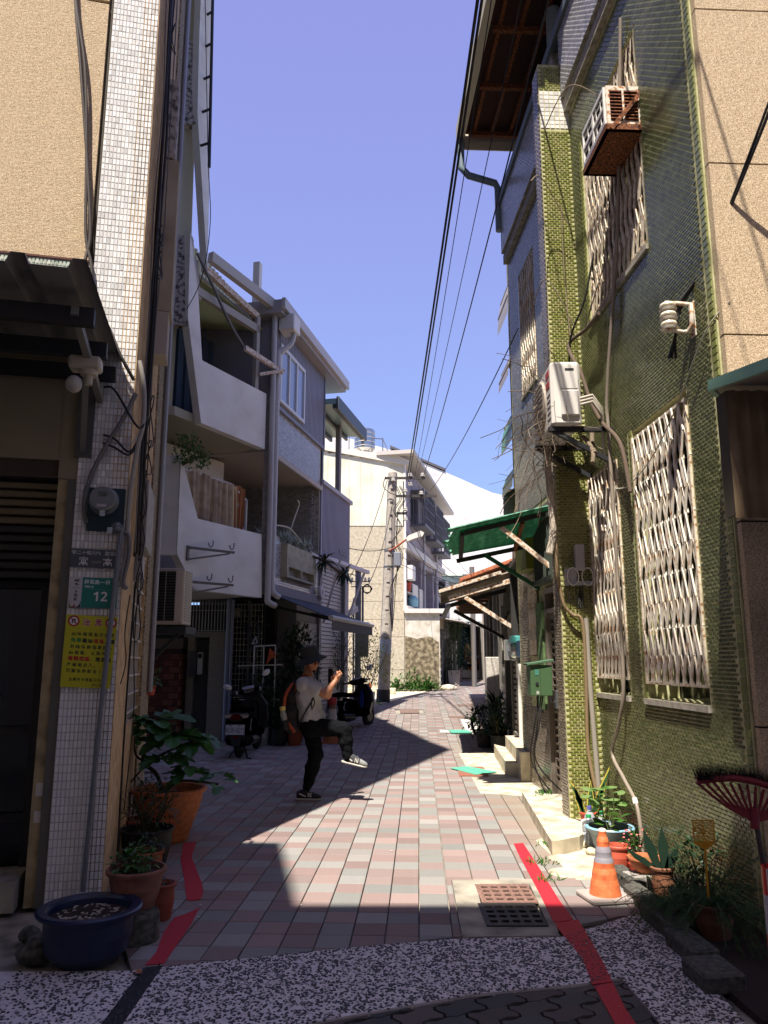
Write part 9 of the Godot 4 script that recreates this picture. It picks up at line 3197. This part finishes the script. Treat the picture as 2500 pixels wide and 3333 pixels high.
	f.bone(head + V(-0.02, -0.08, -0.01), head + V(-0.035, -0.17, -0.01), 0.052, 0.05, 0.03)
	f.mesh_into(g)
	for a in [[wr_r, fi_r], [wr_l, fi_l]]:
		var dirv: Vector3 = (a[1] - a[0]).normalized()
		var side := V(0, 0, 1).slide(dirv).normalized()
		var pal := dirv.cross(side)
		f = Field.new(a[1] - Vector3.ONE * 0.085, a[1] + Vector3.ONE * 0.085, 0.004)
		f.bone(a[0], a[0] + dirv * 0.03, 0.027, 0.028, 0.01)
		f.egg(a[1] - dirv * 0.012, V(0.042, 0.022, 0.038), Basis(side, pal, dirv.normalized()), 0.02)
		for i in 4:
			var lx := (i - 1.5) * 0.0195
			var k0: Vector3 = a[1] + dirv * (0.024 - 0.004 * absf(i - 1.3)) + side * lx + pal * 0.012
			var k1 := k0 + dirv * 0.012 - pal * 0.034
			var k2 := k1 - dirv * 0.034 - pal * 0.006
			var k3 := k2 - dirv * 0.004 + pal * 0.018
			var r := 0.0105 - 0.0008 * absf(i - 1.5)
			f.bone(k0, k1, r, r * 0.98, 0.004)
			f.bone(k1, k2, r * 0.96, r * 0.88, 0.003)
			f.bone(k2, k3, r * 0.86, r * 0.75, 0.003)
		f.bone(a[1] - dirv * 0.03 + side * 0.03 - pal * 0.005, a[1] + side * 0.036 - pal * 0.032, 0.0125, 0.0115, 0.008)
		f.bone(a[1] + side * 0.036 - pal * 0.032, a[1] + dirv * 0.012 + side * 0.006 - pal * 0.045, 0.011, 0.009, 0.004)
		f.mesh_into(g)
	part(o, "body", g, skin)
	for s in [-1.0, 1.0]:
		g = Geo.new()
		g.ball(head + face * V(0.032 * s, 0.004, 0.073), V(0.012, 0.008, 0.011), face, 10, 8)
		part(o, "eye", g, Q("d9d4cc", 0.2))
		g = Geo.new()
		g.ball(head + face * V(0.033 * s, 0.004, 0.082), V(0.0055, 0.0055, 0.003), face, 8, 6)
		part(o, "iris", g, Q("1a120c", 0.2))
		g = Geo.new()
		g.tube([head + face * V(0.018 * s, 0.027, 0.088), head + face * V(0.035 * s, 0.031, 0.085), head + face * V(0.05 * s, 0.026, 0.074)], 0.004, 6, true, 0.6)
		part(o, "eyebrow", g, Q("16110d", 0.9))
	g = Geo.new()
	for s in [-1.0, 1.0]:
		var ringp := []
		for i in 17:
			var t := TAU * i / 16.0
			ringp.append(head + face * V(s * 0.034 + 0.026 * cos(t), 0.002 + 0.019 * sin(t), 0.1 - 0.01 * absf(cos(t))))
		g.tube(ringp, 0.0016, 6, false)
		g.tube([head + face * V(s * 0.06, 0.006, 0.092), head + face * V(s * 0.08, 0.008, 0.0)], 0.0016, 6, false)
	g.tube([head + face * V(-0.008, 0.008, 0.1), head + face * V(0, 0.012, 0.104), head + face * V(0.008, 0.008, 0.1)], 0.0016, 6, false)
	part(o, "glasses", g, Q("2a2523", 0.3, 0.4))
	g = Geo.new()
	g.ball(head + face * V(0, -0.06, 0.087), V(0.022, 0.0035, 0.006), face, 10, 6)
	part(o, "lips", g, Q("8a4a42", 0.5))
	g = Geo.new()
	g.ball(head + face * V(0, -0.095, 0.077), V(0.017, 0.018, 0.012), face, 10, 8)
	g.ball(head + face * V(0, -0.105, 0.07), V(0.022, 0.012, 0.014), face, 10, 8)
	part(o, "goatee", g, Q("15100d", 0.95))
	g = Geo.new()
	g.ball(head + face * V(0, 0.02, -0.03), V(0.083, 0.09, 0.09), face, 20, 12)
	part(o, "hair", g, Q("120e0c", 0.9))
	var folds := FastNoiseLite.new()
	folds.seed = 3
	folds.frequency = 9.0
	f = Field.new(V(-0.32, 0.70, -0.32), V(0.2, 1.40, 0.32), 0.0095)
	f.bone(V(-0.035, 0.84, 0), chest, 0.135, 0.135, 0.05, 1.0, 0.72)
	f.bone(chest, V(-0.09, 1.262, 0), 0.135, 0.1, 0.05, 1.05, 0.62)
	f.bone(V(-0.085, 1.27, 0), V(-0.085, 1.325, 0), 0.075, 0.06, 0.04)
	f.egg(V(0.01, 0.88, 0.0), V(0.115, 0.1, 0.15), Basis.IDENTITY, 0.05)
	for a in [[sh_r, el_r], [sh_l, el_l]]:
		f.bone(V(-0.085, 1.255, a[0].z * 0.6), a[0], 0.075, 0.072, 0.04)
		f.bone(a[0], a[0].lerp(a[1], 0.62), 0.072, 0.078, 0.03)
	f.carve(func(p: Vector3, v: float) -> float:
		var w := 0.006 * folds.get_noise_3d(p.x * 1.4, p.y * 0.7, p.z * 1.4) * 2.0 + 0.004 * sin(p.y * 60.0 + p.x * 70.0 + 6.0 * folds.get_noise_3d(p.x, p.y, p.z)) * clampf((1.15 - p.y) * 4.0, 0, 1)
		v += w
		v = maxf(v, (0.775 + 0.10 * (p.x + 0.1) + 0.02 * absf(p.z)) - p.y)
		v = maxf(v, (p.x + 0.3 * (1.2 - p.y)) - 0.085 if p.z > 0.11 and p.y > 1.06 else -1.0)
		v = maxf(v, (p.x + 0.3 * (1.2 - p.y)) - 0.09 if p.z < -0.11 and p.y > 1.06 else -1.0)
		v = maxf(v, p.y - 1.335)
		return v)
	g = Geo.new()
	f.mesh_into(g)
	part(o, "shirt", g, nmat([[0.0, H("97979a")], [0.5, H("a7a7a9")], [1.0, H("b3b3b5")]], 0.2, 4.0, 0.95, 0.0, 0, 3, 121, 256))
	f = Field.new(V(-0.3, 0.08, -0.24), V(0.52, 0.98, 0.24), 0.0105)
	for a in [[hip_l, kn_l, an_l], [hip_r, kn_r, an_r]]:
		f.bone(V(-0.045, 0.84, 0), a[0], 0.115, 0.105, 0.05)
		f.bone(a[0], a[1], 0.108, 0.078, 0.05)
		f.bone(a[1], a[1].lerp(a[2], 0.4), 0.078, 0.076, 0.03)
		f.bone(a[1].lerp(a[2], 0.4), a[2].lerp(a[1], 0.06), 0.075, 0.052, 0.03)
	f.bone(V(-0.045, 0.86, 0), V(-0.045, 0.9, 0), 0.11, 0.11, 0.03, 1.0, 0.75)
	f.carve(func(p: Vector3, v: float) -> float:
		return v + 0.006 * sin(p.y * 55.0 + p.x * 30.0 + 5.0 * folds.get_noise_3d(p.x, p.y, p.z)) * 0.6 + 0.008 * folds.get_noise_3d(p.x * 1.6, p.y * 1.2, p.z * 1.6))
	g = Geo.new()
	f.mesh_into(g)
	var cloth := StandardMaterial3D.new()
	cloth.albedo_color = H("17181b")
	cloth.roughness = 0.95
	cloth.metallic_specular = 0.1
	part(o, "trousers", g, cloth)
	for k in [[V(-0.05, 0.0, -0.055), 0.0], [V(0.455, 0.385, 0.09), -0.22]]:
		var t := Transform3D(Basis(V(0, 0, 1), k[1]) * Basis(V(0, 1, 0), PI / 2), k[0])
		g = Geo.new()
		g.xf = t
		loft(g, [[-0.135, 0, 0.055, 0.022, 0.025], [-0.125, 0, 0.055, 0.034, 0.04], [-0.08, 0, 0.065, 0.04, 0.05], [-0.03, 0, 0.065, 0.042, 0.05], [0.03, 0, 0.052, 0.045, 0.036], [0.09, 0, 0.042, 0.048, 0.027], [0.125, 0, 0.036, 0.038, 0.02], [0.138, 0, 0.03, 0.02, 0.012]], 18, 2.4)
		var up := part(o, "shoe", g, mat(H("1c1d20") if k[1] == 0.0 else H("3a3d40"), 0.8))
		g = Geo.new()
		g.xf = t
		loft(g, [[-0.145, 0, 0.014, 0.02, 0.012], [-0.13, 0, 0.014, 0.038, 0.014], [0.0, 0, 0.012, 0.043, 0.012], [0.09, 0, 0.012, 0.05, 0.012], [0.13, 0, 0.015, 0.036, 0.01], [0.143, 0, 0.018, 0.015, 0.007]], 18, 3.0)
		part(up, "sole", g, Q("b9b5ab", 0.7))
		var lx := t * Transform3D(Basis(V(0, 1, 0), -PI / 2), V(-0.044, 0.06, 0.012))
		text_mesh(up, "N", 0.045, lx.origin, Q("c9c7c0", 0.6), "emblem", 0.004, lx.basis * Basis(V(0, 1, 0), 0.0))
		g = Geo.new()
		g.xf = t
		g.bar(V(-0.043, 0.075, -0.10), V(-0.046, 0.045, -0.03), 0.012, 0.004, V(1, 0, 0))
		part(up, "stripe", g, Q("c9c7c0", 0.6))
		g = Geo.new()
		g.xf = t
		for i in 4:
			g.tube([V(-0.024, 0.092 - i * 0.011, 0.012 + i * 0.02), V(0, 0.1 - i * 0.012, 0.012 + i * 0.02), V(0.024, 0.092 - i * 0.011, 0.012 + i * 0.02)], 0.004, 5)
		part(up, "laces", g, Q("8d8d8c", 0.8))
		if k[1] != 0.0:
			g = Geo.new()
			g.xf = t
			loft(g, [[0.05, 0, 0.05, 0.047, 0.034], [0.09, 0, 0.043, 0.05, 0.029], [0.125, 0, 0.037, 0.04, 0.022], [0.14, 0, 0.03, 0.02, 0.012]], 18, 2.4)
			part(up, "toe_cap", g, Q("8a8d8c", 0.85))
	var ht := Transform3D(Basis(V(0, 0, 1), 0.22) * Basis(Vector3.RIGHT, 0.12), head + V(-0.005, 0.055, 0.0))
	g = Geo.new()
	g.xf = ht
	var segs := 36
	var prof := [Vector2(0.19, -0.055), Vector2(0.165, -0.03), Vector2(0.125, -0.006), Vector2(0.108, 0.004), Vector2(0.105, 0.03), Vector2(0.098, 0.085), Vector2(0.088, 0.108), Vector2(0.06, 0.12), Vector2(0.0, 0.122)]
	g.lathe(prof, segs, Vector3.ZERO, Basis.IDENTITY, 1.0, 0.95)
	g.lathe([Vector2(0.1, 0.0), Vector2(0.122, -0.009), Vector2(0.163, -0.034), Vector2(0.189, -0.058)], segs, Vector3.ZERO, Basis.IDENTITY, 1.0, 0.95)
	for i in g.v.size():
		var q := ht.affine_inverse() * g.v[i]
		if q.y < 0:
			var a := atan2(q.z, q.x)
			g.v[i] += V(0, 0.012 * sin(a * 2.0 + 0.6) * clampf(-q.y * 20, 0, 1), 0)
	part(o, "bucket_hat", g, nmat([[0.0, H("232624")], [1.0, H("393d3a")]], 0.2, 5.0, 0.95, 0.05, 0, 3, 122, 256))
	g = Geo.new()
	g.tube(smooth([head + face * V(0.07, 0.0, 0.02), head + face * V(0.05, -0.1, 0.05), head + face * V(0.01, -0.19, 0.07), head + face * V(0.0, -0.28, 0.09)]), 0.0025, 5, false)
	g.tube(smooth([head + face * V(-0.07, 0.0, 0.02), head + face * V(-0.045, -0.1, 0.05), head + face * V(0.005, -0.19, 0.07)]), 0.0025, 5, false)
	part(o, "hat_cord", g, W.black)
	g = Geo.new()
	g.tube(smooth([V(-0.21, 1.17, 0.12), V(-0.19, 1.27, 0.115), V(-0.12, 1.345, 0.10), V(-0.045, 1.32, 0.105), V(0.02, 1.24, 0.12)]), 0.026, 8, true, 0.35)
	part(o, "shoulder_strap", g, Q("7a2f22", 0.85), "red shoulder strap")
	g = Geo.new()
	g.tube(smooth([V(0.02, 1.14, 0.17), V(-0.02, 1.06, 0.185), V(-0.08, 0.96, 0.185), V(-0.13, 0.86, 0.16), V(-0.165, 0.79, 0.12)]), 0.015, 8, true, 0.5)
	g.tube(smooth([V(0.0, 1.11, 0.19), V(0.02, 1.06, 0.2), V(0.0, 1.0, 0.195)]), 0.006, 6)
	g.tube(smooth([V(-0.01, 1.1, 0.19), V(-0.015, 1.04, 0.2), V(-0.005, 0.98, 0.2)]), 0.006, 6)
	part(o, "lower_strap", g, W.black)
	var b := thing("backpack", "orange and black backpack on the man's back", "backpack", P(-0.78, 0.0, 8.87))
	g = Geo.new()
	g.xf = Transform3D(Basis(V(0, 0, 1), -0.08), V(-0.245, 0.0, 0.0))
	f = Field.new(V(-0.42, 0.66, -0.2), V(-0.1, 1.36, 0.2), 0.011)
	f.bone(V(-0.235, 0.80, -0.06), V(-0.235, 0.80, 0.06), 0.085, 0.085, 0.03)
	f.bone(V(-0.25, 0.95, -0.07), V(-0.25, 0.95, 0.07), 0.085, 0.085, 0.06)
	f.bone(V(-0.245, 1.12, -0.06), V(-0.245, 1.12, 0.06), 0.07, 0.07, 0.08)
	f.bone(V(-0.22, 1.25, -0.04), V(-0.22, 1.25, 0.04), 0.045, 0.045, 0.06)
	g = Geo.new()
	f.mesh_into(g)
	part(b, "pack", g, Q("1d1c1c", 0.85))
	for z in [0.1, 0.05, 0.0]:
		g = Geo.new()
		g.tube(smooth([V(-0.24, 1.26, z * 0.6), V(-0.31, 1.14, z), V(-0.325, 1.0, z * 1.1), V(-0.29, 0.86, z * 1.3), V(-0.2, 0.74, z * 1.5)]), 0.03, 8, true, 0.55)
		part(b, "panel", g, Q("9a4424", 0.8), "orange panel")
	ptube(b, "grab_loop", [smooth([V(-0.2, 1.28, 0.05), V(-0.165, 1.33, 0.05), V(-0.14, 1.3, 0.05)]), 0.01, 6], W.black)
	var bo := thing("drink_bottle", "clear drink bottle with a yellow cap in the backpack's side pocket", "bottle", P(-1.08, 0.80, 8.71), 0.0)
	bo.rotation.z = 0.18
	g = Geo.new()
	g.lathe([Vector2(0, 0), Vector2(0.032, 0.003), Vector2(0.034, 0.13), Vector2(0.024, 0.17), Vector2(0.024, 0.18)], 16)
	part(bo, "body", g, Q("8d9490", 0.15))
	g = Geo.new()
	g.lathe([Vector2(0.032, 0.175), Vector2(0.034, 0.21), Vector2(0.028, 0.218), Vector2(0, 0.218)], 16)
	part(bo, "cap", g, Q("d0bc6a", 0.5))
	g = Geo.new()
	g.lathe([Vector2(0.042, -0.04), Vector2(0.046, 0.06), Vector2(0.04, 0.07)], 16)
	part(bo, "pocket", g, W.black)
	var cm := thing("hanging_camera", "small black camera hanging on the man's chest", "camera", P(-0.68, 1.16, 8.74))
	pbx(cm, "case", [-0.03, 0.03, -0.045, 0.03, -0.02, 0.03, 0.008], W.black)
	ptube(cm, "lens", [[V(0.0, 0.0, 0.03), V(0.0, 0.0, 0.05)], 0.02, 12], W.dark_steel)
